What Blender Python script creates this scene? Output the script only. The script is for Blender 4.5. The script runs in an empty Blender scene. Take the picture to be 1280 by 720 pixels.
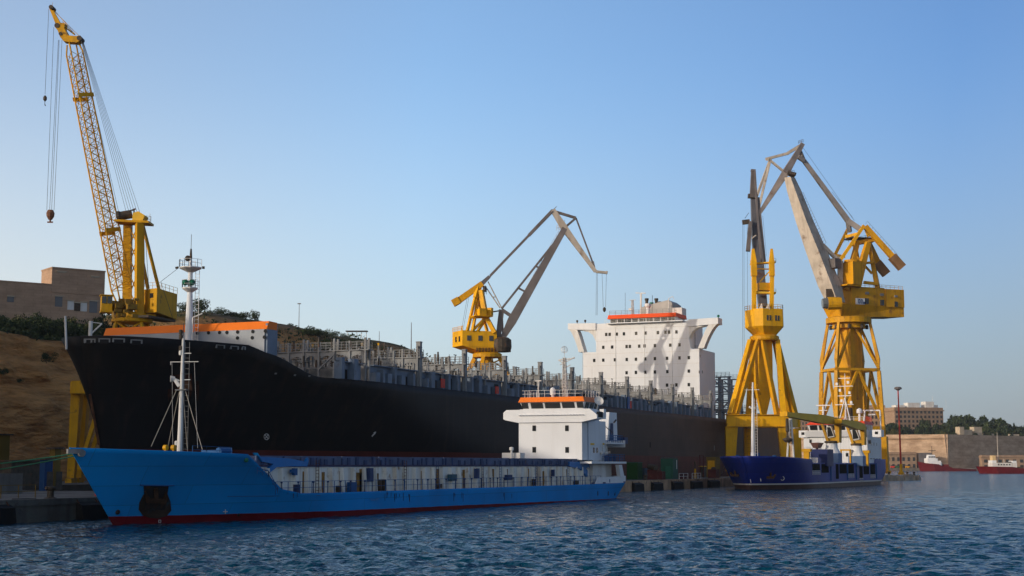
import bpy, bmesh, math, random
import numpy as np
from mathutils import Vector, Matrix, Quaternion

# ------------------------------------------------------------------ camera, world, sun, exposure
# World axes follow the dock: +X runs along the quay (bow -> stern), +Y away from the water, Z up.
F = 1850.0                      # focal length in pixels of the 1280 px wide photograph
CAM_H = 4.6
PITCH = math.atan(221.0 / F)
TH = math.atan(800.0 / F * math.cos(PITCH))     # angle between the view and the quay line
SC = bpy.context.scene
COL = SC.collection

cam_d = bpy.data.cameras.new('camera')
cam_d.sensor_width = 36.0
cam_d.lens = F / 1280.0 * 36.0
cam_d.clip_start = 0.5
cam_d.clip_end = 20000.0
cam = bpy.data.objects.new('camera', cam_d)
COL.objects.link(cam)
cam.location = (0, 0, CAM_H)
cam.rotation_euler = (math.radians(90) + PITCH, 0, TH - math.radians(90))
SC.camera = cam

SUN_EL = math.radians(14.5)
_sd = Vector((-0.80, 0.60, 0)).normalized()
SUN_DIR = Vector((_sd.x * math.cos(SUN_EL), _sd.y * math.cos(SUN_EL), math.sin(SUN_EL)))
world = bpy.data.worlds.new('World')
SC.world = world
world.use_nodes = True
nt = world.node_tree
nt.nodes.clear()
sky = nt.nodes.new('ShaderNodeTexSky')
sky.sky_type = 'NISHITA'
sky.sun_disc = False
sky.sun_elevation = SUN_EL
sky.sun_rotation = math.atan2(_sd.x, _sd.y)
sky.altitude = 0
sky.air_density = 1.0
sky.dust_density = 1.2
sky.ozone_density = 2.2
bg = nt.nodes.new('ShaderNodeBackground')
bg.inputs['Strength'].default_value = 0.15
wo = nt.nodes.new('ShaderNodeOutputWorld')
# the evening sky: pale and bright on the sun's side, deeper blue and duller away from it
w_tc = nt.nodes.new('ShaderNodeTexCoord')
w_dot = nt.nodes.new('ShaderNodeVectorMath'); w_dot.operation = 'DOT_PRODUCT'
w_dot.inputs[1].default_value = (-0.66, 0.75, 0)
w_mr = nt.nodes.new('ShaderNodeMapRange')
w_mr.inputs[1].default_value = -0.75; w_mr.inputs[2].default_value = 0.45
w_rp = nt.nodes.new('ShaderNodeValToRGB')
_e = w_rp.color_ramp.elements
_e[0].position = 0.0; _e[0].color = (0.29, 0.30, 0.36, 1)  # unseen sky behind the view, toned neutral to warm the port sides
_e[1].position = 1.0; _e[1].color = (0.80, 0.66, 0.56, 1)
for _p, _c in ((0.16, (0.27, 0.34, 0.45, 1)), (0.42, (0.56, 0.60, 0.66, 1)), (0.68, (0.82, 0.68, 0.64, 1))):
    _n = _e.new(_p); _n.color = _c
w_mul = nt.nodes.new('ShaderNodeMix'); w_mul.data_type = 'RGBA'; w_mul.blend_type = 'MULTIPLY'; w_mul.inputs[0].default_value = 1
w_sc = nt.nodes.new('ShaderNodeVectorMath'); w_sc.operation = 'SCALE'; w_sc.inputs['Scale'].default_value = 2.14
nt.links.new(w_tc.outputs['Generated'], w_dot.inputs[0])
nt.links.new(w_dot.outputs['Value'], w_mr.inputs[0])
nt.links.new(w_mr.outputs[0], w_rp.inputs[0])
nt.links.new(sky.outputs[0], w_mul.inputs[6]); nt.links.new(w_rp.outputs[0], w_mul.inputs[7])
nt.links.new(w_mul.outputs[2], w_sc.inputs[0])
# haze along the horizon, zenith above the frame dimmed to cut the fill
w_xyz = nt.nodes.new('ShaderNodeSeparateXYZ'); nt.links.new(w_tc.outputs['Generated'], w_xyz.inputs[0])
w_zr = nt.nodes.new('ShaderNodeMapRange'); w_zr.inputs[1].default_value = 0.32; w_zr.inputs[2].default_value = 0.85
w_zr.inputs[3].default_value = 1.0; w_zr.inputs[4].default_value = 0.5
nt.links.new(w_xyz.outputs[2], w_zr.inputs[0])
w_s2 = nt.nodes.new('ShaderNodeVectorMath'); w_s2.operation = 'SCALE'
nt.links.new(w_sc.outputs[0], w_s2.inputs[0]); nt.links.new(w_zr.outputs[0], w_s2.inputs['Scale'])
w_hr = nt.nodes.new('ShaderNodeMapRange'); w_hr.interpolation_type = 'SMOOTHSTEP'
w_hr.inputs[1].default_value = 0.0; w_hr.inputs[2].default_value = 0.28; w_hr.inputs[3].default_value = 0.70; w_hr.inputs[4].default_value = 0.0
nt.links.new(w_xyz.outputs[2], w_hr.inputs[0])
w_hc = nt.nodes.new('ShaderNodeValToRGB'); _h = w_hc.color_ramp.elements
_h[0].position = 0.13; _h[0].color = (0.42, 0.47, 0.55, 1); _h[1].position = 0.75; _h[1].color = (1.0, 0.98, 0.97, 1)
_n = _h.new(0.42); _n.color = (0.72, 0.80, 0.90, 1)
_n = _h.new(0.0); _n.color = (0.50, 0.46, 0.48, 1)  # same unseen sector of haze, warmed for the fill
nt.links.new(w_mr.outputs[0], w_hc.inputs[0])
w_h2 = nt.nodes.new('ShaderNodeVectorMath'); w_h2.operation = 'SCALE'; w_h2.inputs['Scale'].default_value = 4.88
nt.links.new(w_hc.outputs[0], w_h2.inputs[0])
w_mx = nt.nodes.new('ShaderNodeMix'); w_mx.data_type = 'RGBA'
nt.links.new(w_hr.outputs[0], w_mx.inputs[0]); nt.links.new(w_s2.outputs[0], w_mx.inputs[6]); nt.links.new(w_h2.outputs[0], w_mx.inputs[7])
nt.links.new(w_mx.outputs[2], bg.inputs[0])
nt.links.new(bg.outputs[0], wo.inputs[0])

sun_d = bpy.data.lights.new('sun', 'SUN')
sun_d.energy = 2.0
sun_d.angle = math.radians(0.53)
sun_d.color = (1.0, 0.90, 0.75)
sun = bpy.data.objects.new('sun', sun_d)
COL.objects.link(sun)
sun.rotation_euler = SUN_DIR.to_track_quat('Z', 'Y').to_euler()
sun.location = (-200, 200, 200)

SC.view_settings.view_transform = 'Standard'
SC.view_settings.look = 'None'
SC.view_settings.gamma = 1.0
SC.view_settings.use_curve_mapping = False
SC.view_settings.exposure = 0.2
SC.cycles.max_bounces = 6
SC.cycles.transparent_max_bounces = 6

# ------------------------------------------------------------------ measuring helpers
FWD = Vector((math.cos(TH), math.sin(TH), 0))
RGT = Vector((math.sin(TH), -math.cos(TH), 0))
UP = Vector((0, 0, 1))

def ray(px, py):
    xc = (px - 640.0) / F
    yc = (360.0 - py) / F
    df = math.cos(PITCH) - yc * math.sin(PITCH)
    du = math.sin(PITCH) + yc * math.cos(PITCH)
    return RGT * xc + FWD * df + UP * du

def P(px, py, s=None, c=None, d=None, z=None):
    """point of the surveyed plane s / c / z or distance d seen at a photo pixel"""
    D = ray(px, py)
    if s is not None: t = s / D.x
    elif c is not None: t = c / D.y
    elif z is not None: t = (z - CAM_H) / D.z
    else: t = d / D.dot(FWD)
    return Vector((0, 0, CAM_H)) + D * t

def yaw_dir(deg):
    """horizontal unit vector, deg clockwise from the view direction"""
    a = TH - math.radians(deg)
    return Vector((math.cos(a), math.sin(a), 0))

# ------------------------------------------------------------------ materials
MATS = {}
def mat(name, base, rough=0.55, var=0.12, scale=0.35, spot=None, spot_amt=0.0, spot_scale=0.6,
        streak=None, streak_amt=0.0, metallic=0.0, spec=0.18, bump=0.0, bump_scale=3.0):
    """painted / weathered surface: tone variation, blotches (spot) and vertical run-off streaks"""
    if name in MATS: return MATS[name]
    m = bpy.data.materials.new(name)
    m.use_nodes = True
    t = m.node_tree; N = t.nodes; L = t.links
    b = N['Principled BSDF']
    b.inputs['Roughness'].default_value = rough
    b.inputs['Metallic'].default_value = metallic
    b.inputs['Specular IOR Level'].default_value = spec
    tc = N.new('ShaderNodeTexCoord')
    n1 = N.new('ShaderNodeTexNoise'); n1.inputs['Scale'].default_value = scale; n1.inputs['Detail'].default_value = 6
    L.new(tc.outputs['Object'], n1.inputs['Vector'])
    mr = N.new('ShaderNodeMapRange'); mr.inputs[1].default_value = 0.3; mr.inputs[2].default_value = 0.7
    mr.inputs[3].default_value = 1 - var * 1.5; mr.inputs[4].default_value = 1 + var
    L.new(n1.outputs[0], mr.inputs[0])
    mul = N.new('ShaderNodeMix'); mul.data_type = 'RGBA'; mul.blend_type = 'MULTIPLY'; mul.inputs[0].default_value = 1
    mul.inputs[6].default_value = (*base, 1)
    L.new(mr.outputs[0], mul.inputs[7])
    out = mul.outputs[2]
    if spot is not None:
        n2 = N.new('ShaderNodeTexNoise'); n2.inputs['Scale'].default_value = spot_scale; n2.inputs['Detail'].default_value = 8
        n2.inputs['Roughness'].default_value = 0.65
        L.new(tc.outputs['Object'], n2.inputs['Vector'])
        r2 = N.new('ShaderNodeMapRange'); r2.inputs[1].default_value = 0.68 - 0.25 * spot_amt; r2.inputs[2].default_value = 0.78 - 0.2 * spot_amt
        r2.inputs[3].default_value = 0.0; r2.inputs[4].default_value = 0.85
        L.new(n2.outputs[0], r2.inputs[0])
        m2 = N.new('ShaderNodeMix'); m2.data_type = 'RGBA'
        m2.inputs[7].default_value = (*spot, 1)
        L.new(r2.outputs[0], m2.inputs[0]); L.new(out, m2.inputs[6])
        out = m2.outputs[2]
    if streak is not None:
        mp = N.new('ShaderNodeMapping'); mp.inputs['Scale'].default_value = (1.0, 1.0, 0.07)
        L.new(tc.outputs['Object'], mp.inputs[0])
        n3 = N.new('ShaderNodeTexNoise'); n3.inputs['Scale'].default_value = 1.1; n3.inputs['Detail'].default_value = 5
        L.new(mp.outputs[0], n3.inputs['Vector'])
        r3 = N.new('ShaderNodeMapRange'); r3.inputs[1].default_value = 0.5; r3.inputs[2].default_value = 0.75
        r3.inputs[3].default_value = 0.0; r3.inputs[4].default_value = streak_amt
        L.new(n3.outputs[0], r3.inputs[0])
        m3 = N.new('ShaderNodeMix'); m3.data_type = 'RGBA'
        m3.inputs[7].default_value = (*streak, 1)
        L.new(r3.outputs[0], m3.inputs[0]); L.new(out, m3.inputs[6])
        out = m3.outputs[2]
    L.new(out, b.inputs['Base Color'])
    if bump > 0:
        nb = N.new('ShaderNodeTexNoise'); nb.inputs['Scale'].default_value = bump_scale; nb.inputs['Detail'].default_value = 5
        L.new(tc.outputs['Object'], nb.inputs['Vector'])
        bp = N.new('ShaderNodeBump'); bp.inputs['Strength'].default_value = bump; bp.inputs['Distance'].default_value = 0.3
        L.new(nb.outputs[0], bp.inputs['Height']); L.new(bp.outputs[0], b.inputs['Normal'])
    MATS[name] = m
    return m

RUST = (0.13, 0.05, 0.02)
M_YEL = mat('crane_yellow', (0.64, 0.30, 0.002), 0.5, 0.10, 0.3, RUST, 0.25, 0.5, (0.20, 0.09, 0.02), 0.35)
M_YEL_OLD = mat('ochre_crane_paint', (0.62, 0.31, 0.002), 0.55, 0.12, 0.3, (0.10, 0.05, 0.02), 0.35, 0.6, (0.14, 0.07, 0.02), 0.4)
M_YEL_BR = mat('bright_crane_yellow', (0.78, 0.39, 0.002), 0.5, 0.12, 0.3, RUST, 0.28, 0.6, (0.25, 0.12, 0.02), 0.45)
M_OLIVE = mat('olive_yellow_paint', (0.78, 0.46, 0.04), 0.55, 0.1)
M_DKMACH = mat('dark_machinery', (0.07, 0.055, 0.04), 0.6, 0.3, 1.5, RUST, 0.5, 1.0)
M_BOOM = mat('weathered_boom_grey', (0.46, 0.40, 0.33), 0.6, 0.15, 0.3, (0.16, 0.10, 0.07), 0.4, 0.4, (0.15, 0.10, 0.07), 0.4)
M_BOOM_DK = mat('dark_boom_grey', (0.15, 0.132, 0.128), 0.6, 0.2, 0.3, (0.11, 0.085, 0.075), 0.4, 0.4)
M_CABLE = mat('steel_cable', (0.06, 0.06, 0.07), 0.6, 0.05)
M_WHITE = mat('white_ship_paint', (0.72, 0.72, 0.72), 0.45, 0.04, 0.2, None, 0, 1, (0.44, 0.38, 0.31), 0.16)
M_WHITE2 = mat('old_white_paint', (0.66, 0.64, 0.60), 0.5, 0.07, 0.3, (0.30, 0.17, 0.09), 0.25, 0.9, (0.30, 0.19, 0.11), 0.35)
M_ORANGE = mat('signal_orange', (0.86, 0.19, 0.012), 0.5, 0.05, 0.3)
M_RED = mat('signal_red', (0.62, 0.035, 0.02), 0.5, 0.1, 0.3)
M_GREY = mat('deck_grey', (0.235, 0.235, 0.23), 0.55, 0.2, 0.4, (0.13, 0.085, 0.06), 0.25, 0.7, (0.13, 0.085, 0.06), 0.45)
M_GREYB = mat('blue_grey_paint', (0.155, 0.20, 0.26), 0.55, 0.14, 0.4, (0.12, 0.09, 0.08), 0.3, 0.7, (0.10, 0.09, 0.09), 0.3)
M_GREYW = mat('breakwater_grey', (0.34, 0.36, 0.38), 0.55, 0.08, 0.3)
M_BLUE = mat('ship_blue', (0.006, 0.17, 0.46), 0.42, 0.10, 0.12, (0.01, 0.10, 0.26), 0.2, 0.4, (0.02, 0.11, 0.27), 0.35)
M_BLUEF = mat('fitting_blue', (0.008, 0.085, 0.24), 0.5, 0.15)
M_BLUEDK = mat('hatch_blue', (0.03, 0.055, 0.14), 0.55, 0.25, 0.6, (0.10, 0.06, 0.05), 0.3, 0.8)
M_CREAM = mat('stained_white_coaming', (0.82, 0.79, 0.71), 0.55, 0.08, 0.4, (0.30, 0.16, 0.06), 0.38, 0.7, (0.42, 0.24, 0.09), 0.7)
M_RUSTY = mat('rust_stain', (0.11, 0.045, 0.022), 0.85, 0.3, 1.5, (0.03, 0.02, 0.015), 0.5, 1.2)
M_GLASS = mat('dark_window_glass', (0.022, 0.024, 0.026), 0.10, 0.02, 0.3, spec=0.5)
M_BLACK = mat('black_rubber', (0.012, 0.012, 0.013), 0.7, 0.2)
M_GREEN = mat('kiosk_green', (0.025, 0.10, 0.062), 0.6, 0.1, 0.5, (0.06, 0.05, 0.03), 0.3)
M_ROPE = mat('green_rope', (0.03, 0.14, 0.08), 0.8, 0.1)
M_ROPE_W = mat('pale_rope', (0.32, 0.29, 0.24), 0.8, 0.1)
M_CONC = mat('quay_concrete', (0.16, 0.145, 0.125), 0.85, 0.25, 0.25, (0.06, 0.055, 0.05), 0.4, 0.35, (0.06, 0.045, 0.035), 0.6, bump=0.25)
M_CONC_L = mat('quay_wall_stone', (0.46, 0.29, 0.17), 0.85, 0.25, 0.35, (0.07, 0.06, 0.05), 0.4, 0.5, (0.06, 0.045, 0.035), 0.6, bump=0.3)

# ------------------------------------------------------------------ mesh builder
class MB:
    def __init__(s): s.v = []; s.f = []
    def add(s, vs, fs):
        o = len(s.v); s.v.extend([tuple(v) for v in vs]); s.f.extend([tuple(i + o for i in f) for f in fs]); return s
    def hexa(s, b, t):
        """bottom ring b (4 points) and top ring t (4 points)"""
        return s.add(list(b) + list(t), [(3, 2, 1, 0), (4, 5, 6, 7), (0, 1, 5, 4), (1, 2, 6, 5), (2, 3, 7, 6), (3, 0, 4, 7)])
    def box(s, x0, x1, y0, y1, z0, z1):
        b = [(x0, y0, z0), (x1, y0, z0), (x1, y1, z0), (x0, y1, z0)]
        t = [(x0, y0, z1), (x1, y0, z1), (x1, y1, z1), (x0, y1, z1)]
        return s.hexa(b, t)
    def obox(s, c, u, hu, hv, z0, z1, shrink=0.0):
        """upright box at c, half length hu along horizontal unit u, half depth hv across"""
        c = Vector(c); u = Vector(u); v = Vector((-u.y, u.x, 0))
        def ring(z, k): return [(c.x + u.x * a * hu * k + v.x * b * hv * k, c.y + u.y * a * hu * k + v.y * b * hv * k, z) for a, b in ((-1, -1), (1, -1), (1, 1), (-1, 1))]
        return s.hexa(ring(z0, 1), ring(z1, 1 - shrink))
    def beam(s, p, q, w, h=None, w2=None, h2=None):
        """square bar p->q, width w (horizontal) and height h, optionally tapering"""
        h = w if h is None else h; w2 = w if w2 is None else w2; h2 = h if h2 is None else h2
        p = Vector(p); q = Vector(q); a = (q - p)
        if a.length < 1e-6: return s
        a.normalize()
        sd = a.cross(UP)
        if sd.length < 1e-3: sd = Vector(RGT)
        sd.normalize(); up = sd.cross(a)
        r = lambda o, w_, h_: [o - sd * w_ / 2 - up * h_ / 2, o + sd * w_ / 2 - up * h_ / 2, o + sd * w_ / 2 + up * h_ / 2, o - sd * w_ / 2 + up * h_ / 2]
        return s.hexa(r(p, w, h), r(q, w2, h2))
    def obeam(s, p, q, side, w, h, w2=None, h2=None):
        """bar whose width axis follows the given side vector"""
        w2 = w if w2 is None else w2; h2 = h if h2 is None else h2
        p = Vector(p); q = Vector(q); a = (q - p).normalized(); side = Vector(side)
        sd = (side - a * side.dot(a)).normalized(); up = sd.cross(a)
        r = lambda o, w_, h_: [o - sd * w_ / 2 - up * h_ / 2, o + sd * w_ / 2 - up * h_ / 2, o + sd * w_ / 2 + up * h_ / 2, o - sd * w_ / 2 + up * h_ / 2]
        return s.hexa(r(p, w, h), r(q, w2, h2))
    def tube(s, p, q, r, r2=None, n=6):
        r2 = r if r2 is None else r2
        p = Vector(p); q = Vector(q); a = (q - p)
        if a.length < 1e-6: return s
        a.normalize()
        u = a.orthogonal().normalized(); w = a.cross(u)
        ring = lambda o, rr: [o + (u * math.cos(2 * math.pi * i / n) + w * math.sin(2 * math.pi * i / n)) * rr for i in range(n)]
        vs = ring(p, r) + ring(q, r2)
        fs = [(i, (i + 1) % n, n + (i + 1) % n, n + i) for i in range(n)] + [tuple(range(n - 1, -1, -1)), tuple(range(n, 2 * n))]
        return s.add(vs, fs)
    def path(s, pts, r, n=5):
        for a, b in zip(pts[:-1], pts[1:]): s.tube(a, b, r, n=n)
        return s
    def lathe(s, c, prof, n=16):
        c = Vector(c); vs = []; fs = []
        for r, z in prof:
            for i in range(n):
                a = 2 * math.pi * i / n
                vs.append((c.x + r * math.cos(a), c.y + r * math.sin(a), c.z + z))
        for j in range(len(prof) - 1):
            for i in range(n):
                fs.append((j * n + i, j * n + (i + 1) % n, (j + 1) * n + (i + 1) % n, (j + 1) * n + i))
        fs.append(tuple(range(n - 1, -1, -1))); fs.append(tuple(range((len(prof) - 1) * n, len(prof) * n)))
        return s.add(vs, fs)
    def ball(s, c, r, n=10, sz=1.0):
        return s.lathe(c, [(r * max(0.02, math.sin(math.pi * k / 8)), -r * sz * math.cos(math.pi * k / 8)) for k in range(9)], n)
    def prism(s, poly, ext):
        """extrude a planar polygon (world points) by vector ext"""
        n = len(poly); e = Vector(ext)
        vs = [Vector(p) for p in poly] + [Vector(p) + e for p in poly]
        fs = [tuple(range(n - 1, -1, -1)), tuple(range(n, 2 * n))] + [(i, (i + 1) % n, n + (i + 1) % n, n + i) for i in range(n)]
        return s.add(vs, fs)
    def lattice(s, p0, p1, u, v, w0, w1, nseg, rc, rb):
        """four-chord lattice girder, half widths w0 -> w1 along u and v"""
        p0 = Vector(p0); p1 = Vector(p1)
        def corner(k, i):
            t = k / nseg; w = w0 + (w1 - w0) * t; a, b = ((-1, -1), (1, -1), (1, 1), (-1, 1))[i]
            return p0.lerp(p1, t) + u * a * w + v * b * w
        for i in range(4):
            s.tube(corner(0, i), corner(nseg, i), rc, n=5)
            j = (i + 1) % 4
            for k in range(nseg):
                s.tube(corner(k, i), corner(k + 1, j), rb, n=3); s.tube(corner(k, j), corner(k + 1, i), rb, n=3)
                if k % 2 == 0: s.tube(corner(k, i), corner(k, j), rb, n=3)
        return s
    def rail(s, pts, h=1.0, step=1.6, r=0.03, bars=3, n=4):
        """handrail on a polyline: posts and horizontal bars"""
        for a, b in zip(pts[:-1], pts[1:]):
            a = Vector(a); b = Vector(b); k = max(1, int(round((b - a).length / step)))
            for i in range(k + 1):
                q = a.lerp(b, i / k); s.tube(q, q + UP * h, r * 1.15, n=n)
            for j in range(bars):
                z = UP * h * (j + 1) / bars; s.tube(a + z, b + z, r, n=n)
        return s
    def ladder(s, p, q, side, w=0.5, step=0.45, r=0.03):
        p = Vector(p); q = Vector(q); sd = Vector(side).normalized() * w / 2
        s.tube(p - sd, q - sd, r, n=4); s.tube(p + sd, q + sd, r, n=4)
        k = int((q - p).length / step)
        for i in range(1, k):
            c = p.lerp(q, i / k); s.tube(c - sd, c + sd, r * 0.8, n=3)
        return s
    def build(s, name, m, parent=None, smooth=False, normals=True):
        me = bpy.data.meshes.new(name)
        M = ROOTM.get(root_of(parent), Matrix.Identity(4)).inverted() if parent is not None else Matrix.Identity(4)
        me.from_pydata([M @ Vector(v) for v in s.v], [], s.f)
        if normals:
            bm = bmesh.new(); bm.from_mesh(me); bmesh.ops.recalc_face_normals(bm, faces=bm.faces); bm.to_mesh(me); bm.free()
        if smooth: me.polygons.foreach_set('use_smooth', [True] * len(me.polygons))
        me.materials.append(m)
        me.update()
        o = bpy.data.objects.new(name, me)
        COL.objects.link(o)
        if parent is not None: o.parent = parent
        return o

ROOTM = {}
def root_of(o):
    while o is not None and o.parent is not None: o = o.parent
    return o.name if o is not None else None

def tag(o, label=None, cat=None, group=None, kind=None):
    if label: o['label'] = label
    if cat: o['category'] = cat
    if group: o['group'] = group
    if kind: o['kind'] = kind
    return o

def thing(name, label, cat, loc, rz=0.0, group=None):
    o = bpy.data.objects.new(name, None)
    COL.objects.link(o)
    o.location = loc; o.rotation_euler = (0, 0, rz)
    o.empty_display_size = 0.5
    ROOTM[o.name] = Matrix.Translation(Vector(loc)) @ Matrix.Rotation(rz, 4, 'Z')
    return tag(o, label, cat, group)

def solo(mb, name, m, loc, label, cat, group=None, kind=None, smooth=False):
    """a top-level thing that is one mesh, origin at loc"""
    o = mb.build(name, m, None, smooth)
    T = Matrix.Translation(-Vector(loc)); o.data.transform(T); o.location = loc
    return tag(o, label, cat, group, kind)

USED = set()
def put(src, parent, pos, rz=0.0):
    """another instance of a part mesh built round the origin, at world pos under parent"""
    o = src.copy() if src.name in USED else src
    if o is not src: COL.objects.link(o)
    USED.add(src.name)
    o.parent = parent
    M = ROOTM.get(root_of(parent), Matrix.Identity(4)).inverted() if parent is not None else Matrix.Identity(4)
    o.location = M @ Vector(pos)
    o.rotation_euler = (0, 0, rz + M.to_euler().z)
    return o

def proto(mb, name, m, smooth=False):
    return mb.build(name, m, None, smooth)

def window_proto(w, h, facing, name='window', fw=0.08, frame=None):
    """glass pane with a raised frame, facing '-x' or '-y' ; built round the origin"""
    g = MB()
    if facing == 'x': g.box(-0.03, 0.05, -w / 2, w / 2, -h / 2, h / 2)
    else: g.box(-w / 2, w / 2, -0.03, 0.05, -h / 2, h / 2)
    return proto(g, name, M_GLASS)

rng = random.Random(7)

def hull_mesh(stern, stem, B, cy, shape, zb, ztop, ts, levels, mid_b=None):
    """ship shell: stations ts (0 stem .. 1 stern), normalised levels, both sides, flat transom.
    stem(z) gives the stem's x, shape(dx, z) the half-breadth fraction, ztop(x) the sheer."""
    mb = MB(); n = len(levels); rings = []
    for side in (-1, 1):
        vs = []
        for t in ts:
            xd = stem(99) + t * (stern - stem(99))
            zt = ztop(xd)
            for l in levels:
                z = zb + (zt - zb) * l
                s0 = stem(z)
                x = s0 + t * (stern - s0)
                b = B / 2 * shape(x - s0, z) if t > 0 else 0.0
                cc = cy(x) if callable(cy) else cy
                if callable(cy): b = (cc - 101.0) * (shape(x - s0, z) if t > 0 else 0)
                vs.append((x, cc + side * b, z))
        fs = []
        for i in range(len(ts) - 1):
            for j in range(n - 1):
                fs.append((i * n + j, (i + 1) * n + j, (i + 1) * n + j + 1, i * n + j + 1))
        mb.add(vs, fs)
    m = len(ts) * n; e = (len(ts) - 1) * n
    for j in range(n - 1):
        mb.f.append((e + j, m + e + j, m + e + j + 1, e + j + 1))
    return mb
# ------------------------------------------------------------------ water: one sheet of real waves
def vnoise(x, y, seed=0):
    """smooth value noise on numpy arrays, 0..1"""
    xi = np.floor(x).astype(np.int64); yi = np.floor(y).astype(np.int64); xf = x - xi; yf = y - yi
    def h(a, b):
        k = (a * 374761393 + b * 668265263 + seed * 974634777) & 0xffffffff
        k = ((k ^ (k >> 13)) * 1274126177) & 0xffffffff
        return ((k ^ (k >> 16)) & 0xffff) / 65535.0
    u = xf * xf * (3 - 2 * xf); v = yf * yf * (3 - 2 * yf)
    return (h(xi, yi) * (1 - u) + h(xi + 1, yi) * u) * (1 - v) + (h(xi, yi + 1) * (1 - u) + h(xi + 1, yi + 1) * u) * v

def fbm(x, y, seed=0, o=4):
    r = 0; a = 0.5
    for k in range(o): r = r + a * vnoise(x * 2 ** k, y * 2 ** k, seed + k); a *= 0.5
    return r

def grid_mesh(name, V, nu, nv, m, smooth=True, close=False):
    me = bpy.data.meshes.new(name)
    me.vertices.add(nu * nv); me.vertices.foreach_set('co', V.reshape(-1).astype(np.float32))
    i = np.arange(nu - 1)[:, None] * nv + np.arange(nv - 1)[None, :]
    f = np.stack([i, i + nv, i + nv + 1, i + 1], -1).reshape(-1, 4)
    me.loops.add(f.size); me.loops.foreach_set('vertex_index', f.reshape(-1).astype(np.int32))
    me.polygons.add(len(f)); me.polygons.foreach_set('loop_start', np.arange(0, f.size, 4, dtype=np.int32))
    me.polygons.foreach_set('loop_total', np.full(len(f), 4, dtype=np.int32))
    me.polygons.foreach_set('use_smooth', np.full(len(f), smooth))
    me.update(calc_edges=True)
    me.materials.append(m)
    o = bpy.data.objects.new(name, me); COL.objects.link(o)
    return o

def water_material():
    m = bpy.data.materials.new('harbour_water'); m.use_nodes = True
    t = m.node_tree; N = t.nodes; L = t.links; b = N['Principled BSDF']
    b.inputs['Base Color'].default_value = (0.000, 0.042, 0.078, 1)
    b.inputs['Roughness'].default_value = 0.12
    b.inputs['IOR'].default_value = 1.24
    tc = N.new('ShaderNodeTexCoord')
    acc = None
    for sc, st in ((0.45, 1.0), (2.2, 0.34), (6.0, 0.10)):
        n = N.new('ShaderNodeTexNoise'); n.inputs['Scale'].default_value = sc; n.inputs['Detail'].default_value = 4
        L.new(tc.outputs['Object'], n.inputs['Vector'])
        bp = N.new('ShaderNodeBump'); bp.inputs['Strength'].default_value = st; bp.inputs['Distance'].default_value = 1.3 if sc < 1 else 0.5
        L.new(n.outputs[0], bp.inputs['Height'])
        if acc is not None: L.new(acc, bp.inputs['Normal'])
        acc = bp.outputs[0]
    L.new(acc, b.inputs['Normal'])
    return m
M_WATER = water_material()

def build_water():
    # rings that widen with distance, finest where the waves are near
    rad = [4.0]
    while rad[-1] < 5000:
        r = rad[-1]
        rad.append(r + (3.0 if r < 50 else max(0.17, 0.17 * (r / 60.0) ** 1.5)))
    rad = np.array(rad)
    a0 = math.degrees(TH)
    ang = np.concatenate([np.arange(-180, -27, 3.0), np.arange(-27, 27, 0.14), np.arange(27, 180.1, 3.0)])
    ang = np.radians(ang + a0)
    R, A = np.meshgrid(rad, ang, indexing='ij')
    X = R * np.cos(A); Y = R * np.sin(A)
    Z = np.zeros_like(X)
    r = random.Random(3)
    step = np.gradient(rad)[:, None] * np.ones_like(X)
    wind = math.radians(a0 + 150)
    # long patches of calmer and rougher water
    patch = 0.45 + 0.7 * vnoise(X / 22.0 + 5, Y / 34.0, 11) + 0.5 * vnoise(X / 5.0, Y / 7.0, 17)
    for k in range(44):
        lam = 0.42 * (1.16 ** (k * 0.36)) * r.uniform(0.9, 1.1)
        amp = 0.0095 * lam ** 0.80 * (1.0 if lam < 1.6 else (1.6 / lam) ** 1.0)
        dr = wind + r.gauss(0, 0.75)
        ph = r.uniform(0, 6.28)
        fade = np.clip(1.6 - step / lam * 2.2, 0, 1)
        Z += amp * fade * patch * np.sin((X * math.cos(dr) + Y * math.sin(dr)) * 2 * math.pi / lam + ph + 2.5 * vnoise(X / (lam * 5), Y / (lam * 5), k))
    V = np.stack([X, Y, Z], -1)
    o = grid_mesh('water', V, len(rad), len(ang), M_WATER)
    return tag(o, kind='structure')
water = build_water()

# ------------------------------------------------------------------ quays round the dry dock
QF = 83.0            # quay face
QZ = 1.75            # quay level
DOCK0, DOCK1 = 98.6, 143.4
q = MB()
q.box(-320, 132, QF, 260, -9, QZ)
q.box(132, 446, QF, DOCK0, -9, QZ)
q.box(132, 900, DOCK1, 260, -9, QZ)
quay = tag(q.build('quay', M_CONC), kind='structure')
cap = MB(); cap2 = MB()
for a in np.arange(-60, 446, 6.0):
    (cap if a < 138 else cap2).box(a, a + 5.97, QF - 0.12, QF + 0.8, QZ - 0.42, QZ + 0.10)
tag(cap.build('quay_coping', M_CONC), kind='structure'); tag(cap2.build('quay_coping', M_CONC_L), kind='structure')
ww = MB()
ww.box(140, 446, QF - 0.06, QF + 0.02, -2, QZ - 0.43)
tag(ww.build('quay_wall', M_CONC_L), kind='structure')
# pier head with armour blocks
ph = MB()
ph.prism([(446, 71, -6), (456, 67.5, -6), (462, 65.5, -6), (465, 71, -6), (460, 86, -6), (446, 98, -6)], (0, 0, 7.4))
tag(ph.build('pier', M_CONC), kind='structure')

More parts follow.
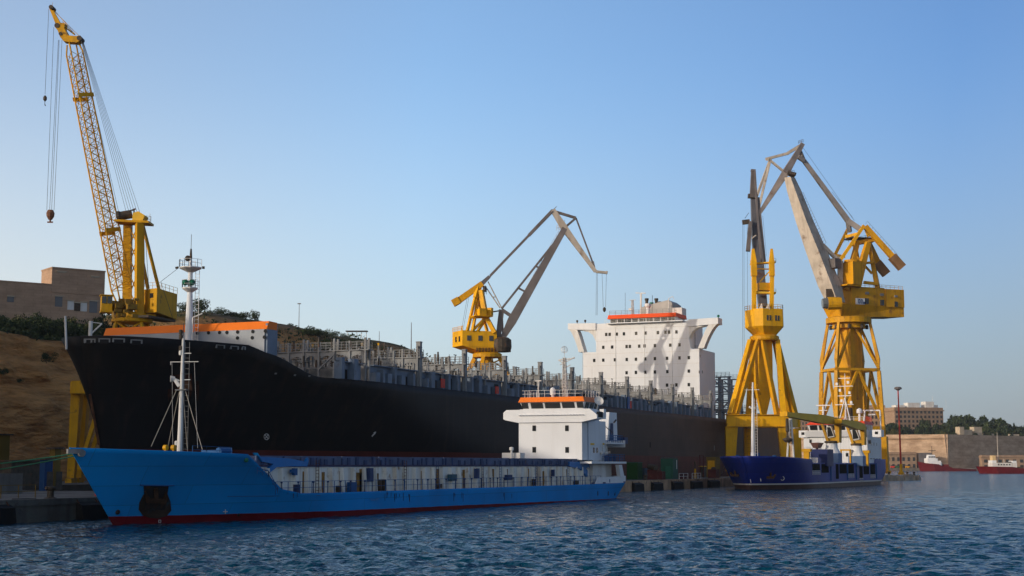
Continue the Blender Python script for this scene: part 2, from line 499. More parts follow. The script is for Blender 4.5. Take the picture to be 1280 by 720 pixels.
# ------------------------------------------------------------------ cliff and hill behind the dock
def earth_material():
    m = bpy.data.materials.new('cliff_and_scrub'); m.use_nodes = True
    t = m.node_tree; N = t.nodes; L = t.links; b = N['Principled BSDF']
    b.inputs['Roughness'].default_value = 0.95
    b.inputs['Specular IOR Level'].default_value = 0.1
    tc = N.new('ShaderNodeTexCoord'); ge = N.new('ShaderNodeNewGeometry')
    mp = N.new('ShaderNodeMapping'); mp.inputs['Scale'].default_value = (0.10, 0.10, 0.62)
    L.new(tc.outputs['Object'], mp.inputs[0])
    n1 = N.new('ShaderNodeTexNoise'); n1.inputs['Scale'].default_value = 1.4; n1.inputs['Detail'].default_value = 12; n1.inputs['Roughness'].default_value = 0.66; n1.inputs['Distortion'].default_value = 0.4
    L.new(mp.outputs[0], n1.inputs['Vector'])
    c1 = N.new('ShaderNodeValToRGB')
    e = c1.color_ramp.elements; e[0].position = 0.3; e[0].color = (0.20, 0.085, 0.03, 1); e[1].position = 0.70; e[1].color = (0.72, 0.36, 0.13, 1)
    e2 = c1.color_ramp.elements.new(0.5); e2.color = (0.50, 0.25, 0.09, 1)
    L.new(n1.outputs[0], c1.inputs[0])
    n2 = N.new('ShaderNodeTexNoise'); n2.inputs['Scale'].default_value = 0.11; n2.inputs['Detail'].default_value = 8; n2.inputs['Roughness'].default_value = 0.7
    L.new(tc.outputs['Object'], n2.inputs['Vector'])
    c2 = N.new('ShaderNodeValToRGB')
    f = c2.color_ramp.elements; f[0].position = 0.40; f[0].color = (0.035, 0.045, 0.016, 1); f[1].position = 0.60; f[1].color = (0.20, 0.135, 0.075, 1)
    L.new(n2.outputs[0], c2.inputs[0])
    sx = N.new('ShaderNodeSeparateXYZ'); L.new(ge.outputs['Normal'], sx.inputs[0])
    mr = N.new('ShaderNodeMapRange'); mr.inputs[1].default_value = 0.80; mr.inputs[2].default_value = 0.93
    L.new(sx.outputs[2], mr.inputs[0])
    mx = N.new('ShaderNodeMix'); mx.data_type = 'RGBA'
    L.new(mr.outputs[0], mx.inputs[0]); L.new(c1.outputs[0], mx.inputs[6]); L.new(c2.outputs[0], mx.inputs[7])
    L.new(mx.outputs[2], b.inputs['Base Color'])
    bp = N.new('ShaderNodeBump'); bp.inputs['Strength'].default_value = 1.0; bp.inputs['Distance'].default_value = 1.2
    n3 = N.new('ShaderNodeTexNoise'); n3.inputs['Scale'].default_value = 0.8; n3.inputs['Detail'].default_value = 9
    mp3 = N.new('ShaderNodeMapping'); mp3.inputs['Scale'].default_value = (0.6, 0.6, 1.8)
    L.new(tc.outputs['Object'], mp3.inputs[0]); L.new(mp3.outputs[0], n3.inputs['Vector'])
    L.new(n3.outputs[0], bp.inputs['Height']); L.new(bp.outputs[0], b.inputs['Normal'])
    return m
M_EARTH = earth_material()

def hill_z(x, y):
    """ground height of the hill behind the docks (y measured from the quay line)"""
    x = np.asarray(x, float); y = np.asarray(y, float)
    top = 27.3 + 1.4 * (fbm(x / 26, y / 26, 2) - 0.5) * 2
    s = np.clip((y - 183) / 28.0, 0, 1); s = s * s * (3 - 2 * s)
    up = np.clip((x - 270) / 26.0, 0, 1); up = up * up * (3 - 2 * up)
    ridge = 33.0 + 8.6 * up + 2.2 * (fbm(x / 40, y / 40, 5, 4) - 0.47) * 2
    z = top + (ridge - top) * s
    west = np.clip((158 - x) / 55.0, 0, 1); z = z + 24 * west * west * (3 - 2 * west)
    end = np.clip((x - 400) / 34.0, 0, 1); end = end * end * (3 - 2 * end)
    return z * (1 - end * 0.62) - 8 * np.clip((y - 300) / 200, 0, 1)

def build_hill():
    xs = np.concatenate([np.arange(-260, 120, 4.0), np.arange(120, 280, 1.0), np.arange(280, 620, 3.0)])
    js = np.concatenate([np.linspace(0, 1, 46), 1 + np.arange(1, 42)])
    X = np.zeros((len(xs), len(js))); Y = X.copy(); Z = X.copy()
    for j, t in enumerate(js):
        if t <= 1:
            base = 176 + 5.0 * (fbm(xs / 30, xs * 0 + t * 2.0, 8) - 0.5) + 3.4 * (fbm(xs / 9, xs * 0 + t * 6.0, 9) - 0.5) + 1.6 * (fbm(xs / 3.4, xs * 0 + t * 16.0, 10) - 0.5)
            yy = base + t * 5.0 + 0.8 * np.sin(t * 31)  * (fbm(xs / 12, xs * 0 + t * 3, 14) - 0.2)
            y_top = base * 0 + 183.5
            zt = hill_z(xs, y_top)
            X[:, j] = xs; Y[:, j] = yy; Z[:, j] = 0.5 + (zt - 0.5) * t
        else:
            k = t - 1
            yy = 183.5 + 1.6 * k + 0.085 * k * k
            X[:, j] = xs; Y[:, j] = yy
            Z[:, j] = hill_z(xs, yy + xs * 0) + 0.8 * (fbm(xs / 7, xs * 0 + yy / 7, 12) - 0.5)
    o = grid_mesh('hillside', np.stack([X, Y, Z], -1)[:, ::-1, :], len(xs), len(js), M_EARTH)
    return tag(o, kind='structure')
build_hill()

# ------------------------------------------------------------------ foliage
def leaf_material(name, a, b_):
    m = bpy.data.materials.new(name); m.use_nodes = True
    t = m.node_tree; N = t.nodes; L = t.links; b = N['Principled BSDF']
    b.inputs['Roughness'].default_value = 0.75; b.inputs['Specular IOR Level'].default_value = 0.2
    tc = N.new('ShaderNodeTexCoord')
    n = N.new('ShaderNodeTexNoise'); n.inputs['Scale'].default_value = 1.3; n.inputs['Detail'].default_value = 4
    L.new(tc.outputs['Object'], n.inputs['Vector'])
    c = N.new('ShaderNodeValToRGB'); e = c.color_ramp.elements
    e[0].position = 0.36; e[0].color = (*a, 1); e[1].position = 0.66; e[1].color = (*b_, 1)
    L.new(n.outputs[0], c.inputs[0]); L.new(c.outputs[0], b.inputs['Base Color'])
    return m
M_LEAF = leaf_material('dark_foliage', (0.014, 0.026, 0.010), (0.055, 0.075, 0.024))
M_LEAF2 = leaf_material('olive_foliage', (0.045, 0.050, 0.014), (0.11, 0.105, 0.030))
M_BARK = mat('bark', (0.09, 0.065, 0.045), 0.9, 0.3, 1.0)

def crown_mesh(name, seed, n, lobes, leaf, flat=1.0, m=None):
    """many leaf-sized faces spread through a few uneven clumps, unit-ish size"""
    r = np.random.default_rng(seed)
    cs = r.normal(0, 0.34, (lobes, 3)); cs[:, 2] = np.abs(cs[:, 2]) * 0.9 + 0.25
    rs = r.uniform(0.28, 0.52, lobes)
    k = r.integers(0, lobes, n)
    d = r.normal(0, 1, (n, 3)); d /= np.linalg.norm(d, axis=1)[:, None]
    p = cs[k] + d * (rs[k] * r.uniform(0.45, 1.05, n) ** 0.6)[:, None]
    p[:, 2] *= flat; p[:, 2] = np.maximum(p[:, 2], -0.02)
    u = r.normal(0, 1, (n, 3)); u /= np.linalg.norm(u, axis=1)[:, None]
    w = np.cross(u, d + r.normal(0, 0.5, (n, 3))); w /= np.linalg.norm(w, axis=1)[:, None] + 1e-9
    L_ = leaf * r.uniform(0.6, 1.4, n)[:, None]
    V = np.stack([p - u * L_, p + w * L_ * 0.6, p + u * L_, p - w * L_ * 0.6], 1).reshape(-1, 3)
    me = bpy.data.meshes.new(name)
    me.from_pydata(V.tolist(), [], np.arange(n * 4).reshape(-1, 4).tolist())
    me.materials.append(m); me.update()
    return me
CROWNS = [crown_mesh('foliage', 20 + i, 1500, 9, 0.055, 0.9, M_LEAF) for i in range(4)]
CROWNS_FAR = [crown_mesh('foliage', 60 + i, 1700, 12, 0.13, 0.85, M_LEAF) for i in range(4)]
CROWNS2 = [crown_mesh('foliage', 40 + i, 1300, 8, 0.055, 0.85, M_LEAF2) for i in range(2)]
def trunk_mesh():
    b = MB(); b.tube((0, 0, -0.25), (0.02, 0, 0.35), 0.06, 0.04)
    for a in range(4): b.tube((0.02, 0, 0.3), (0.25 * math.cos(a * 1.6), 0.25 * math.sin(a * 1.6), 0.65), 0.03, 0.012, n=5)
    me = bpy.data.meshes.new('trunk'); me.from_pydata([tuple(v) for v in b.v], [], b.f); me.materials.append(M_BARK); return me
TRUNK = trunk_mesh()
def tree(name, pos, w, h, label, cat, group, crowns=None, trunk_h=0.0):
    crowns = crowns or CROWNS
    t = thing(name, label, cat, pos, rng.uniform(0, 6.28), group)
    c = bpy.data.objects.new('crown', rng.choice(crowns)); COL.objects.link(c); c.parent = t
    c.scale = (w * 0.62, w * 0.62, h * 0.78); c.location = (0, 0, trunk_h)
    k = bpy.data.objects.new('trunk', TRUNK); COL.objects.link(k); k.parent = t
    k.scale = (w * 0.4, w * 0.4, h * 0.6 + trunk_h); k.location = (0, 0, trunk_h * 0.25)
    return t

def on_hill(px, c):
    """hill point above photo column px at distance c from the quay line"""
    D = ray(px, 581); t = c / D.y
    x = D.x * t
    return Vector((x, c, float(hill_z(x, c))))

def scrub():
    """low growth that covers the top of the cliff"""
    r = np.random.default_rng(5); pts = []
    n = 42000
    x = r.uniform(60, 420, n); y = 181 + r.uniform(0, 1, n) ** 1.5 * 75
    keep = fbm(x / 14, y / 14, 31) > np.where(y < 203, 0.30, 0.53)
    x = x[keep]; y = y[keep]; z = hill_z(x, y) + r.uniform(-0.2, 1.5, len(x)) * (fbm(x / 6, y / 6, 33) + 0.2)
    n = len(x); p = np.stack([x, y, z], 1)
    u = r.normal(0, 1, (n, 3)); u /= np.linalg.norm(u, axis=1)[:, None]
    w = np.cross(u, r.normal(0, 1, (n, 3))); w /= np.linalg.norm(w, axis=1)[:, None]
    L_ = r.uniform(0.2, 0.5, n)[:, None]
    V = np.stack([p - u * L_, p + w * L_ * 0.6, p + u * L_, p - w * L_ * 0.6], 1).reshape(-1, 3)
    me = bpy.data.meshes.new('scrub'); me.from_pydata(V.tolist(), [], np.arange(n * 4).reshape(-1, 4).tolist())
    me.materials.append(M_LEAF); me.update()
    o = bpy.data.objects.new('scrub', me); COL.objects.link(o)
    tag(o, kind='stuff')
scrub()

g = 'shrubs along the top of the cliff'
lab = 'dark green shrub on the slope below the stone building'
for i in range(30):
    p = on_hill(-18 + i * 5.6 + rng.uniform(-3, 3), rng.uniform(184.5, 193.5))
    w = rng.uniform(4.0, 6.5); tree('shrub', p - UP * 0.6, w, w * rng.uniform(0.75, 1.0), lab, 'shrub', g)
for i in range(24):
    px = -12 + i * 6.6 + rng.uniform(-2, 2); c_ = rng.uniform(189, 193)
    p = on_hill(px, c_); zt_ = P(px, rng.uniform(383, 393), c=c_).z; w = rng.uniform(4.5, 7)
    tree('shrub', p - UP * 0.5, w, (zt_ - p.z + 0.5) * rng.uniform(0.7, 1.05), ('dull olive bush among the dark shrubs below the stone building' if i % 3 == 1 else lab), 'shrub', g, CROWNS2 if i % 3 == 1 else None)
p = on_hill(44, 189); tree('shrub', p - UP * 0.4, 6.2, 4.6, 'rounded dark shrub standing tall before the low wing of the stone building', 'shrub', g)
p = on_hill(102, 188); tree('shrub', p - UP * 0.5, 6.5, 4.2, 'olive green bush lit on its left side before the white doors', 'shrub', g, CROWNS2)
gr = 'trees along the ridge'
for px, c, w, h in ((226, 212, 4, 3.4), (243, 212, 5, 4.2), (284, 214, 7, 2.8), (303, 214, 6, 2.4), (316, 214, 2.4, 4.0), (262, 214, 5, 2.0), (362, 214, 4, 2.2), (388, 214, 3, 2.2), (402, 213, 3.5, 2), (412, 213, 4, 2.2), (430, 213, 3, 1.8)):
    p = on_hill(px, c); tree('ridge_tree', p - UP * 0.3, w, h, 'dark wind-shaped tree on the ridge right of the grey mast', 'tree', gr)
g3 = 'bushes on the slope under the ridge'
for i in range(16):
    p = on_hill(rng.uniform(374, 446), rng.uniform(196, 204)); w = rng.uniform(3, 5)
    tree('shrub', p - UP * 0.8, w, w * 0.7, 'dark bush in the band of bushes on the brown slope', 'shrub', g3)
for px, py, w in ((58, 452, 2.4), (4, 468, 1.6), (24, 478, 1.0)):
    p = P(px, py, c=177.2); tree('shrub', p, w, w * 0.9, 'small dark bush clinging to the bare cliff face', 'shrub', 'bushes on the cliff face')

# ------------------------------------------------------------------ stone building on the cliff
def stone_mat(name, base, dark, bs=(1.0, 0.5), ns=0.25):
    m = bpy.data.materials.new(name); m.use_nodes = True
    t = m.node_tree; N = t.nodes; L = t.links; b = N['Principled BSDF']
    b.inputs['Roughness'].default_value = 0.9; b.inputs['Specular IOR Level'].default_value = 0.15
    tc = N.new('ShaderNodeTexCoord'); n = N.new('ShaderNodeTexNoise'); n.inputs['Scale'].default_value = ns; n.inputs['Detail'].default_value = 9; n.inputs['Roughness'].default_value = 0.68
    mp = N.new('ShaderNodeMapping'); mp.inputs['Scale'].default_value = (1, 1, 2.2); L.new(tc.outputs['Object'], mp.inputs[0]); L.new(mp.outputs[0], n.inputs['Vector'])
    c = N.new('ShaderNodeValToRGB'); e = c.color_ramp.elements; e[0].position = 0.36; e[0].color = (*dark, 1); e[1].position = 0.65; e[1].color = (*base, 1)
    L.new(n.outputs[0], c.inputs[0])
    # courses of stone
    sx = N.new('ShaderNodeSeparateXYZ'); L.new(tc.outputs['Object'], sx.inputs[0])
    ad = N.new('ShaderNodeMath'); ad.operation = 'ADD'; L.new(sx.outputs[0], ad.inputs[0]); L.new(sx.outputs[1], ad.inputs[1])
    cb = N.new('ShaderNodeCombineXYZ'); L.new(ad.outputs[0], cb.inputs[0]); L.new(sx.outputs[2], cb.inputs[1])
    br = N.new('ShaderNodeTexBrick'); br.inputs['Scale'].default_value = 1.0 / bs[0]; br.inputs['Brick Width'].default_value = 1.0; br.inputs['Row Height'].default_value = bs[1]
    br.inputs['Color1'].default_value = (1, 1, 1, 1); br.inputs['Color2'].default_value = (0.78, 0.76, 0.74, 1); br.inputs['Mortar'].default_value = (0.55, 0.52, 0.48, 1)
    L.new(cb.outputs[0], br.inputs['Vector'])
    mx = N.new('ShaderNodeMix'); mx.data_type = 'RGBA'; mx.blend_type = 'MULTIPLY'; mx.inputs[0].default_value = 0.45
    L.new(c.outputs[0], mx.inputs[6]); L.new(br.outputs['Color'], mx.inputs[7]); L.new(mx.outputs[2], b.inputs['Base Color'])
    return m
M_STONE = stone_mat('brown_stone_wall', (0.50, 0.33, 0.22), (0.38, 0.25, 0.165), (1.2, 0.45))
M_BAST = stone_mat('bastion_stone', (0.56, 0.40, 0.27), (0.33, 0.22, 0.14), (6.0, 0.4), 0.09)
M_TOWN = stone_mat('town_stone', (0.36, 0.25, 0.17), (0.27, 0.18, 0.12), (3.0, 0.5))
M_PALE = mat('pale_render', (0.44, 0.36, 0.26), 0.8, 0.12)

def stone_building():
    o = P(63, 395, c=196)
    bdir = yaw_dir(54); nb = yaw_dir(54 - 90)            # front runs along bdir, nb points back into the hill
    t = thing('stone_building', 'brown flat roofed stone building on the cliff top, left of the ochre crane', 'building', o)
    d = o.dot(FWD)
    z = lambda py: CAM_H + (581 - py) * d / F * 1.005
    z0 = o.z - 3
    def wall(a, b, dep, zl, zh, name, m=M_STONE, off=0.0):
        g = MB(); A = o + bdir * a + nb * off; B = o + bdir * b + nb * off
        g.hexa([(A.x, A.y, zl), (B.x, B.y, zl), ((B + nb * dep).x, (B + nb * dep).y, zl), ((A + nb * dep).x, (A + nb * dep).y, zl)],
               [(A.x, A.y, zh), (B.x, B.y, zh), ((B + nb * dep).x, (B + nb * dep).y, zh), ((A + nb * dep).x, (A + nb * dep).y, zh)])
        return g.build(name, m, t)
    L1 = 10.7
    wall(0, L1, 6.2, z0, z(336), 'tower_block')
    wall(-13, -0.003, 7, z0, z(357.5), 'low_wing')
    wall(-0.08, L1 + 0.08, 6.4, z(336), z(336) + 0.28, 'parapet', M_STONE, -0.1)
    wall(-13, -0.09, 7.2, z(357.5), z(357.5) + 0.25, 'parapet', M_STONE, -0.1)
    wall(0.02, L1 - 0.02, 0.1, z(366.5), z(365), 'string_course', M_STONE, -0.1)
    def win(px0, px1, py0, py1, m, name='window'):
        k = 1 / 6.31 / 0.99
        a, b = (px0 - 63) * k, (px1 - 63) * k
        f = wall(a, b, 0.2, z(py1), z(py0), name, m, -0.05)
        g = MB(); A = o + bdir * (a - 0.12) - nb * 0.16; B = o + bdir * (b + 0.12) - nb * 0.16
        for zz in ((z(py0) + 0.003, z(py0) + 0.22),):
            g.hexa([(A.x, A.y, zz[0]), (B.x, B.y, zz[0]), ((B + nb * .3).x, (B + nb * .3).y, zz[0]), ((A + nb * .3).x, (A + nb * .3).y, zz[0])],
                   [(A.x, A.y, zz[1]), (B.x, B.y, zz[1]), ((B + nb * .3).x, (B + nb * .3).y, zz[1]), ((A + nb * .3).x, (A + nb * .3).y, zz[1])])
        g.build('lintel', M_PALE, f)
    M_SHUT = mat('grey_shutter', (0.17, 0.17, 0.17), 0.6)
    win(68, 77, 371.5, 384, M_SHUT); win(111, 121, 374.5, 389, M_SHUT); win(10, 18, 375.5, 382, M_SHUT)
    win(83.5, 91.5, 376, 387, M_WHITE2, 'door'); win(100, 108, 377, 388, M_WHITE2, 'door'); win(92, 99.5, 378, 388, M_DKMACH, 'doorway')
    win(69, 80, 340, 341, M_PALE, 'vent'); win(112, 122, 343, 344, M_PALE, 'vent')
stone_building()

# ridge structures: lamp posts and a flat canopy
def ridge_pole(px, py0, py1, c, label, cat='lamp post', head=True, name='lamp_post', r=0.11):
    a = P(px, py0, c=c); b = P(px, py1, c=c)
    t = thing(name, label, cat, a)
    g = MB(); g.tube(a - UP * 1.5, Vector((a.x, a.y, b.z)), r, r * 0.6); g.build('pole', M_BOOM_DK, t)
    if head:
        h = MB(); h.obox((a.x, a.y, 0), RGT, 0.45, 0.25, b.z, b.z + 0.25); h.build('lamp', M_GREY, t)
ridge_pole(373.5, 414, 380, 213, 'thin grey lamp post with two heads on the ridge above the bushes')
ridge_pole(514, 433, 403, 212, 'slim grey pole at the right end of the brown ridge', 'pole', False, 'pole', 0.16)
ridge_pole(474, 427, 414, 213, 'short pale post on the ridge beside the flat canopy', 'post', False, 'post')
a = P(446, 421, c=213)
t = thing('canopy', 'small flat topped shelter standing on the bare ridge', 'shelter', a)
g = MB(); g.obox((a.x, a.y, 0), RGT, 3.2, 1.2, a.z + 1.5, a.z + 1.75); g.build('roof', M_DKMACH, t)
for dx in (-2.8, -1.4, 0, 1.4, 2.8):
    g = MB(); p = a + RGT * dx; g.tube(p - UP * 1.5, p + UP * 1.5, 0.09); g.build('post', M_WHITE2, t)

# ------------------------------------------------------------------ far shore across the harbour
def far_shore():
    # land on the far side
    g = MB()
    A = P(860, 587, d=1190); B = P(1600, 587, d=1190)
    for (d0, d1, zt, nm) in ((1190, 1215, 2.0, 'far_quay'),):
        a0 = FWD * d0 + RGT * 60; a1 = FWD * d0 + RGT * 700
        b0 = FWD * d1 + RGT * 60; b1 = FWD * d1 + RGT * 700
        g.hexa([(a0.x, a0.y, -4), (a1.x, a1.y, -4), (b1.x, b1.y, -4), (b0.x, b0.y, -4)], [(a0.x, a0.y, zt), (a1.x, a1.y, zt), (b1.x, b1.y, zt), (b0.x, b0.y, zt)])
        tag(g.build(nm, M_CONC), kind='structure')
    # hill behind the bastions
    rr = np.linspace(40, 760, 150); dd = np.linspace(1305, 1900, 60)
    R_, D_ = np.meshgrid(rr, dd, indexing='ij')
    Z = 27.0 + np.clip((D_ - 1300) / 160, 0, 1) * 12.0 + 6 * (fbm(R_ / 80, D_ / 80, 51) - 0.5)
    X = FWD.x * D_ + RGT.x * R_; Y = FWD.y * D_ + RGT.y * R_
    o = grid_mesh('far_hill', np.stack([X, Y, Z], -1), len(rr), len(dd), M_EARTH); tag(o, kind='structure')
far_shore()

def bastion():
    o = P(1184, 587, d=1205)
    t = thing('bastion_wall', 'long weathered stone bastion wall across the harbour, its left part sunlit', 'fortification', (o.x, o.y, 0))
    z1 = CAM_H + (581 - 543.5) * 1215 / F; z2 = CAM_H + (581 - 545.0) * 1205 / F
    edge = P(1184, 543, d=1205)
    def face(p0, p1, zt0, zt1, name, dep=26, slope=3.0):
        u = (p1 - p0); u.z = 0; u.normalize(); n = Vector((-u.y, u.x, 0))
        if n.dot(FWD) < 0: n = -n
        g = MB()
        g.hexa([(p0.x, p0.y, 1), (p1.x, p1.y, 1), ((p1 + n * dep).x, (p1 + n * dep).y, 1), ((p0 + n * dep).x, (p0 + n * dep).y, 1)],
               [((p0 + n * slope).x, (p0 + n * slope).y, zt0), ((p1 + n * slope).x, (p1 + n * slope).y, zt1), ((p1 + n * dep).x, (p1 + n * dep).y, zt1), ((p0 + n * dep).x, (p0 + n * dep).y, zt0)])
        return g.build(name, M_BAST, t)
    # left face turned to the sun, right face turned away
    pl = edge + yaw_dir(-68) * 240; pr = edge + yaw_dir(58) * 330
    face(pl, edge, z1, z1, 'sunlit_face'); face(edge + yaw_dir(58) * 0.05, pr, z1, z1 - 2, 'shaded_face')
    g = MB()
    a = pl + UP * 0; b = edge
    g.beam((a.x + 3, a.y + 3, z1 - 3.2), (b.x + 1.5, b.y + 1.5, z1 - 3.2), 1.6, 0.5); g.build('cordon', M_BAST, t)
bastion()

def wall_d(px):
    u = (px - 640) / F * math.cos(PITCH); u0 = (1184 - 640) / F * math.cos(PITCH)
    if px < 1184: return 1205 + 12
    return 1205 + 0.53 * (1205 * u - 1205 * u0) / (0.848 - 0.53 * u)

def block(name, label, cat, px0, px1, py0, py1, d, depth, yaw, m, floors=0, bays=0, group=None, win=(0.45, 0.55)):
    """town building whose front spans px0..px1 at distance d; window openings as one part per window"""
    a = P(px0, py1, d=d); b = P(px1, py1, d=d)
    zt = P((px0 + px1) / 2, py0, d=d).z
    u = yaw_dir(90 + yaw); n = yaw_dir(yaw)
    L_ = (b - a).length / max(0.2, u.dot(RGT))
    t = thing(name, label, cat, (a.x, a.y, a.z), math.atan2(u.y, u.x), group)
    q_ = lambda s, k: Vector((a.x, a.y, 0)) + u * s + n * k
    def slab(s0, s1, k0, k1, z0, z1, nm, mm):
        g = MB(); c = [q_(s0, k0), q_(s1, k0), q_(s1, k1), q_(s0, k1)]
        g.hexa([(p.x, p.y, z0) for p in c], [(p.x, p.y, z1) for p in c]); return g.build(nm, mm, t)
    slab(0, L_, 0, depth, a.z - 12, zt, 'wall', m)
    if floors:
        H = zt - a.z
        w = L_ / bays * win[0]; h = H / (floors + 0.6) * win[1]
        pr = MB(); pr.box(-w / 2, w / 2, -0.25, 0.15, -h / 2, h / 2); pr = proto(pr, 'window', M_GLASS)
        for f in range(floors):
            for k in range(bays):
                p = q_((k + 0.5) * L_ / bays, 0.0); put(pr, t, (p.x, p.y, a.z + H * (f + 0.55) / (floors + 0.6)), math.atan2(u.y, u.x))
        slab(-0.8, L_ + 0.8, -0.8, depth, zt - H * 0.14, zt - H * 0.10, 'cornice', m)
    return t, slab, L_, zt, a

t, slab, L_, zt, a = block('hotel_building', 'long brown stone block with rows of dark windows and white rooftop boxes above the trees', 'building', 1119, 1184.5, 509, 541, 1320, 26, -14, M_TOWN, 5, 12)
for s0, s1, k, h in ((5, 14, 6, 2.2), (17, 29, 5, 4.4), (35, 44, 5, 5.6), (45, 49, 7, 2.6)):
    slab(s0 * L_ / 50, s1 * L_ / 50, k, k + 8, zt, zt + h, 'roof_box', M_WHITE2)
g = MB(); p = a + RGT * 34; g.tube((p.x, p.y, zt), (p.x, p.y, zt + 10), 0.12); g.build('aerial', M_WHITE2, t)
g = MB(); p = a + RGT * 46; g.tube((p.x, p.y, zt), (p.x, p.y, zt + 7), 0.1); g.build('flagpole', M_WHITE2, t)
block('town_building', 'brown stepped stone building behind the right end of the white ship house', 'building', 1084, 1107, 506.5, 540, 1370, 20, 4, M_TOWN, 4, 5, 'town buildings on the far hill')
block('town_building', 'lower brown town building between the stepped block and the hotel', 'building', 1104, 1114, 518, 541, 1350, 16, 4, M_TOWN, 3, 3, 'town buildings on the far hill')
for i, (x0, x1, y0) in enumerate(((998, 1014, 523), (1016, 1034, 519), (1036, 1058, 522), (1060, 1082, 516))):
    block('town_building', ['brown town house seen just right of the front crane leg', 'brown town house left of the rear crane legs', 'wide brown town house between the rear crane legs', 'brown town house right of the rear crane legs'][i], 'building', x0, x1, y0, 545, 1340 + 12 * i, 16, 3 * (i % 3), M_TOWN, 3, 4, 'town buildings on the far hill')
for i, (x0, x1, y0, y1, lb) in enumerate(((1200, 1206, 533.5, 541, 'small pale house in the dark trees, leftmost of four'), (1205, 1217, 537, 544, 'low pale house in front of the dark trees'), (1218, 1229, 533.5, 541, 'small sunlit house half hidden by the dark trees'), (1234, 1244, 542, 548, 'small pale house just above the shaded bastion'), (1262, 1276, 542.5, 551, 'bright cream house on the bastion near the right edge'))):
    block('small_house', lb, 'house', x0, x1, y0, y1, wall_d((x0 + x1) / 2) + 12, 6, -20, M_PALE, 0, 0, 'small houses above the bastion')
for i, (x0, x1, y0, lb, bays) in enumerate(((1107, 1146, 565, 'low waterfront building with arches below the sunlit bastion', 6), (1149, 1166, 566, 'grey shed on the far quay behind the left red tug', 3), (1228, 1300, 569, 'low brown waterfront building behind the right red ship', 8))):
    block('waterfront_building', lb, 'building', x0, x1, y0, 587, 1196, 7, 0, (M_TOWN, M_BOOM_DK, M_TOWN)[i], 2 if i != 1 else 0, bays, 'waterfront buildings')

gf = 'trees on the far hill'
def far_tree(px, py_top, py_base, wpx, d, label, crowns=None, name='tree'):
    p = P(px, py_base, d=d); k = d / F; h = (py_base - py_top) * k
    tree(name, p - UP * 1.0, wpx * k, h + 1, label, 'tree', gf, crowns or CROWNS_FAR, 1.0)
for i in range(64):
    x = 1187 + 76 * (i + rng.uniform(0.1, 0.9)) / 64
    top = 524 + (x - 1190) * 0.02 + max(0, x - 1238) ** 1.6 * 0.05 + rng.uniform(-1.2, 1.2)
    far_tree(x, top, 548, rng.uniform(17, 25), rng.uniform(1290, 1350), 'dark tree in the dense dark clump right of the hotel')
for i in range(30):
    x = rng.uniform(1098, 1188); far_tree(x, rng.uniform(527, 534), 547, rng.uniform(11, 17), rng.uniform(1262, 1300), 'dark green tree at the foot of the hotel, above the bastion')
for x, y, w in ((1115, 533.5, 9), (1122, 537, 7), (1180, 537, 9), (1203, 539, 9)):
    far_tree(x, y, 546, w, 1256, 'paler olive tree at the edge of the bastion', CROWNS2)
for i in range(24):
    x = rng.uniform(1190, 1284); far_tree(x, rng.uniform(534, 540), 550, rng.uniform(9, 14), wall_d(x) + rng.uniform(14, 40), 'dark green tree behind the shaded bastion wall')
for x, y, w in ((1269, 527, 5), (1275, 529, 9), (1283, 525, 8)):
    far_tree(x, y, 548, w, 1310, 'dark tree near the right edge of the far hill')
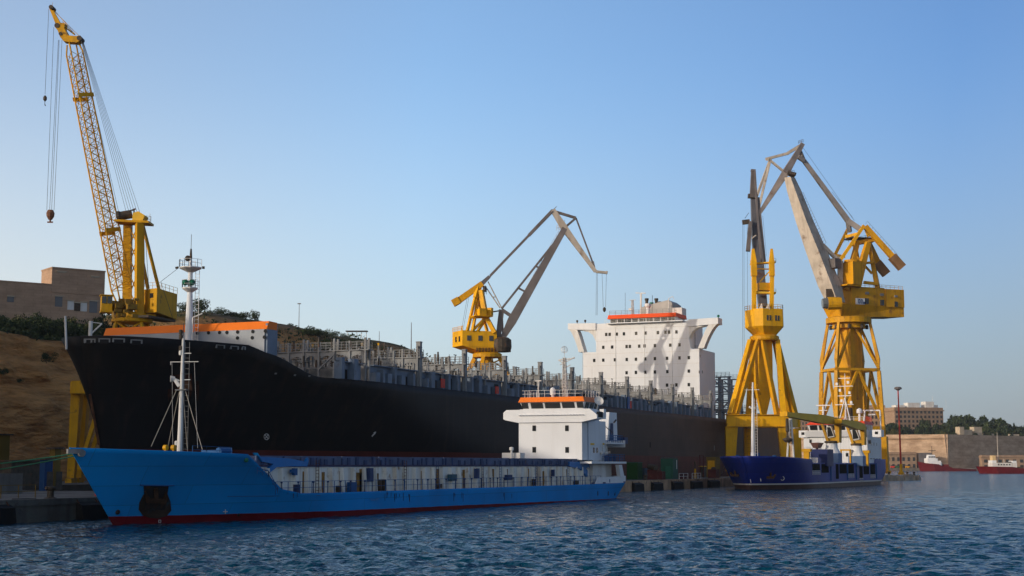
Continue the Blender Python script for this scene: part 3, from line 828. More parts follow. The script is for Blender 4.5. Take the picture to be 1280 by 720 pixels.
# ------------------------------------------------------------------ the container ship in the dry dock
def hull_paint(name, top, boot, zb, band=None, rough=0.4, rusty=0.4, top2=None, x0=0, x1=1, spec=0.5, trim=0.0, tx=0.0, plate=2.6):
    """hull paint with a boot-top below height zb, scuffs, run-off streaks; top2 = second tone towards x1, grazing reflection painted in"""
    m = bpy.data.materials.new(name); m.use_nodes = True
    t = m.node_tree; N = t.nodes; L = t.links; b = N['Principled BSDF']
    b.inputs['Roughness'].default_value = rough
    b.inputs['Specular IOR Level'].default_value = spec
    tc = N.new('ShaderNodeTexCoord'); sx = N.new('ShaderNodeSeparateXYZ'); L.new(tc.outputs['Object'], sx.inputs[0])
    def mixc(fac, a, c):
        x = N.new('ShaderNodeMix'); x.data_type = 'RGBA'
        for i, vv in ((6, a), (7, c)):
            if isinstance(vv, tuple): x.inputs[i].default_value = (*vv, 1)
            else: L.new(vv, x.inputs[i])
        if isinstance(fac, float): x.inputs[0].default_value = fac
        else: L.new(fac, x.inputs[0])
        return x.outputs[2]
    def rng_(src, a, c, lo=0.0, hi=1.0):
        r = N.new('ShaderNodeMapRange'); r.inputs[1].default_value = a; r.inputs[2].default_value = c
        r.inputs[3].default_value = lo; r.inputs[4].default_value = hi; L.new(src, r.inputs[0]); return r.outputs[0]
    def noise(sc, det=6, scl=(1, 1, 1)):
        mp = N.new('ShaderNodeMapping'); mp.inputs['Scale'].default_value = scl; L.new(tc.outputs['Object'], mp.inputs[0])
        n = N.new('ShaderNodeTexNoise'); n.inputs['Scale'].default_value = sc; n.inputs['Detail'].default_value = det
        L.new(mp.outputs[0], n.inputs['Vector']); return n.outputs[0]
    col = top
    if top2 is not None: col = mixc(rng_(sx.outputs[0], x0, x1), top, top2)
    n1 = noise(0.12, 8)
    col = mixc(rng_(n1, 0.42, 0.7, 0, 0.55), col, tuple(0.55 * v + 0.01 for v in top))
    st = noise(0.7, 5, (1, 1, 0.06))
    col = mixc(rng_(st, 0.52, 0.75, 0, 0.30 * rusty), col, (0.16, 0.085, 0.05))
    bt = mixc(rng_(noise(0.35, 8), 0.4, 0.68, 0, 0.6), boot, tuple(0.45 * v for v in boot))
    nz = noise(0.5, 4); 
    off = N.new('ShaderNodeMath'); off.operation = 'MULTIPLY_ADD'; off.inputs[1].default_value = 0.10; L.new(nz, off.inputs[0]); L.new(sx.outputs[2], off.inputs[2])
    if trim:
        tm = N.new('ShaderNodeMath'); tm.operation = 'MULTIPLY_ADD'; tm.inputs[1].default_value = trim; tm.inputs[2].default_value = -tx * trim
        L.new(sx.outputs[0], tm.inputs[0]); ta = N.new('ShaderNodeMath'); L.new(tm.outputs[0], ta.inputs[0]); L.new(off.outputs[0], ta.inputs[1]); off = ta
    f = rng_(off.outputs[0], zb + 0.03, zb + 0.07)
    col = mixc(f, bt, col)
    if band:
        z0, z1, bc = band
        up = rng_(sx.outputs[2], z0, z0 + 0.02); dn = rng_(sx.outputs[2], z1, z1 + 0.02, 1, 0)
        mm = N.new('ShaderNodeMath'); mm.operation = 'MULTIPLY'; L.new(up, mm.inputs[0]); L.new(dn, mm.inputs[1])
        col = mixc(mm.outputs[0], col, bc)
    L.new(col, b.inputs['Base Color'])
    cb = N.new('ShaderNodeCombineXYZ'); L.new(sx.outputs[0], cb.inputs[0]); L.new(sx.outputs[2], cb.inputs[1])
    br = N.new('ShaderNodeTexBrick'); br.inputs['Scale'].default_value = 1.0; br.inputs['Brick Width'].default_value = 9.0; br.inputs['Row Height'].default_value = plate
    br.inputs['Mortar Size'].default_value = 0.03; br.inputs['Color1'].default_value = (1, 1, 1, 1); br.inputs['Color2'].default_value = (0.80, 0.82, 0.84, 1); br.inputs['Mortar'].default_value = (0.62, 0.58, 0.55, 1)
    L.new(cb.outputs[0], br.inputs['Vector'])
    pm = N.new('ShaderNodeMix'); pm.data_type = 'RGBA'; pm.blend_type = 'MULTIPLY'; pm.inputs[0].default_value = 0.8
    L.new(col, pm.inputs[6]); L.new(br.outputs['Color'], pm.inputs[7]); L.new(pm.outputs[2], b.inputs['Base Color'])
    bp = N.new('ShaderNodeBump'); bp.inputs['Strength'].default_value = 0.16; bp.inputs['Distance'].default_value = 0.25
    L.new(noise(0.35, 2, (1, 1, 0.7)), bp.inputs['Height']); L.new(bp.outputs[0], b.inputs['Normal'])
    return m

CY = 121.0          # centre line of the container ship
CP = 101.0          # port side
DZ = 16.35          # deck height
def big_sheer(x):
    if x < 159: return 19.8 - 0.15 * min(1, max(0, (x - 141) / 18.0))
    if x < 162: return 19.65 - (x - 159) / 3.0 * 0.7
    if x < 173: k = (x - 162) / 11.0; return 18.95 - (k * k * (3 - 2 * k) * 0.6 + 0.4 * k) * 2.6
    return DZ
STEM0 = 141.0
def big_cy(x):
    t = min(1, max(0, (x - 165) / 95.0)); t = t * t * (3 - 2 * t)
    return 116.5 + 4.5 * t
def big_stem(z):
    if z > 30: z = 19.8
    if z >= 5.8: return STEM0 + (19.8 - z) * 0.33
    return STEM0 + 14.0 * 0.33 + (5.8 - z) * 0.3
def big_shape(dx, z):
    k = min(1.0, max(0.0, (z + 2) / 21.8))
    Lz = 92 + (32 - 92) * k
    p = 0.92 + (0.45 - 0.92) * k
    return min(1.0, max(0.0, dx / Lz)) ** p
M_BIGHULL = hull_paint('black_hull_paint', (0.0075, 0.0075, 0.009), (0.115, 0.024, 0.020), 6.55, None, 0.55, 0.3, (0.085, 0.052, 0.040), 220, 345, spec=0.14)  # browner aft: weathered brown plus grazing reflection put into the colour
BIG = thing('container_ship', 'huge black hulled container ship without cargo, standing in the dry dock behind the blue ship', 'ship', (0, CY, 0))
ts = sorted(set([0, 0.002, 0.005, 0.01, 0.016, 0.024, 0.034, 0.046, 0.06] + [(x - STEM0) / (442 - STEM0) for x in (159, 160.5, 162, 164, 166, 168, 170, 171.5, 173, 176, 180, 186, 192, 200, 210, 225, 245, 270, 300, 350, 400, 442)]))
hb = hull_mesh(442, big_stem, 40, big_cy, big_shape, -7, big_sheer, ts, [0, .1, .2, .3, .38, .45, .5, .55, .6, .66, .72, .78, .84, .9, .95, 1.0])
hull = hb.build('hull', M_BIGHULL, BIG, True)
md = hull.modifiers.new('plate', 'SOLIDIFY'); md.thickness = 0.12; md.offset = -1
g = MB()
xs = [142, 143.5, 146, 150, 155, 161, 168, 176, 200, 230, 260, 442]
def deck_ring(zf, inset):
    L_, R_ = [], []
    for x in xs:
        zz = zf(x); cy_ = big_cy(x); b = (cy_ - CP) * big_shape(x - big_stem(min(zz, 19.7)), zz) - inset
        L_.append((x, cy_ - max(b, 0.2), zz)); R_.append((x, cy_ + max(b, 0.2), zz))
    return L_, R_
A_, B_ = deck_ring(lambda x: 18.3 if x < 166 else DZ - 0.02, 0.3)
n = len(xs); g.add(A_ + B_, [(i, i + 1, n + i + 1, n + i) for i in range(n - 1)])
g.build('deck', M_GREY, BIG)

# stem bar rusted where the plates meet
g = MB()
pts = [Vector((big_stem(z) - 0.06, 116.5, z)) for z in (7, 9, 11, 13)]
g.path(pts, 0.16); g.build('stem_bar', M_RUSTY, BIG)

# framed fairleads along the bow bulwark
def bow_y(x, z): return big_cy(x) - (big_cy(x) - CP) * big_shape(x - big_stem(z), z)
def fairlead(px, py, w, h):
    # solve the port shell point seen at that pixel
    lo = None
    for k in range(500):
        x = big_stem(19) + 0.05 + k * 0.06
        y = bow_y(x, 19.0); D = Vector((x, y, 0)); pxx = 640 + F * D.dot(RGT) / D.dot(FWD) * math.cos(PITCH)
        if pxx >= px: lo = (x, y); break
    if lo is None: return
    x, y = lo
    z = P(px, py, d=Vector((x, y, 0)).dot(FWD)).z
    y = bow_y(x, z); y2 = bow_y(x + 0.6, z)
    u = Vector((0.6, y2 - y, 0)).normalized(); nn = Vector((u.y, -u.x, 0))
    c = Vector((x, y, z)) + nn * 0.06
    f = MB()
    f.obox((c.x, c.y, 0), u, w / 2, 0.12, z + h / 2 - 0.12, z + h / 2)
    for s in (-1, 1):
        e = c + u * s * (w / 2 - 0.08); f.obox((e.x, e.y, 0), u, 0.08, 0.12, z - h / 2 + 0.2, z + h / 2 - 0.123)
    fr = f.build('fairlead', M_GREY, BIG)
    f = MB(); f.obox((c.x, c.y, 0), u, w / 2 - 0.18, 0.06, z - h / 2 + 0.05, z + h / 2 - 0.14); f.build('opening', M_BLACK, fr)
for px, py, w in ((87, 427.5, 1.0), (100, 427, 1.2), (113, 427, 1.5), (130, 426.5, 1.6), (148, 426.5, 1.7), (171, 428, 1.7), (275, 434, 1.6), (293, 435.5, 1.5), (304, 436, 0.7)):
    fairlead(px, py, w * 0.85, 0.66)
# marks painted on the port side: thruster mark, tug mark
def on_port(px, py):
    p = P(px, py, c=CP)
    for _ in range(30):
        y = bow_y(p.x, p.z) if p.x < 240 else CP
        p = P(px, py, c=y)
    return p
def hull_mark(px, py, r, kind):
    p = on_port(px, py); q_ = on_port(px + 4, py); u = Vector((q_.x - p.x, q_.y - p.y, 0)).normalized(); n_ = Vector((u.y, -u.x, 0))
    up = (on_port(px, py - 4) - on_port(px, py + 4)).normalized()
    p = p + n_ * 0.10; g = MB()
    if kind == 'ring':
        m = 20
        for i in range(m):
            a0, a1 = 2 * math.pi * i / m, 2 * math.pi * (i + 1) / m
            g.beam(p + u * r * math.cos(a0) + up * r * math.sin(a0), p + u * r * math.cos(a1) + up * r * math.sin(a1), 0.05, 0.075)
        for a in (0.785, 2.356): g.beam(p + (u * math.cos(a) + up * math.sin(a)) * -r * 0.8, p + (u * math.cos(a) + up * math.sin(a)) * r * 0.8, 0.04, 0.08)
        g.build('thruster_mark', M_WHITE2, BIG)
    elif kind == 'bar':
        g.obeam(p - u * r, p + u * r, up, 0.22, 0.04); g.build('draught_mark', M_GREY, BIG)
    else:
        g.obeam(p - u * r - up * r * 0.8, p + up * 0.1, up, 0.25, 0.04); g.obeam(p + up * 0.15, p + u * r * 0.8 + up * r, up, 0.55, 0.04, 0.15, 0.04)
        g.build('tug_mark', M_WHITE2, BIG)
M_RSTK = mat('rust_weeping', (0.045, 0.014, 0.008), 0.9, 0.4, 1.0)
for px, py, w, h in ((222, 478, 1.4, 2.0), (236, 480, 1.0, 2.6), (246, 486, 0.6, 2.0), (212, 492, 0.5, 1.2)):
    p = on_port(px, py); q_ = on_port(px + 4, py); u = Vector((q_.x - p.x, q_.y - p.y, 0)).normalized(); n_ = Vector((u.y, -u.x, 0)); up = (on_port(px, py - 4) - on_port(px, py + 4)).normalized()
    g = MB(); c_ = p + n_ * .02; pts = [c_ + u * (w * k) + up * (h * j) for k, j in ((-.5, .5), (.4, .6), (.55, -.2), (.2, -.9), (-.1, -.4), (-.3, -1.0), (-.6, -.3))]; g.prism(pts, n_ * .03); g.build('rust_stain', M_RSTK, BIG)
hull_mark(332.5, 546, 0.46, 'ring'); hull_mark(467, 543, 0.5, 'arrow')
for px, py in ((344, 467), (368, 469), (386, 470)): hull_mark(px, py, 0.18, 'bar')
for px, py in ((702, 561), (813, 556), (893, 560)):
    p = P(px, py, c=CP - 0.05); g = MB(); g.box(p.x - 0.25, p.x + 0.25, CP - 0.06, CP + 0.02, p.z - 0.6, p.z + 0.6); g.build('draught_mark', M_GREY if px > 880 else M_BLACK, BIG)
# anchor and rust below the hawse pipe
p = on_port(229, 482)
g = MB(); g.obox((p.x, p.y - 0.25, 0), Vector((0.55, -0.83, 0)), 0.9, 0.35, p.z - 0.6, p.z + 0.5, 0.2); g.build('anchor', M_RUSTY, BIG)

# breakwater on the forecastle: grey wall with an orange hood
zt = P(240, 405, s=163).z; zo = P(240, 415, s=163).z
g = MB(); g.box(163, 165.4, 104.9, 131.0, 18.8, zo - 0.002); bw = g.build('breakwater', M_GREYW, BIG)
g = MB(); g.prism([(162.97, 104.55, zo), (165.45, 104.55, zo), (165.45, 104.55, zt - 0.06), (163.5, 104.55, zt)], (0, 26.1, 0)); g.build('orange_hood', M_ORANGE, BIG)
g = MB(); g.box(163.2, 165.6, 104.57, 104.88, 18.8, zt - 0.3); g.build('end_plate', M_GREYB, BIG)  # port end of the wall, its shade put into a bluer, darker grey
pr = MB(); pr.lathe((0, 0, 0), [(0.24, -0.02), (0.24, 0.05)], 10)
for i in range(len(pr.v)): x, y, z = pr.v[i]; pr.v[i] = (-z, x, y)
pr = proto(pr, 'porthole', M_GLASS)
for px, py in ((260.7, 416), (274.4, 415.6), (283.6, 415.5), (297, 415), (316, 414.4), (331.7, 413.8), (296.8, 422.5), (315.3, 422.2), (330.5, 421.4), (247, 416.7)):
    q_ = P(px, py, s=162.97); put(pr, BIG, q_)
# winches, vents and bitts showing above the bulwark
for px, h, m in ((181, 1.4, M_GREY), (188, 1.5, M_DKMACH), (194, 1.7, M_DKMACH), (203, 1.3, M_GREY), (210, 2.0, M_WHITE2), (220, 2.1, M_DKMACH), (176, 1.1, M_GREY), (255, 1.5, M_GREY), (251, 1.6, M_WHITE2), (259, 1.4, M_WHITE2), (278, 1.2, M_DKMACH)):
    q_ = P(px, 430, c=116 if px < 200 else 113 if px < 235 else 109)
    g = MB(); zz = 18.3
    if px in (210, 220, 251, 255): g.tube((q_.x, q_.y, zz + h - 0.45), (q_.x + 0.5, q_.y - 0.7, zz + h - 0.4), 0.45, n=10); g.tube((q_.x + .2, q_.y - 0.3, zz), (q_.x + .2, q_.y - 0.3, zz + h - 0.5), 0.25, n=8)
    else: g.lathe((q_.x, q_.y, zz), [(0.3, 0), (0.25, h * 0.6), (0.42, h * 0.65), (0.42, h * 0.9), (0.15, h)], 8)
    g.build('mooring_winch' if px in (210, 220) else 'vent', m, BIG)
# davit posts at the very bow
a = Vector((147, 117.5, 18.3)); b = P(80.5, 394, d=a.dot(FWD)); 
def upright(px0, py0, px1, py1, c, r, name, m, par=BIG, r2=None):
    a = P(px0, py0, c=c); b = P(px1, py1, d=a.dot(FWD)); g = MB(); g.tube(a - UP * 1.2, b, r, r2 or r, n=8); return g.build(name, m, par), a, b
upright(83.5, 424, 81.5, 395, 117, 0.13, 'jackstaff', M_WHITE2)
o_, a, b = upright(112.5, 424, 113.5, 401.5, 116, 0.24, 'davit_post', M_WHITE2)
g = MB(); g.tube(b - UP * 1.7 - RGT * 0.1 + UP * 0.0, P(127.5, 404.5, d=b.dot(FWD)), 0.1); g.tube(b - UP * 0.1, P(127.5, 404.5, d=b.dot(FWD)), 0.05)
g.build('davit_arm', M_WHITE2, BIG)

# foremast
MX, MY = 161.5, 115.6
def mz(py): return P(236, py, d=Vector((MX, MY, 0)).dot(FWD)).z
M_ = Vector((MX, MY, 0))
mast = MB()
mast.lathe((MX, MY, 0), [(0.50, 18.3), (0.50, mz(412)), (0.44, mz(385)), (0.32, mz(362)), (0.30, mz(337)), (0.22, mz(334)), (0.17, mz(323))], 12)
fm = mast.build('foremast', M_WHITE, BIG, False)
for py, r_, h_ in ((361, 1.05, 0.5), (335.5, 1.5, 0.55)):
    g = MB(); zz = mz(py); g.lathe((MX, MY, 0), [(0.33, zz - h_), (r_, zz), (r_, zz + 0.14), (0.3, zz + 0.14)], 10); pl = g.build('platform', M_WHITE2, fm)
    g = MB(); ring = [(MX + r_ * math.cos(a), MY + r_ * math.sin(a), zz + 0.14) for a in np.linspace(0.2, 5.0, 9)]; g.rail(ring, 1.0, 5, 0.03, 2); g.build('railing', M_WHITE2, fm)
M_LAMPG = mat('green_lamp_housing', (0.02, 0.16, 0.09), 0.4)
for dx in (-0.55, 0.35):
    p = M_ + RGT * dx; g = MB(); zz = mz(353.5); g.ball((p.x - 0.45 * FWD.x, p.y - 0.45 * FWD.y, zz), 0.42); g.build('lamp', M_LAMPG, fm)
g = MB(); zz = mz(323); g.ball((MX - 0.4 * RGT.x, MY - 0.4 * RGT.y, zz), 0.4); g.tube((MX, MY, zz), (MX, MY, mz(311)), 0.2, 0.12); g.build('mast_light', M_DKMACH, fm)
g = MB(); g.tube((MX, MY, mz(311)), (MX, MY, mz(293)), 0.035); g.build('whip_aerial', M_DKMACH, fm)
g = MB(); e = M_ + RGT * 0.95; g.ladder((e.x, e.y, 18.5), (e.x, e.y, mz(338)), RGT, 0.5, 0.5, 0.04); g.build('ladder', M_WHITE2, fm)
g = MB(); e = M_ - RGT * 1.6; g.beam((e.x, e.y, mz(336) + .2), (e.x - .4 * RGT.x, e.y - .4 * RGT.y, mz(335)), 0.25); e2 = M_ + RGT * 1.7; g.beam((e2.x, e2.y, mz(336)), (e2.x, e2.y, mz(333)), 0.3); g.build('side_light', M_DKMACH, fm)
g = MB(); g.tube(Vector((MX, MY, mz(335))) - RGT * 1.6, P(201, 352, d=Vector((MX, MY, 0)).dot(FWD) + 3), 0.03); g.tube(P(201, 352, d=Vector((MX, MY, 0)).dot(FWD) + 3), Vector((167, 121, 21.5)), 0.03); g.build('stay_wire', M_CABLE, fm)
g = MB(); e = M_ - FWD * 1.2 + RGT * 0.75; g.beam((e.x, e.y, 18.3), (e.x - 0.2 * RGT.x, e.y, mz(398)), 0.14); g.tube((e.x, e.y, mz(398)), (e.x + 1.2 * RGT.x, e.y + 1.2 * RGT.y, mz(393)), 0.09); g.build('light_bracket', M_WHITE2, fm)

# side casings along the deck edge: blue grey boxes, doors and gaps
def casing(x0, x1):
    g = MB(); dk = []
    g.box(x0, x1, CP + 1.32, CP + 1.6, DZ, DZ + 2.35); g.box(x0, x1, CP + 0.75, CP + 1.6, DZ + 2.353, DZ + 2.47)
    k = x0
    while k < x1 - 1.6:
        w = rng.choice((0.6, 0.8, 1.2)); h = rng.choice((1.4, 1.9, 2.5, 2.9)); gap = rng.choice((0.9, 1.6, 2.2, 2.6))
        g.box(k, min(k + w, x1), CP + 0.35, CP + 1.319, DZ, DZ + h)
        if gap > 1.5 and k + w + gap < x1: dk.append(MB().box(k + w + 0.3, k + w + gap - 0.3, CP + 1.25, CP + 1.317, DZ + 0.05, DZ + rng.choice((1.4, 1.9, 2.1))))
        k += w + gap
    o = g.build('side_casing', M_GREYB, BIG)
    for d_ in dk: d_.build('doorway', M_BLACK, o)
    return o
BR = [201.6 + 16.35 * k for k in range(-1, 11)]
for i, s in enumerate(BR[:-1]):
    if s > 170: casing(s + 1.6, s + 15.6)
casing(177, 184)
for x, zz in ((207.8, 1.4), (228.8, 1.2), (262, 1.3), (299, 1.5)):
    g = MB(); g.box(x, x + 1.3, CP + 0.2, CP + 0.33, DZ + 0.2, DZ + 0.2 + zz); g.build('fire_station', M_RED, BIG)
g = MB(); g.box(297.5, 299, CP + 0.15, CP + 0.3, DZ, DZ + 2.6); g.build('door', M_BLUEF, BIG)
# hatch coamings across the ship between the bridges
g = MB()
for s in BR[:-1]:
    for a in (1.6, 8.9): g.box(s + a, s + a + 6.4, CP + 2.2, CP + 37.8, DZ, DZ + 2.2)
g.build('hatch_coaming', M_GREY, BIG)

# lashing bridges
def lashing_bridge(top=21.0):
    g = MB(); y0, y1 = CP + 1.0, CP + 39.0; nb = 15
    ys = np.linspace(y0, y1, nb + 1)
    for i, y in enumerate(ys):
        tall = 22.6 if i % 2 == 0 else 22.2
        for dx in ((-0.55, 0.55) if i % 2 == 0 else (-0.55,)):
            g.box(dx - 0.14, dx + 0.14, y - 0.15, y + 0.15, DZ, tall)
    for y, yb in zip(ys[:-1], ys[1:]):
        a, b = y + 0.16, yb - 0.16; w = b - a
        # arched web plate
        pts = [(-0.5, a, 20.75), (-0.5, b, 20.75), (-0.5, b, 19.3), (-0.5, b - 0.3, 19.95), (-0.5, (a + b) / 2, 20.2), (-0.5, a + 0.3, 19.95), (-0.5, a, 19.3)]
        g.prism(pts, (0.14, 0, 0))
    g.box(-0.75, 0.75, y0 - 0.6, y1 + 0.6, 20.78, 20.92)
    g.box(-0.3, 0.3, y0, y1, 18.3, 18.55)
    for k in (2, 6, 9, 13):
        g.beam((-0.6, ys[k], 20.4), (-0.6, ys[k + 1], 18.2), 0.26)
    return g
def bridge_rail():
    g = MB()
    for dx in (-0.72, 0.72): g.rail([(dx, CP + 0.6, 20.92), (dx, CP + 39.4, 20.92)], 1.15, 0.85, 0.04, 3, 4)
    return g
def bridge_tower():
    g = MB()
    ring = lambda z, k: [(-.34 * k, -.34 * k, z), (.34 * k, -.34 * k, z), (.34 * k, .34 * k, z), (-.34 * k, .34 * k, z)]
    g.hexa(ring(DZ, 1), ring(23.1, 1)); g.hexa(ring(23.102, 1.12), ring(23.3, 1.12))
    for zz in (18.0, 19.4, 21.2, 22.3): g.hexa(ring(zz, 1.08), ring(zz + .12, 1.08))
    return g
def tied(mb, name, m):
    # parts drawn with the ship's y but x round the bridge itself
    return mb.build(name, m, None)
lb = tied(lashing_bridge(), 'lashing_bridge', M_GREY); lr = tied(bridge_rail(), 'railing', M_GREY); tw = tied(bridge_tower(), 'end_tower', M_GREY)
def shift_y(o): o.data.transform(Matrix.Translation((0, -CY, 0)))
shift_y(lb); shift_y(lr)
for i, s in enumerate(BR):
    o = lb if i == 0 else lb.copy()
    if i: COL.objects.link(o)
    o.parent = BIG; o.location = (s, 0, 0)
    r = lr if i == 0 else lr.copy()
    if i: COL.objects.link(r)
    r.parent = o; r.location = (0, 0, 0)
    for k, y in enumerate((CP + 1.0 - CY, CP + 39.0 - CY) if i > 0 else ()):
        w = tw if (i == 1 and k == 0) else tw.copy()
        if not (i == 1 and k == 0): COL.objects.link(w)
        w.parent = o; w.location = (0, y, 0)
# lower frames half way between the bridges
def mid_frame():
    g = MB()
    for i, y in enumerate(np.linspace(CP + 1.0, CP + 39.0, 16)):
        g.box(-0.14, 0.14, y - 0.16, y + 0.16, DZ, 20.6 if i % 3 else 21.3)
    g.box(-0.3, 0.3, CP + 0.6, CP + 39.4, 19.0, 19.35)
    for k in (1, 5, 9, 12): a = CP + 1 + k * 38 / 15; g.beam((-.2, a, 19.0), (-.2, a + 2.5, 17.0), .2)
    g.rail([(0, CP + 0.6, 19.35), (0, CP + 39.4, 19.35)], 1.0, 1.27, 0.035, 2)
    return g
mf = mid_frame().build('stacking_frame', M_GREY, None); shift_y(mf)
for i, s in enumerate(BR[:-1]):
    o = mf if i == 0 else mf.copy()
    if i: COL.objects.link(o)
    o.parent = BIG; o.location = (s + 8.1, 0, 0)
# yellow topped guide posts and deck clutter near the bow
for px, py, c in ((386.5, 431, 112), (391, 431, 112), (452.5, 429, 110), (473, 429, 108)):
    a = P(px, py + 30, c=c); b = P(px, py, d=a.dot(FWD)); g = MB(); g.beam(a, b, 0.22); po = g.build('guide_post', M_GREY, BIG)
    g = MB(); g.beam(b - UP * 0.35, b + UP * 0.02, 0.26); g.build('yellow_tip', M_YEL_BR, po)
cl = MB()
for i in range(1100):
    s = rng.uniform(178, 372); y = rng.uniform(CP + 0.5, CP + 26); h = rng.uniform(0.4, 1.5); z0 = rng.choice((DZ + 2.2, 18.55, 20.92))
    w = rng.uniform(0.05, 0.22)
    cl.box(s, s + w, y, y + w, z0, z0 + h)
    if i % 3 == 0: cl.box(s - 0.5, s + 0.5, y, y + 0.1, z0 + h, z0 + h + 0.12)
tag(cl.build('lashing_rods', M_DKMACH, BIG), kind='stuff')
for k in range(9):
    s = BR[2 + k] + rng.uniform(-0.4, 0.4); g = MB(); y = CP + rng.uniform(3, 9); g.box(s - 0.35, s + 0.35, y, y + 0.6, 20.95, 22.1); g.build('locker', M_RED if k == 1 else M_GREY, BIG)

# ---- deckhouse
HX = 370.0
def hp(px, py): return P(px, py, s=HX)
ze = hp(810, 438).z               # top of the lower, wider block
zu = hp(790, 403).z               # underside of bridge deck
g = MB(); g.box(HX, HX + 15, 106.2, 138.2, DZ, ze); dh = g.build('deckhouse', M_WHITE, BIG)
yl, yr = hp(745, 420).y, hp(861, 420).y
g = MB(); g.box(HX + 0.0, HX + 13, yr, yl, ze + 0.002, zu); g.build('upper_deckhouse', M_WHITE, BIG)
# chamfered shoulder joining both
g = MB(); 
for y0, y1 in ((yr, 108.0), ):
    g.prism([(HX, yr - 0.002, ze + 0.01), (HX, yr - 0.002, ze + 3.2), (HX, 108.6, ze + 0.6), (HX, 108.2, ze + 0.01)], (8, 0, 0))
g.build('shoulder', M_WHITE, BIG)
g = MB()
for zz in (hp(800, 441).z, hp(800, 456).z, hp(800, 472).z): g.box(HX - 0.05, HX - 0.002, 106.2, 138.2, zz, zz + 0.09)
for zz in (hp(800, 425).z, hp(800, 410).z): g.box(HX - 0.05, HX - 0.002, yr, yl, zz, zz + 0.09)
for y in (113.5, 121.0, 129.0): g.tube((HX - .06, y, DZ + 1), (HX - .06, y, zu - 1), 0.05, n=4)
g.build('deck_edge', M_WHITE2, dh)
# window list read off the photograph, front face
wz = 5.1409
rows = {0: [(297, 348), (319, 348), (365, 347), (411, 346), (489, 342), (549, 341), (629, 338), (678, 338), (701, 337), (748, 335)],
        1: [(278, 429), (335, 428), (428, 427), (449, 427), (509, 426), (543, 426), (610, 423), (708, 419), (768, 418)],
        2: [(220, 514), (278, 513), (353, 511), (429, 510), (488, 509), (548, 507), (610, 506), (688, 505), (768, 503), (828, 502)],
        3: [(428, 594), (488, 593), (548, 592), (610, 591), (690, 590), (828, 588)],
        4: [(688, 675), (748, 674), (828, 673)]}
wp = window_proto(0.66, 0.86, 'x')
for r, l in rows.items():
    zs = np.mean([hp(700 + x / wz, 350 + y / wz).z for x, y in l])
    for x, y in l:
        q_ = hp(700 + x / wz, 350 + y / wz); put(wp, BIG, (HX - 0.02, q_.y, zs))
wq = window_proto(0.5, 0.7, 'y')
for px, py in ((875, 445), (874, 465), (878, 465)):
    q_ = P(px, py, c=106.2); put(wq, BIG, (q_.x, 106.18, q_.z))
# bridge wings with curved struts
zw0 = hp(720, 414).z; zw1 = hp(720, 405).z
for sgn, ya, ym, yb in ((-1, 101.0, 106.5, yr), (1, 142.4, 136, yl)):
    g = MB(); g.hexa([(HX - 0.3, ya, zw0 + 0.5), (HX + 3.8, ya, zw0 + 0.5), (HX + 3.8, yb, zw0 + 0.1), (HX - 0.3, yb, zw0 + 0.1)],
           [(HX - 0.3, ya, zw1 + 0.2), (HX + 3.8, ya, zw1 + 0.2), (HX + 3.8, yb, zw1), (HX - 0.3, yb, zw1)])
    g.build('bridge_wing', M_WHITE, BIG)
for ya, yb, yc in ((102.4, 105.9, 108.2), (141.0, 138.4, 136.2)):
    g = MB(); prev = None
    # tapering curved bracket from the wing down to the lower block
    for k in range(9):
        t_ = k / 8
        y = ya + (yb + (-0.2 if yb < 120 else 0.2) - ya) * (t_ ** 0.75); z = zw0 + 0.45 + (ze + 0.1 - zw0 - 0.45) * t_
        w_ = 0.55 + 0.5 * (1 - t_) ** 2 + 0.25 * t_
        if prev:
            g.add([(HX - 0.2, prev[0] - prev[2], prev[1]), (HX + 2.4, prev[0] - prev[2], prev[1]), (HX + 2.4, prev[0] + prev[2], prev[1]), (HX - 0.2, prev[0] + prev[2], prev[1]),
                   (HX - 0.2, y - w_, z), (HX + 2.4, y - w_, z), (HX + 2.4, y + w_, z), (HX - 0.2, y + w_, z)],
                  [(0, 1, 5, 4), (1, 2, 6, 5), (2, 3, 7, 6), (3, 0, 4, 7)])
        prev = (y, z, w_)
    g.build('wing_strut', M_WHITE2, BIG)
    # arched fillet between wing and house
    g = MB(); yh = yr if ya < 120 else yl; s_ = 1 if ya < 120 else -1
    pts = [(HX, yh, zw0 + 0.1), (HX, yh - s_ * 4.2, zw0 + 0.12), (HX, yh - s_ * 2.2, zw0 - 0.25), (HX, yh - s_ * 0.9, zw0 - 1.2), (HX, yh, zw0 - 3.0)]
    g.prism(pts, (2.5, 0, 0)); g.build('wing_fillet', M_WHITE2, BIG)
# wheelhouse
zb0 = zu; zb1 = hp(800, 397.4).z; zb2 = hp(800, 392.5).z
wl, wr = hp(762, 398).y, hp(843.5, 398).y
g = MB(); g.box(HX + 0.4, HX + 9, wr, wl, zb0 + 0.002, zb1); g.build('wheelhouse', M_WHITE, BIG)
zc, zd = hp(800, 403).z, hp(800, 397.6).z
ww_ = MB(); nwin = 9
for k in range(nwin):
    a = wr + (wl - wr) * (k + 0.07) / nwin; b = wr + (wl - wr) * (k + 0.93) / nwin
    f = MB(); f.box(HX + 0.33, HX + 0.42, a, b, zd - 1.25, zd + 0.25); f.build('window', M_GLASS, BIG)
g = MB(); g.hexa([(HX - 0.5, wr - 0.5, zb1 + 0.003), (HX + 9.4, wr - 0.5, zb1 + 0.003), (HX + 9.4, wl + 0.5, zb1 + 0.003), (HX - 0.5, wl + 0.5, zb1 + 0.003)],
                 [(HX - 0.2, wr - 0.3, zb2), (HX + 9.4, wr - 0.3, zb2), (HX + 9.4, wl + 0.3, zb2), (HX - 0.2, wl + 0.3, zb2)]); g.build('orange_band', mat('bridge_red_orange', (0.80, 0.085, 0.012), 0.5, 0.05), BIG)
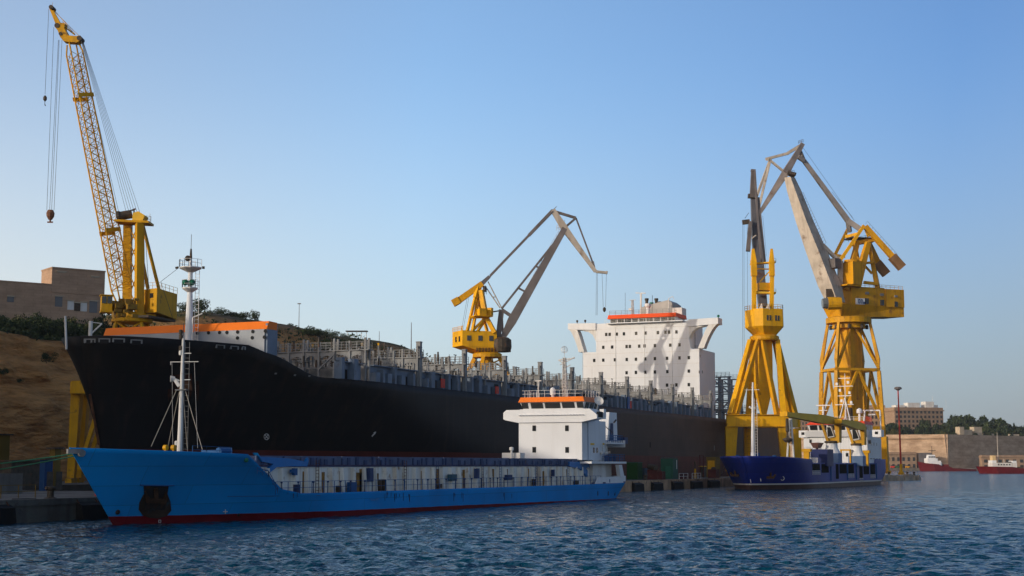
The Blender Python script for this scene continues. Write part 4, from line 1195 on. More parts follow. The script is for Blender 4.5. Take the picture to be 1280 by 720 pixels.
g = MB(); g.rail([(HX - 1.0, wr - 1, zu + 0.01), (HX - 1.0, wl + 1, zu + 0.01)], 0.8, 1.6, 0.03, 2); g.build('railing', M_WHITE2, BIG)
g = MB(); g.box(HX - 1.3, HX + 0.3, wr - 2.5, wl + 0.5, zu - 0.25, zu - 0.003 + 0.0); g.build('bridge_gallery', M_WHITE, BIG)
g = MB(); g.rail([(HX, wr, zb2 + .002), (HX, wl, zb2 + .002)], 1.1, 1.6, 0.05, 3); g.build('railing', M_GREY, BIG)
# radar mast, funnel, aerials
def hx(px, py, dx): return P(px, py, s=HX + dx)
mast = MB(); 
a = hx(801, 392, 4); b = hx(801.3, 367, 4); mast.beam((a.x, a.y, zb2 + 0.003), b, 0.4); mast.beam(b - Vector((0, 1.3, 0)) * 1.0 + UP * 0.05, b + Vector((0, 1.5, 0)) + UP * 0.25, 0.22)
mast.build('radar_mast', M_WHITE2, BIG)
g = MB(); a = hx(791, 392, 3); b = hx(790.5, 375, 3); g.lattice((a.x, a.y, zb2), b, Vector((1, 0, 0)), Vector((0, 1, 0)), 0.28, 0.2, 5, 0.07, 0.05); g.tube(b - Vector((0, .9, 0)), b + Vector((0, .9, 0)), 0.08); g.box(b.x - .3, b.x + .3, b.y + .3, b.y + 1.0, b.z - 2.8, b.z - 2.2); g.build('lattice_mast', M_WHITE2, BIG)
g = MB(); a = hx(781.5, 393, 2); b = hx(781.5, 366, 2); g.tube((a.x, a.y, zb2), b, 0.04); a = hx(815, 392, 3); b = hx(815.5, 369, 3); g.tube((a.x, a.y, zb2), b, 0.06); g.build('whip_aerial', M_CABLE, BIG)
fy0, fy1 = hx(842, 390, 14).y, hx(803, 390, 14).y
zf1 = hx(825, 381, 14).z
M_FUN = mat('funnel_grey', (0.40, 0.38, 0.35), 0.55, 0.1)
g = MB(); g.prism([(HX + 13, fy0, zu), (HX + 13, fy1, zu), (HX + 13, fy1, zf1 - 0.6), (HX + 13, fy1 - 2, zf1), (HX + 13, fy0 + 1.2, hx(825, 376, 14).z), (HX + 13, fy0, hx(825, 380, 14).z)], (8, 0, 0)); g.build('funnel', M_FUN, BIG)
for px, py in ((808.5, 373), (820.5, 373), (824.5, 377), (814.5, 378)):
    a = hx(px, 386, 15); b = hx(px, py, 15); g = MB(); g.lathe((a.x, a.y, zf1 - 1), [(0.42, 0), (0.42, b.z - zf1 + 0.4), (0.55, b.z - zf1 + 0.45), (0.55, b.z - zf1 + 1)], 10); g.build('exhaust_pipe', M_DKMACH if px != 814.5 else M_LAMPG, BIG)
g = MB(); a = hx(810, 386, 5); g.lathe((a.x, a.y, zb2), [(0.5, 0), (0.45, 2.0), (0.9, 2.6), (0.9, 3.2), (0.3, 3.3)], 10); g.build('satellite_dome', M_WHITE, BIG)
g = MB(); a = hx(835.5, 388, 12); b = hx(836, 373, 12); g.tube((a.x, a.y, zb2), b, 0.28, 0.12); g.tube(b, b + Vector((0, -1.1, 0.5)), 0.08); g.tube(b + Vector((0, -1.1, .5)), b + Vector((0, -1.5, -.4)), 0.06); g.build('antenna_crane', M_WHITE2, BIG)
g = MB(); a = hx(847, 392, 8); g.box(a.x, a.x + 4, a.y - 1.2, a.y + 1.5, a.z - 1.0, a.z + 1.6); g.build('wing_house', M_WHITE2, BIG)
for px in (721.5, 731.5): 
    a = hx(px, 404.5, 1); g = MB(); g.lathe((a.x, a.y, zw1 + 0.15), [(0.12, 0), (0.12, 0.4), (0.3, 0.45), (0.3, 0.9), (0.1, 1.0)], 8); g.build('wing_light', M_DKMACH, BIG)
a = hx(898, 399, 1); g = MB(); g.ball((a.x, a.y, zw1 + 0.7), 0.35); g.tube((a.x, a.y, zw1), (a.x, a.y, zw1 + 0.5), 0.1); g.build('wing_light', M_LAMPG, BIG)
# ladder tower on the port side of the upper house
g = MB(); g.rail([(HX + 1, yr - 1.4, ze + 0.1), (HX + 6, yr - 1.4, ze + 0.1)], 1.0, 1.2, 0.04, 3); g.ladder((HX + 4, yr - 0.5, ze), (HX + 4, yr - 0.5, zw0), (1, 0, 0), 0.7, 0.6, 0.05); g.build('ladder', M_GREY, BIG)
# engine casing and the taller bridges aft of the house
g = MB(); g.box(HX + 15.02, HX + 24, 112, 134, DZ, 34); g.build('engine_casing', M_WHITE2, BIG)
def tall_bridge(s):
    g = MB()
    for y in np.linspace(105.5, 138, 13):
        for dx in (-0.7, 0.7): g.box(s + dx - 0.2, s + dx + 0.2, y - 0.22, y + 0.22, DZ, 28.4)
    for zz in (19.5, 22.0, 24.3, 26.5, 28.4): g.box(s - 1.0, s + 1.0, 105.0, 138.5, zz, zz + 0.3)
    for zz in (20.6, 23.2, 25.5): g.box(s - 0.75, s - 0.65, 105.2, 138.3, zz, zz + 0.12)
    g.beam((s - 0.95, 105.5, 24.5), (s - 0.95, 110, 28.0), 0.4); g.beam((s - 0.95, 111, 20), (s - 0.95, 107, 24), 0.4)
    o = g.build('lashing_bridge', M_GREYW, BIG)
    g = MB(); g.rail([(s - 1, 105, 28.7), (s - 1, 138.4, 28.7)], 1.1, 1.2, 0.05, 3); g.build('railing', M_GREY, o)
tall_bridge(396.5); tall_bridge(409)
for s in (384, 402.5, 418):
    g = MB()
    for y in np.linspace(CP + 1, CP + 39, 15): g.box(s - 0.25, s + 0.25, y - 0.22, y + 0.22, DZ, 20.6)
    g.box(s - 0.6, s + 0.6, CP + .5, CP + 39.5, 18.9, 19.2); g.rail([(s, CP + .5, 20.0), (s, CP + 39, 20.0)], 1.0, 1.2, 0.05, 3); g.build('lashing_bridge', M_GREY, BIG)
# white lifeboat hull stowed on the port quarter
g = MB(); bx = 392.0
prof = [(-5.5, 0.15, 1.6), (-4.6, 0.9, 0.6), (-2, 1.4, 0.1), (2, 1.4, 0.1), (4.6, 0.9, 0.5), (5.5, 0.15, 1.4)]
V = []
for dx, b, k in prof: V += [(bx + dx, 103.2 - b, 18.6), (bx + dx, 103.2 - b * 0.55, 16.9 + k * 0.6), (bx + dx, 103.2 + b * 0.55, 16.9 + k * 0.6), (bx + dx, 103.2 + b, 18.6), (bx + dx, 103.2, 19.6 - k * 0.3)]
Fc = []
for i in range(5):
    for j in range(5): Fc.append((i * 5 + j, i * 5 + (j + 1) % 5, (i + 1) * 5 + (j + 1) % 5, (i + 1) * 5 + j))
Fc += [(4, 3, 2, 1, 0), (25, 26, 27, 28, 29)]
g.add(V, Fc); g.build('lifeboat', M_WHITE, BIG)
# ------------------------------------------------------------------ the light blue cargo ship
BC, BP, BS = 73.5, 67.0, 80.0
def b_sheer(x):
    if x < 101.2: return 5.84 - 0.42 * min(1, max(0, (x - 87) / 14.2))
    if x < 104.6: k = (x - 101.2) / 3.4; return 5.42 + (2.55 - 5.42) * k
    if x < 107: k = (x - 104.6) / 2.4; return 2.55 - 0.4 * k
    if x < 180: return 2.15 - 0.05 * (x - 107) / 73
    return 2.10 + 0.05 * (x - 180) / 17
def b_stem(z):
    if z > 20: z = 5.84
    return 88.2 + (5.84 - z) * 0.92 if z > -0.5 else 94.0 + (-0.5 - z) * 0.1
def b_shape(dx, z):
    k = min(1.0, max(0.0, z / 5.8)); Lz = 25 - 10 * k
    t = min(1.0, max(0.0, dx / Lz))
    return 1 - (1 - t) ** (1.5 - 0.15 * k)
def b_aft(x, z):
    if x < 186: return 1.0
    t = (x - 186) / 11.0; low = min(1, max(0, (2.2 - z) / 3.0))
    return 1 - (0.06 + 0.30 * low) * t ** 2
M_BLUEHULL = hull_paint('blue_hull_paint', (0.001, 0.265, 0.64), (0.16, 0.008, 0.014), 0.66, None, 0.55, 0.12, plate=1.5, spec=0.03, trim=0.0062, tx=94)
def trim_boot(m):
    return m
BLUE = thing('cargo_ship', 'light blue cargo ship with white stern house and orange bridge roof, moored along the quay', 'ship', (0, BC, 0))
xs_ = [87.0, 87.06, 87.2, 87.5, 87.9, 88.5, 89.3, 90.3, 91.5, 93, 95, 97, 99, 101.2, 101.9, 102.7, 103.6, 104.6, 105.4, 106.2, 107, 109, 112, 116, 122, 130, 140, 155, 170, 180, 186, 189, 191.5, 193.5, 195.2, 196.4, 197.0]
ts = [(x - 87) / 110.0 for x in xs_]
hb = MB()
lv = [0, .15, .27, .34, .42, .5, .58, .66, .74, .82, .9, .96, 1.0]
n = len(lv)
for side in (-1, 1):
    vs = []; 
    for t in ts:
        xd = 87 + 110 * t; ztp = b_sheer(xd)
        for l in lv:
            z = -2.5 + (ztp + 2.5) * l; s0 = b_stem(z); x = s0 + t * (197 - s0)
            vs.append((x, BC + side * 6.5 * b_shape(x - s0, z) * b_aft(x, z), z))
    fs = [(i * n + j, (i + 1) * n + j, (i + 1) * n + j + 1, i * n + j + 1) for i in range(len(ts) - 1) for j in range(n - 1)]
    hb.add(vs, fs)
m_, e_ = len(ts) * n, (len(ts) - 1) * n
for j in range(n - 1): hb.f.append((e_ + j, m_ + e_ + j, m_ + e_ + j + 1, e_ + j + 1))
hull = hb.build('hull', M_BLUEHULL, BLUE, True)
md = hull.modifiers.new('plate', 'SOLIDIFY'); md.thickness = 0.08; md.offset = -1
def b_y(x, z): 
    s0 = b_stem(z); return BC - 6.5 * b_shape(x - s0, z) * b_aft(x, z)
def on_blue(px, py):
    c = BP
    for _ in range(25):
        p = P(px, py, c=c); c = b_y(p.x, p.z)
    return P(px, py, c=c)
# decks
g = MB()
for zf, a, b_ in ((4.9, 89, 101.2), (2.02, 103.5, 196.8)):
    xx = np.linspace(a, b_, 14); n = len(xx)
    A_ = [(x, b_y(x, zf) + 0.12, zf) for x in xx]; B_ = [(x, 2 * BC - b_y(x, zf) - 0.12, zf) for x in xx]
    g.add(A_ + B_, [(i, i + 1, n + i + 1, n + i) for i in range(n - 1)])
g.hexa([(101.25, BC - 3.2, 2.0), (101.35, BC - 3.2, 2.0), (101.35, BC + 3.2, 2.0), (101.25, BC + 3.2, 2.0)], [(101.25, BC - 4.9, 4.9), (101.35, BC - 4.9, 4.9), (101.35, BC + 4.9, 4.9), (101.25, BC + 4.9, 4.9)])
g.build('deck', M_BLUEDK, BLUE)
# rubbing strakes / plate seams on the bow quarter
def strake(pts, r, name='rubbing_strake', m=M_BLUEF):
    g = MB(); q_ = [on_blue(*p) for p in pts]
    for a, b in zip(q_[:-1], q_[1:]): g.beam(a - Vector((0, .03, 0)), b - Vector((0, .03, 0)), r)
    return g.build(name, m, BLUE)
strake([(284, 620.5), (340, 620), (400, 619.5)], 0.05)
# anchor pocket with rusty anchor
a0, a1, a2, a3 = on_blue(179.5, 607), on_blue(210.5, 607.5), on_blue(206, 637), on_blue(181, 637)
nn = (a1 - a0).cross(a3 - a0).normalized(); nn = nn if nn.y < 0 else -nn
g = MB(); g.prism([p + nn * 0.05 for p in (a0, a1, a2, a3)], -nn * 0.4); pk = g.build('anchor_pocket', mat('pocket_black', (0.012, 0.012, 0.015), 0.8, 0.2, 1.0, (0.05, 0.02, 0.012), 0.7, 1.5), BLUE)
g = MB(); c = on_blue(194, 617) + nn * 0.12; u = (a1 - a0).normalized(); w_ = (a0 - a3).normalized()
g.obeam(c + w_ * 0.55, c - w_ * 0.55, u, 0.3, 0.25); g.obeam(c - w_ * 0.55 - u * 0.85, c - w_ * 0.55 + u * 0.85, w_, 0.35, 0.35)
for s in (-1, 1): g.obeam(c - w_ * 0.5 + u * s * 0.75, c + w_ * 0.25 + u * s * 0.95, u, 0.35, 0.3, 0.1, 0.15)
g.build('anchor', mat('old_anchor', (0.055, 0.028, 0.016), 0.85, 0.3, 1.5), BLUE)
g = MB(); st_ = [on_blue(x, y) + nn * 0.02 for x, y in ((179, 618), (174, 628), (173, 637), (178, 644), (186, 647), (197, 648), (208, 645), (214, 638), (213, 627), (209, 617))]
g.prism(st_, nn * 0.02); g.build('rust_stain', mat('rust_under_anchor', (0.035, 0.022, 0.016), 0.9, 0.4, 0.8, (0.01, 0.05, 0.08), 0.6, 0.7), BLUE)
g = MB(); b0, b1 = on_blue(175, 606), on_blue(217, 606.5); g.beam(b0 + nn * .06, b1 + nn * .06, 0.16, 0.1); g.build('pocket_lip', M_BLUEF, BLUE)
# white cross mark, white number near the boot-top, round fairlead covers
def flat_mark(px, py, strokes, w, name, m=M_WHITE2):
    p = on_blue(px, py); u = (on_blue(px + 3, py) - on_blue(px - 3, py)).normalized(); v = (on_blue(px, py - 3) - on_blue(px, py + 3)).normalized(); nrm = u.cross(v); nrm = nrm if nrm.y < 0 else -nrm
    g = MB()
    for (ax, ay, bx, by) in strokes: g.obeam(p + u * ax + v * ay + nrm * 0.09, p + u * bx + v * by + nrm * 0.09, nrm, 0.03, w)
    return g.build(name, m, BLUE)
flat_mark(281, 639, [(-0.22, 0, 0.22, 0), (0.003, -0.2, 0.003, 0.2)], 0.07, 'thruster_mark')
flat_mark(199, 651, [(-0.1, -0.1, 0.1, -0.1), (-0.1, 0.1, 0.1, 0.1), (-0.1, -0.1, -0.1, 0.1), (0.1, -0.1, 0.1, 0.1)], 0.04, 'draught_mark')
p = on_blue(307.5, 575); g = MB(); g.ball(p - Vector((0, 0.02, 0)), 0.2); g.build('side_light', M_LAMPG, BLUE)
p = on_blue(298, 643.5); g = MB(); g.ball(p, 0.13); g.build('outlet', M_BLACK, BLUE)
p = on_blue(147, 640); g = MB(); g.ball(p, 0.2); g.build('outlet', M_BLACK, BLUE)
# pale scrapes, dark run-off streaks and stains on the side plating
flat_mark(467, 625, [(-0.9, 0.1, 0.7, 0), (-0.7, -0.05, 0.1, -0.05), (0.2, 0.1, 0.9, 0.14)], 0.03, 'scrape', mat('pale_scrape', (0.08, 0.22, 0.40), 0.6))
M_STREAK = mat('dark_run_off', (0.012, 0.05, 0.11), 0.7, 0.3, 2.0)
r7 = random.Random(11)
for x0, x1, n_ in ((478, 512, 13), (566, 580, 6), (628, 640, 3), (366, 373, 3)):
    g = MB()
    for i in range(n_):
        px = r7.uniform(x0, x1); y0 = 616 + r7.uniform(-1, 2); y1 = y0 + r7.uniform(3, 11)
        a, b = on_blue(px, y0), on_blue(px, y1); g.obeam(a - Vector((0, .015, 0)), b - Vector((0, .015, 0)), Vector((1, 0, 0)), r7.uniform(0.05, 0.16), 0.02, 0.04, 0.02)
    g.build('run_off_stain', M_STREAK, BLUE)
# roller fairlead at the bow, bow rail, winches
p = on_blue(101, 566)
g = MB()
q0, q1 = Vector((p.x, p.y - 0.15, p.z)), Vector((p.x + 0.1, p.y + 0.25, p.z)); g.tube(q0, q1, 0.30, n=16); g.build('fairlead', M_GREY, BLUE)
g = MB(); p = P(92, 562, c=73.2); g.obox(p, Vector((0.8, -0.5, 0)), 0.5, 0.2, p.z - 0.3, p.z + 0.05); g.build('bow_chock', M_GREY, BLUE)
for px in (207, 217): p = P(px, 559.5, c=72.3); g = MB(); g.tube(p + Vector((0, -.15, 0)), p + Vector((0, .15, 0)), 0.22, n=10); g.tube((p.x, p.y, 4.9), p, 0.1); g.build('winch_drum', M_YEL_OLD, BLUE)
g = MB(); g.rail([(x_, b_y(x_, 5.3) + .12, b_sheer(x_) - .05) for x_ in (97.6, 98.8, 100, 101.1)], 0.62, 1.5, 0.022, 2); g.build('railing', M_BLUEF, BLUE)
g = MB(); p = P(258, 564, c=71); g.box(p.x, p.x + 1.6, 70, 71.5, 5, p.z + 0.1); g.tube((p.x - .2, 69.7, p.z), (p.x + 1.4, 69.7, p.z), 0.3, n=8); g.build('windlass', M_BLUEF, BLUE)

# foremast with ladder, crosstree, lamps and stays
MB0 = Vector((101.0, BC, 5.0)); md_ = MB0.dot(FWD)
def mp_(px, py): return P(px, py, d=md_)
g = MB(); base = mp_(224.5, 558); top = mp_(229.2, 420); base.z = 5.0
g.tube(base, base.lerp(top, 0.5), 0.23, 0.17, 10); g.tube(base.lerp(top, 0.5), base.lerp(top, 0.98), 0.165, 0.10, 8)
bm_ = g.build('foremast', M_WHITE2, BLUE)
g = MB(); g.ladder(base + RGT * 0.48, base.lerp(top, 0.95) + RGT * 0.36, RGT, 0.36, 0.42, 0.016); g.build('ladder', M_GREY, bm_)
g = MB(); g.beam(mp_(213, 452.5), mp_(248, 452), 0.055); g.beam(mp_(213.5, 452), mp_(213.5, 456), 0.05); g.tube(mp_(215, 453), mp_(216, 556), 0.012); g.tube(mp_(243, 453), mp_(247, 560), 0.012); g.build('yard', M_WHITE2, bm_)
g = MB(); a = mp_(219.5, 487.5); b = mp_(233.5, 487); g.beam(a, b, 0.5, 0.1); g.build('crosstree', M_GREY, bm_)
g = MB(); g.beam(mp_(225, 442), mp_(239, 441.5), 0.06); g.beam(mp_(226, 475), mp_(238, 474.5), 0.06); g.build('bracket', M_WHITE2, bm_)
g = MB(); a = mp_(213, 473.5); g.tube(a, a + RGT * 0.35 + FWD * 0.1, 0.27, 0.18, 12); g.tube(a + RGT * .35, mp_(224, 476), 0.07); g.beam(mp_(219, 475), mp_(224, 483), 0.25); g.build('horn', M_WHITE2, bm_)
for py, m in ((435, M_DKMACH), (441, M_WHITE2), (421, M_DKMACH), (415, M_DKMACH)):
    g = MB(); a = mp_(226, py); g.lathe((a.x, a.y, a.z), [(0.12, -.2), (0.16, -.15), (0.16, .15), (0.08, .2)], 8); g.tube(a, mp_(229, py), 0.05); g.build('mast_lamp', m, bm_)
g = MB(); a = mp_(229.3, 420); g.tube(a, mp_(229.5, 404), 0.03); g.build('whip_aerial', M_CABLE, bm_)
g = MB(); a = mp_(220.5, 553); g.tube(a, mp_(224, 553), 0.06); g.lathe((a.x, a.y, a.z), [(0.14, -.25), (0.14, .1), (0.05, .14)], 8); g.build('deck_lamp', M_WHITE2, bm_)
g = MB()
for (x0, y0, x1, y1, dd) in ((220.5, 488, 189, 558, -4), (224, 490, 210, 558, 3), (229, 490, 234, 560, 3), (232, 489, 253, 562, -3)):
    a = mp_(x0, y0); b = P(x1, y1, d=md_ + dd); g.tube(a, b, 0.03, n=4)
g.build('stay', M_ROPE_W, bm_)

# hold coaming: white stained plates with stiffeners, stanchions and lockers
cz0, cz1 = 2.02, 4.42
CF = BP + 2.0
g = MB(); g.box(104.9, 186.0, CF, CF + 9.0, cz0, cz1); xk = 105.6
k_ = 0
while xk < 186:
    g.hexa([(xk, CF - 0.55, cz0), (xk + 0.13, CF - 0.55, cz0), (xk + 0.13, CF - 0.003, cz0), (xk, CF - 0.003, cz0)], [(xk, CF - 0.4, cz1 - 0.1), (xk + 0.13, CF - 0.4, cz1 - 0.1), (xk + 0.13, CF - 0.003, cz1 - 0.1), (xk, CF - 0.003, cz1 - 0.1)])
    xk += 2.1
co = g.build('hold_coaming', M_CREAM, BLUE)
g = MB(); g.box(104.9, 186, CF - 0.12, CF + 9.2, cz1 + 0.002, cz1 + 0.12); g.build('coaming_rail', M_BLUEDK, co)
M_RUNY = mat('rust_run', (0.30, 0.15, 0.035), 0.8, 0.4, 1.5, (0.12, 0.05, 0.02), 0.5, 2.0)
for px, w in ((445, 1.5), (449, 0.9), (503, 0.9), (578, 1.0), (612, 1.2), (658, 0.8), (706, 0.7), (402, 0.5), (526, 0.5), (678, 0.5), (378, 0.4), (424, 0.6), (470, 0.5), (545, 0.7), (594, 0.5), (632, 0.6), (690, 0.4)):
    q_ = P(px, 597, c=CF); g = MB(); g.box(q_.x, q_.x + w, CF - 0.03, CF - 0.004, cz0 + 0.02, cz1 - 0.15 - 0.5 * rng.random()); g.build('rust_patch', M_RUNY, co)
for px, z0, z1, w, m in ((461, 3.0, 4.3, 0.9, M_BLUEDK), (563, 2.9, 3.6, 1.6, mat('teal_locker', (0.035, 0.10, 0.13), 0.6)), (596, 3.1, 4.2, 0.7, M_BLUEDK), (634, 2.85, 3.45, 1.5, M_BLUEDK), (366, 3.9, 4.2, 0.4, M_BLUEF), (438, 2.1, 3.0, 1.2, M_BLUEF), (475, 2.1, 3.2, 0.35, M_DKMACH), (480, 2.1, 3.2, 0.35, M_DKMACH), (692, 3.2, 4.0, 0.35, M_BLUEDK), (350, 2.1, 2.6, 0.4, M_BLUEDK), (371, 2.1, 2.9, 0.5, M_BLUEDK), (424, 2.1, 2.7, 0.4, M_DKMACH), (548, 2.2, 2.6, 0.9, M_DKMACH), (668, 2.1, 2.9, 0.5, M_DKMACH), (720, 2.1, 2.6, 1.0, M_DKMACH)):
    q_ = P(px, 597, c=CF - 0.6); g = MB(); g.box(q_.x, q_.x + w, CF - 0.62, CF - 0.25, z0, z1); g.box(q_.x + 0.1, q_.x + w - 0.1, CF - 0.66, CF - 0.622, z0 + 0.1, z1 - 0.12); g.build('deck_locker', m, BLUE)
for px in (396, 506, 546, 603, 625, 670, 710): 
    q_ = P(px, 597, c=CF - 0.5); g = MB(); g.ladder((q_.x, CF - 0.55, cz0), (q_.x, CF - 0.55, cz1 + 0.6), (1, 0, 0), 0.5, 0.3, 0.03); g.build('ladder', M_RUSTY if px in (396, 506) else M_BLUEDK, BLUE)
# dark stanchions along the coaming, put in for the shade lines between ribs
st_p = MB(); st_p.tube((0, 0, 0), (0, 0, 1.0), 0.045, n=5); st_p.lathe((0, 0, 0), [(0.1, 1.0), (0.1, 1.12), (0.03, 1.16)], 6); st_p = proto(st_p, 'dark_stanchion', M_BLUEDK)
for k in range(34):
    put(st_p, BLUE, (107.5 + k * 2.25 + rng.uniform(-.5, .5), CF - 0.75 + rng.uniform(-.2, .1), cz0))
# hatch covers
g = MB()
for i in range(11):
    a = 106.2 + i * 7.2; g.box(a, a + 7.0, CF - 0.1, CF + 8.9, cz1 + 0.165, cz1 + 0.95)
hc = g.build('hatch_cover', mat('hatch_cover_blue', (0.085, 0.115, 0.20), 0.6, 0.2, 0.5, (0.10, 0.05, 0.035), 0.35, 0.7), BLUE)
g = MB(); x = 107.0
while x < 184:
    w = rng.choice((0.15, 0.25, 0.5)); g = MB(); g.box(x, x + w, CF - 0.2, CF - 0.104, cz1 + 0.17, cz1 + rng.uniform(0.6, 0.92)); x += rng.choice((0.7, 1.0, 1.6, 2.3)); g.build('cleat', M_BLUEDK, hc)
# rails at the deck edge
g = MB(); g.rail([(106.5, BP + 0.15, 2.14), (186.2, BP + 0.15, 2.10)], 1.05, 1.95, 0.026, 2); g.rail([(103.9, BP + .3, 3.9), (105.6, BP + .3, 3.6), (106.9, BP + .2, 2.2)], 0.5, 1, 0.03, 2); g.build('railing', M_BLUEF, BLUE)
# hatch crane: legs and folded arms at both ends of the hold
def arm(poly, c, dep, name='hatch_crane_arm'):
    g = MB(); g.prism([P(x, y, c=c) for x, y in poly], (0, dep, 0)); return g.build(name, M_BLUE, BLUE)
arm([(322, 566), (326, 571), (361, 573), (382, 577), (385, 572), (386, 576), (384, 583), (363, 583), (346, 584), (338, 590.5), (334, 588), (342, 580), (328, 577)], CF - 0.3, 0.5)
arm([(712, 577), (735, 577.5), (744, 576), (744, 584), (733, 585), (737, 594), (734, 596), (726, 586), (712, 583)], CF - 0.3, 0.5)
g = MB(); q_ = P(367, 590, c=CF - 0.5); g.box(q_.x, q_.x + 0.5, CF - 0.6, CF - 0.3, 3.7, 4.3); g.build('arm_stop', M_BLUEF, BLUE)

# ---- stern house
HB = 182.0
def hs(px, py): return P(px, py, s=HB)
zB = 2.12; z_roof0 = hs(690, 502.2).z; z_wing1 = hs(690, 512).z; z_wing0 = hs(690, 528).z
yS, yP = hs(648.5, 550).y, hs(727.5, 550).y
g = MB(); g.box(HB, HB + 9.2, yP, yS, hs(690, 575).z, z_wing0 + 0.3); g.build('stern_house', M_WHITE, BLUE)
g = MB(); g.box(HB + 4.2, HB + 9.2, yP + 0.05, yS, zB, hs(690, 575).z - .002); g.build('lower_house', M_WHITE2, BLUE)
# bridge deck box with wings: sloped ends
g = MB()
yw0, yw1 = hs(630, 520).y, hs(747, 520).y
poly = [(HB - 0.25, yS + 0.02, z_wing0), (HB - 0.25, yw0 - 0.3, z_wing0 + 0.35), (HB - 0.25, yw0, z_wing0 + 0.5), (HB - 0.25, yw0, z_wing1 - 0.35), (HB - 0.25, yw0 - 0.45, z_wing1 + 0.02), (HB - 0.25, yw1 + 1.0, z_wing1 + 0.05), (HB - 0.25, yw1, z_wing1 - 0.75), (HB - 0.25, yw1, z_wing0 + 0.45), (HB - 0.25, yP - 0.02, z_wing0)]
g.prism(poly, (2.4, 0, 0)); wgd = g.build('bridge_wing', M_WHITE, BLUE)
g = MB(); g.box(HB + 0.15, HB + 1.9, yw1 - 0.05, yw1 + 0.2, z_wing0 + 0.62, z_wing0 + 1.35)
g.build('wing_opening', M_BLACK, wgd)
g = MB(); g.box(HB + 2.152, HB + 3.0, yw1 - 0.1, yw1 + 0.5, z_wing0 + 0.45, z_wing1 + 0.05); g.build('wing_screen', M_WHITE, wgd)
# corrugated shade ledge across the front
g = MB()
for i in range(22):
    y = yP - 0.3 + i * (yS - yP + 0.3) / 22; g.box(HB - 0.62, HB - 0.252, y + .03, y + 0.28, z_wing0 + 0.95, z_wing0 + 1.0)
g.build('ledge', M_WHITE, wgd)
g = MB(); g.box(HB - 0.1, HB + 7.2, yP + 0.2, yS - 0.2, z_wing0 + 0.31, z_wing1 + 0.08); g.build('bridge_deck', M_WHITE, BLUE)
# wheelhouse with raked windows
wy0, wy1 = hs(728.5, 506).y, hs(648.5, 506).y
g = MB()
zA, zC = z_wing1 + 0.085, z_roof0
g.hexa([(HB + 0.9, wy0 + 0.3, zA), (HB + 6.5, wy0 + 0.3, zA), (HB + 6.5, wy1 - 0.3, zA), (HB + 0.9, wy1 - 0.3, zA)],
       [(HB + 0.4, wy0, zC), (HB + 6.6, wy0, zC), (HB + 6.6, wy1, zC), (HB + 0.4, wy1, zC)])
wh = g.build('wheelhouse', M_WHITE, BLUE)
for a, b in ((650, 658), (661.5, 676.5), (679, 698), (700.5, 716), (719, 727)):
    y0, y1 = hs(b, 506).y, hs(a, 506).y; f0, f1 = zA + 0.12, zC - 0.1
    xa = lambda z: HB + 0.9 - 0.5 * (z - zA) / (zC - zA) - 0.05
    g = MB(); g.hexa([(xa(f0), y0, f0), (xa(f0) + .08, y0, f0), (xa(f0) + .08, y1, f0), (xa(f0), y1, f0)], [(xa(f1), y0, f1), (xa(f1) + .08, y0, f1), (xa(f1) + .08, y1, f1), (xa(f1), y1, f1)]); g.build('window', M_GLASS, wh)
for k in range(3):
    x0 = HB + 1.2 + k * 1.8; g = MB(); f0, f1 = zA + 0.12, zC - 0.1
    ya = lambda z: wy0 + 0.3 - 0.3 * (z - zA) / (zC - zA) - 0.05
    g.hexa([(x0, ya(f0), f0), (x0 + 1.4, ya(f0), f0), (x0 + 1.4, ya(f0) + .08, f0), (x0, ya(f0) + .08, f0)], [(x0, ya(f1), f1), (x0 + 1.4, ya(f1), f1), (x0 + 1.4, ya(f1) + .08, f1), (x0, ya(f1) + .08, f1)]); g.build('window', M_GLASS, wh)
zr = hs(690, 496).z
g = MB(); g.hexa([(HB + 0.1, wy0 - 0.15, zC + .002), (HB + 7, wy0 - 0.15, zC + .002), (HB + 7, wy1 + 0.15, zC + .002), (HB + 0.1, wy1 + 0.15, zC + .002)],
                 [(HB + 0.35, wy0 + 0.1, zr), (HB + 7, wy0 + 0.1, zr), (HB + 7, wy1 - 0.1, zr), (HB + 0.35, wy1 - 0.1, zr)]); g.build('orange_roof', M_ORANGE, BLUE)
g = MB(); ring = [(HB + 6.8, wy0 + .2, zr), (HB + 0.6, wy0 + .2, zr), (HB + 0.6, wy1 - .2, zr), (HB + 6.8, wy1 - .2, zr)]; g.rail(ring, 0.9, 1.1, 0.03, 2); g.build('railing', M_WHITE2, BLUE)
# front windows
wp = window_proto(0.5, 0.74, 'x')
for px, py in ((667.8, 535.3), (708.7, 535.3), (667.8, 562.2), (708.9, 562.4)): q_ = hs(px, py); put(wp, BLUE, (HB - 0.02, q_.y, q_.z))
wf = MB()
# plate seams
for zz in (hs(690, 550).z,): wf.box(HB - 0.012, HB, yP, yS, zz, zz + 0.03)
wf.build('plate_seam', M_WHITE, BLUE)
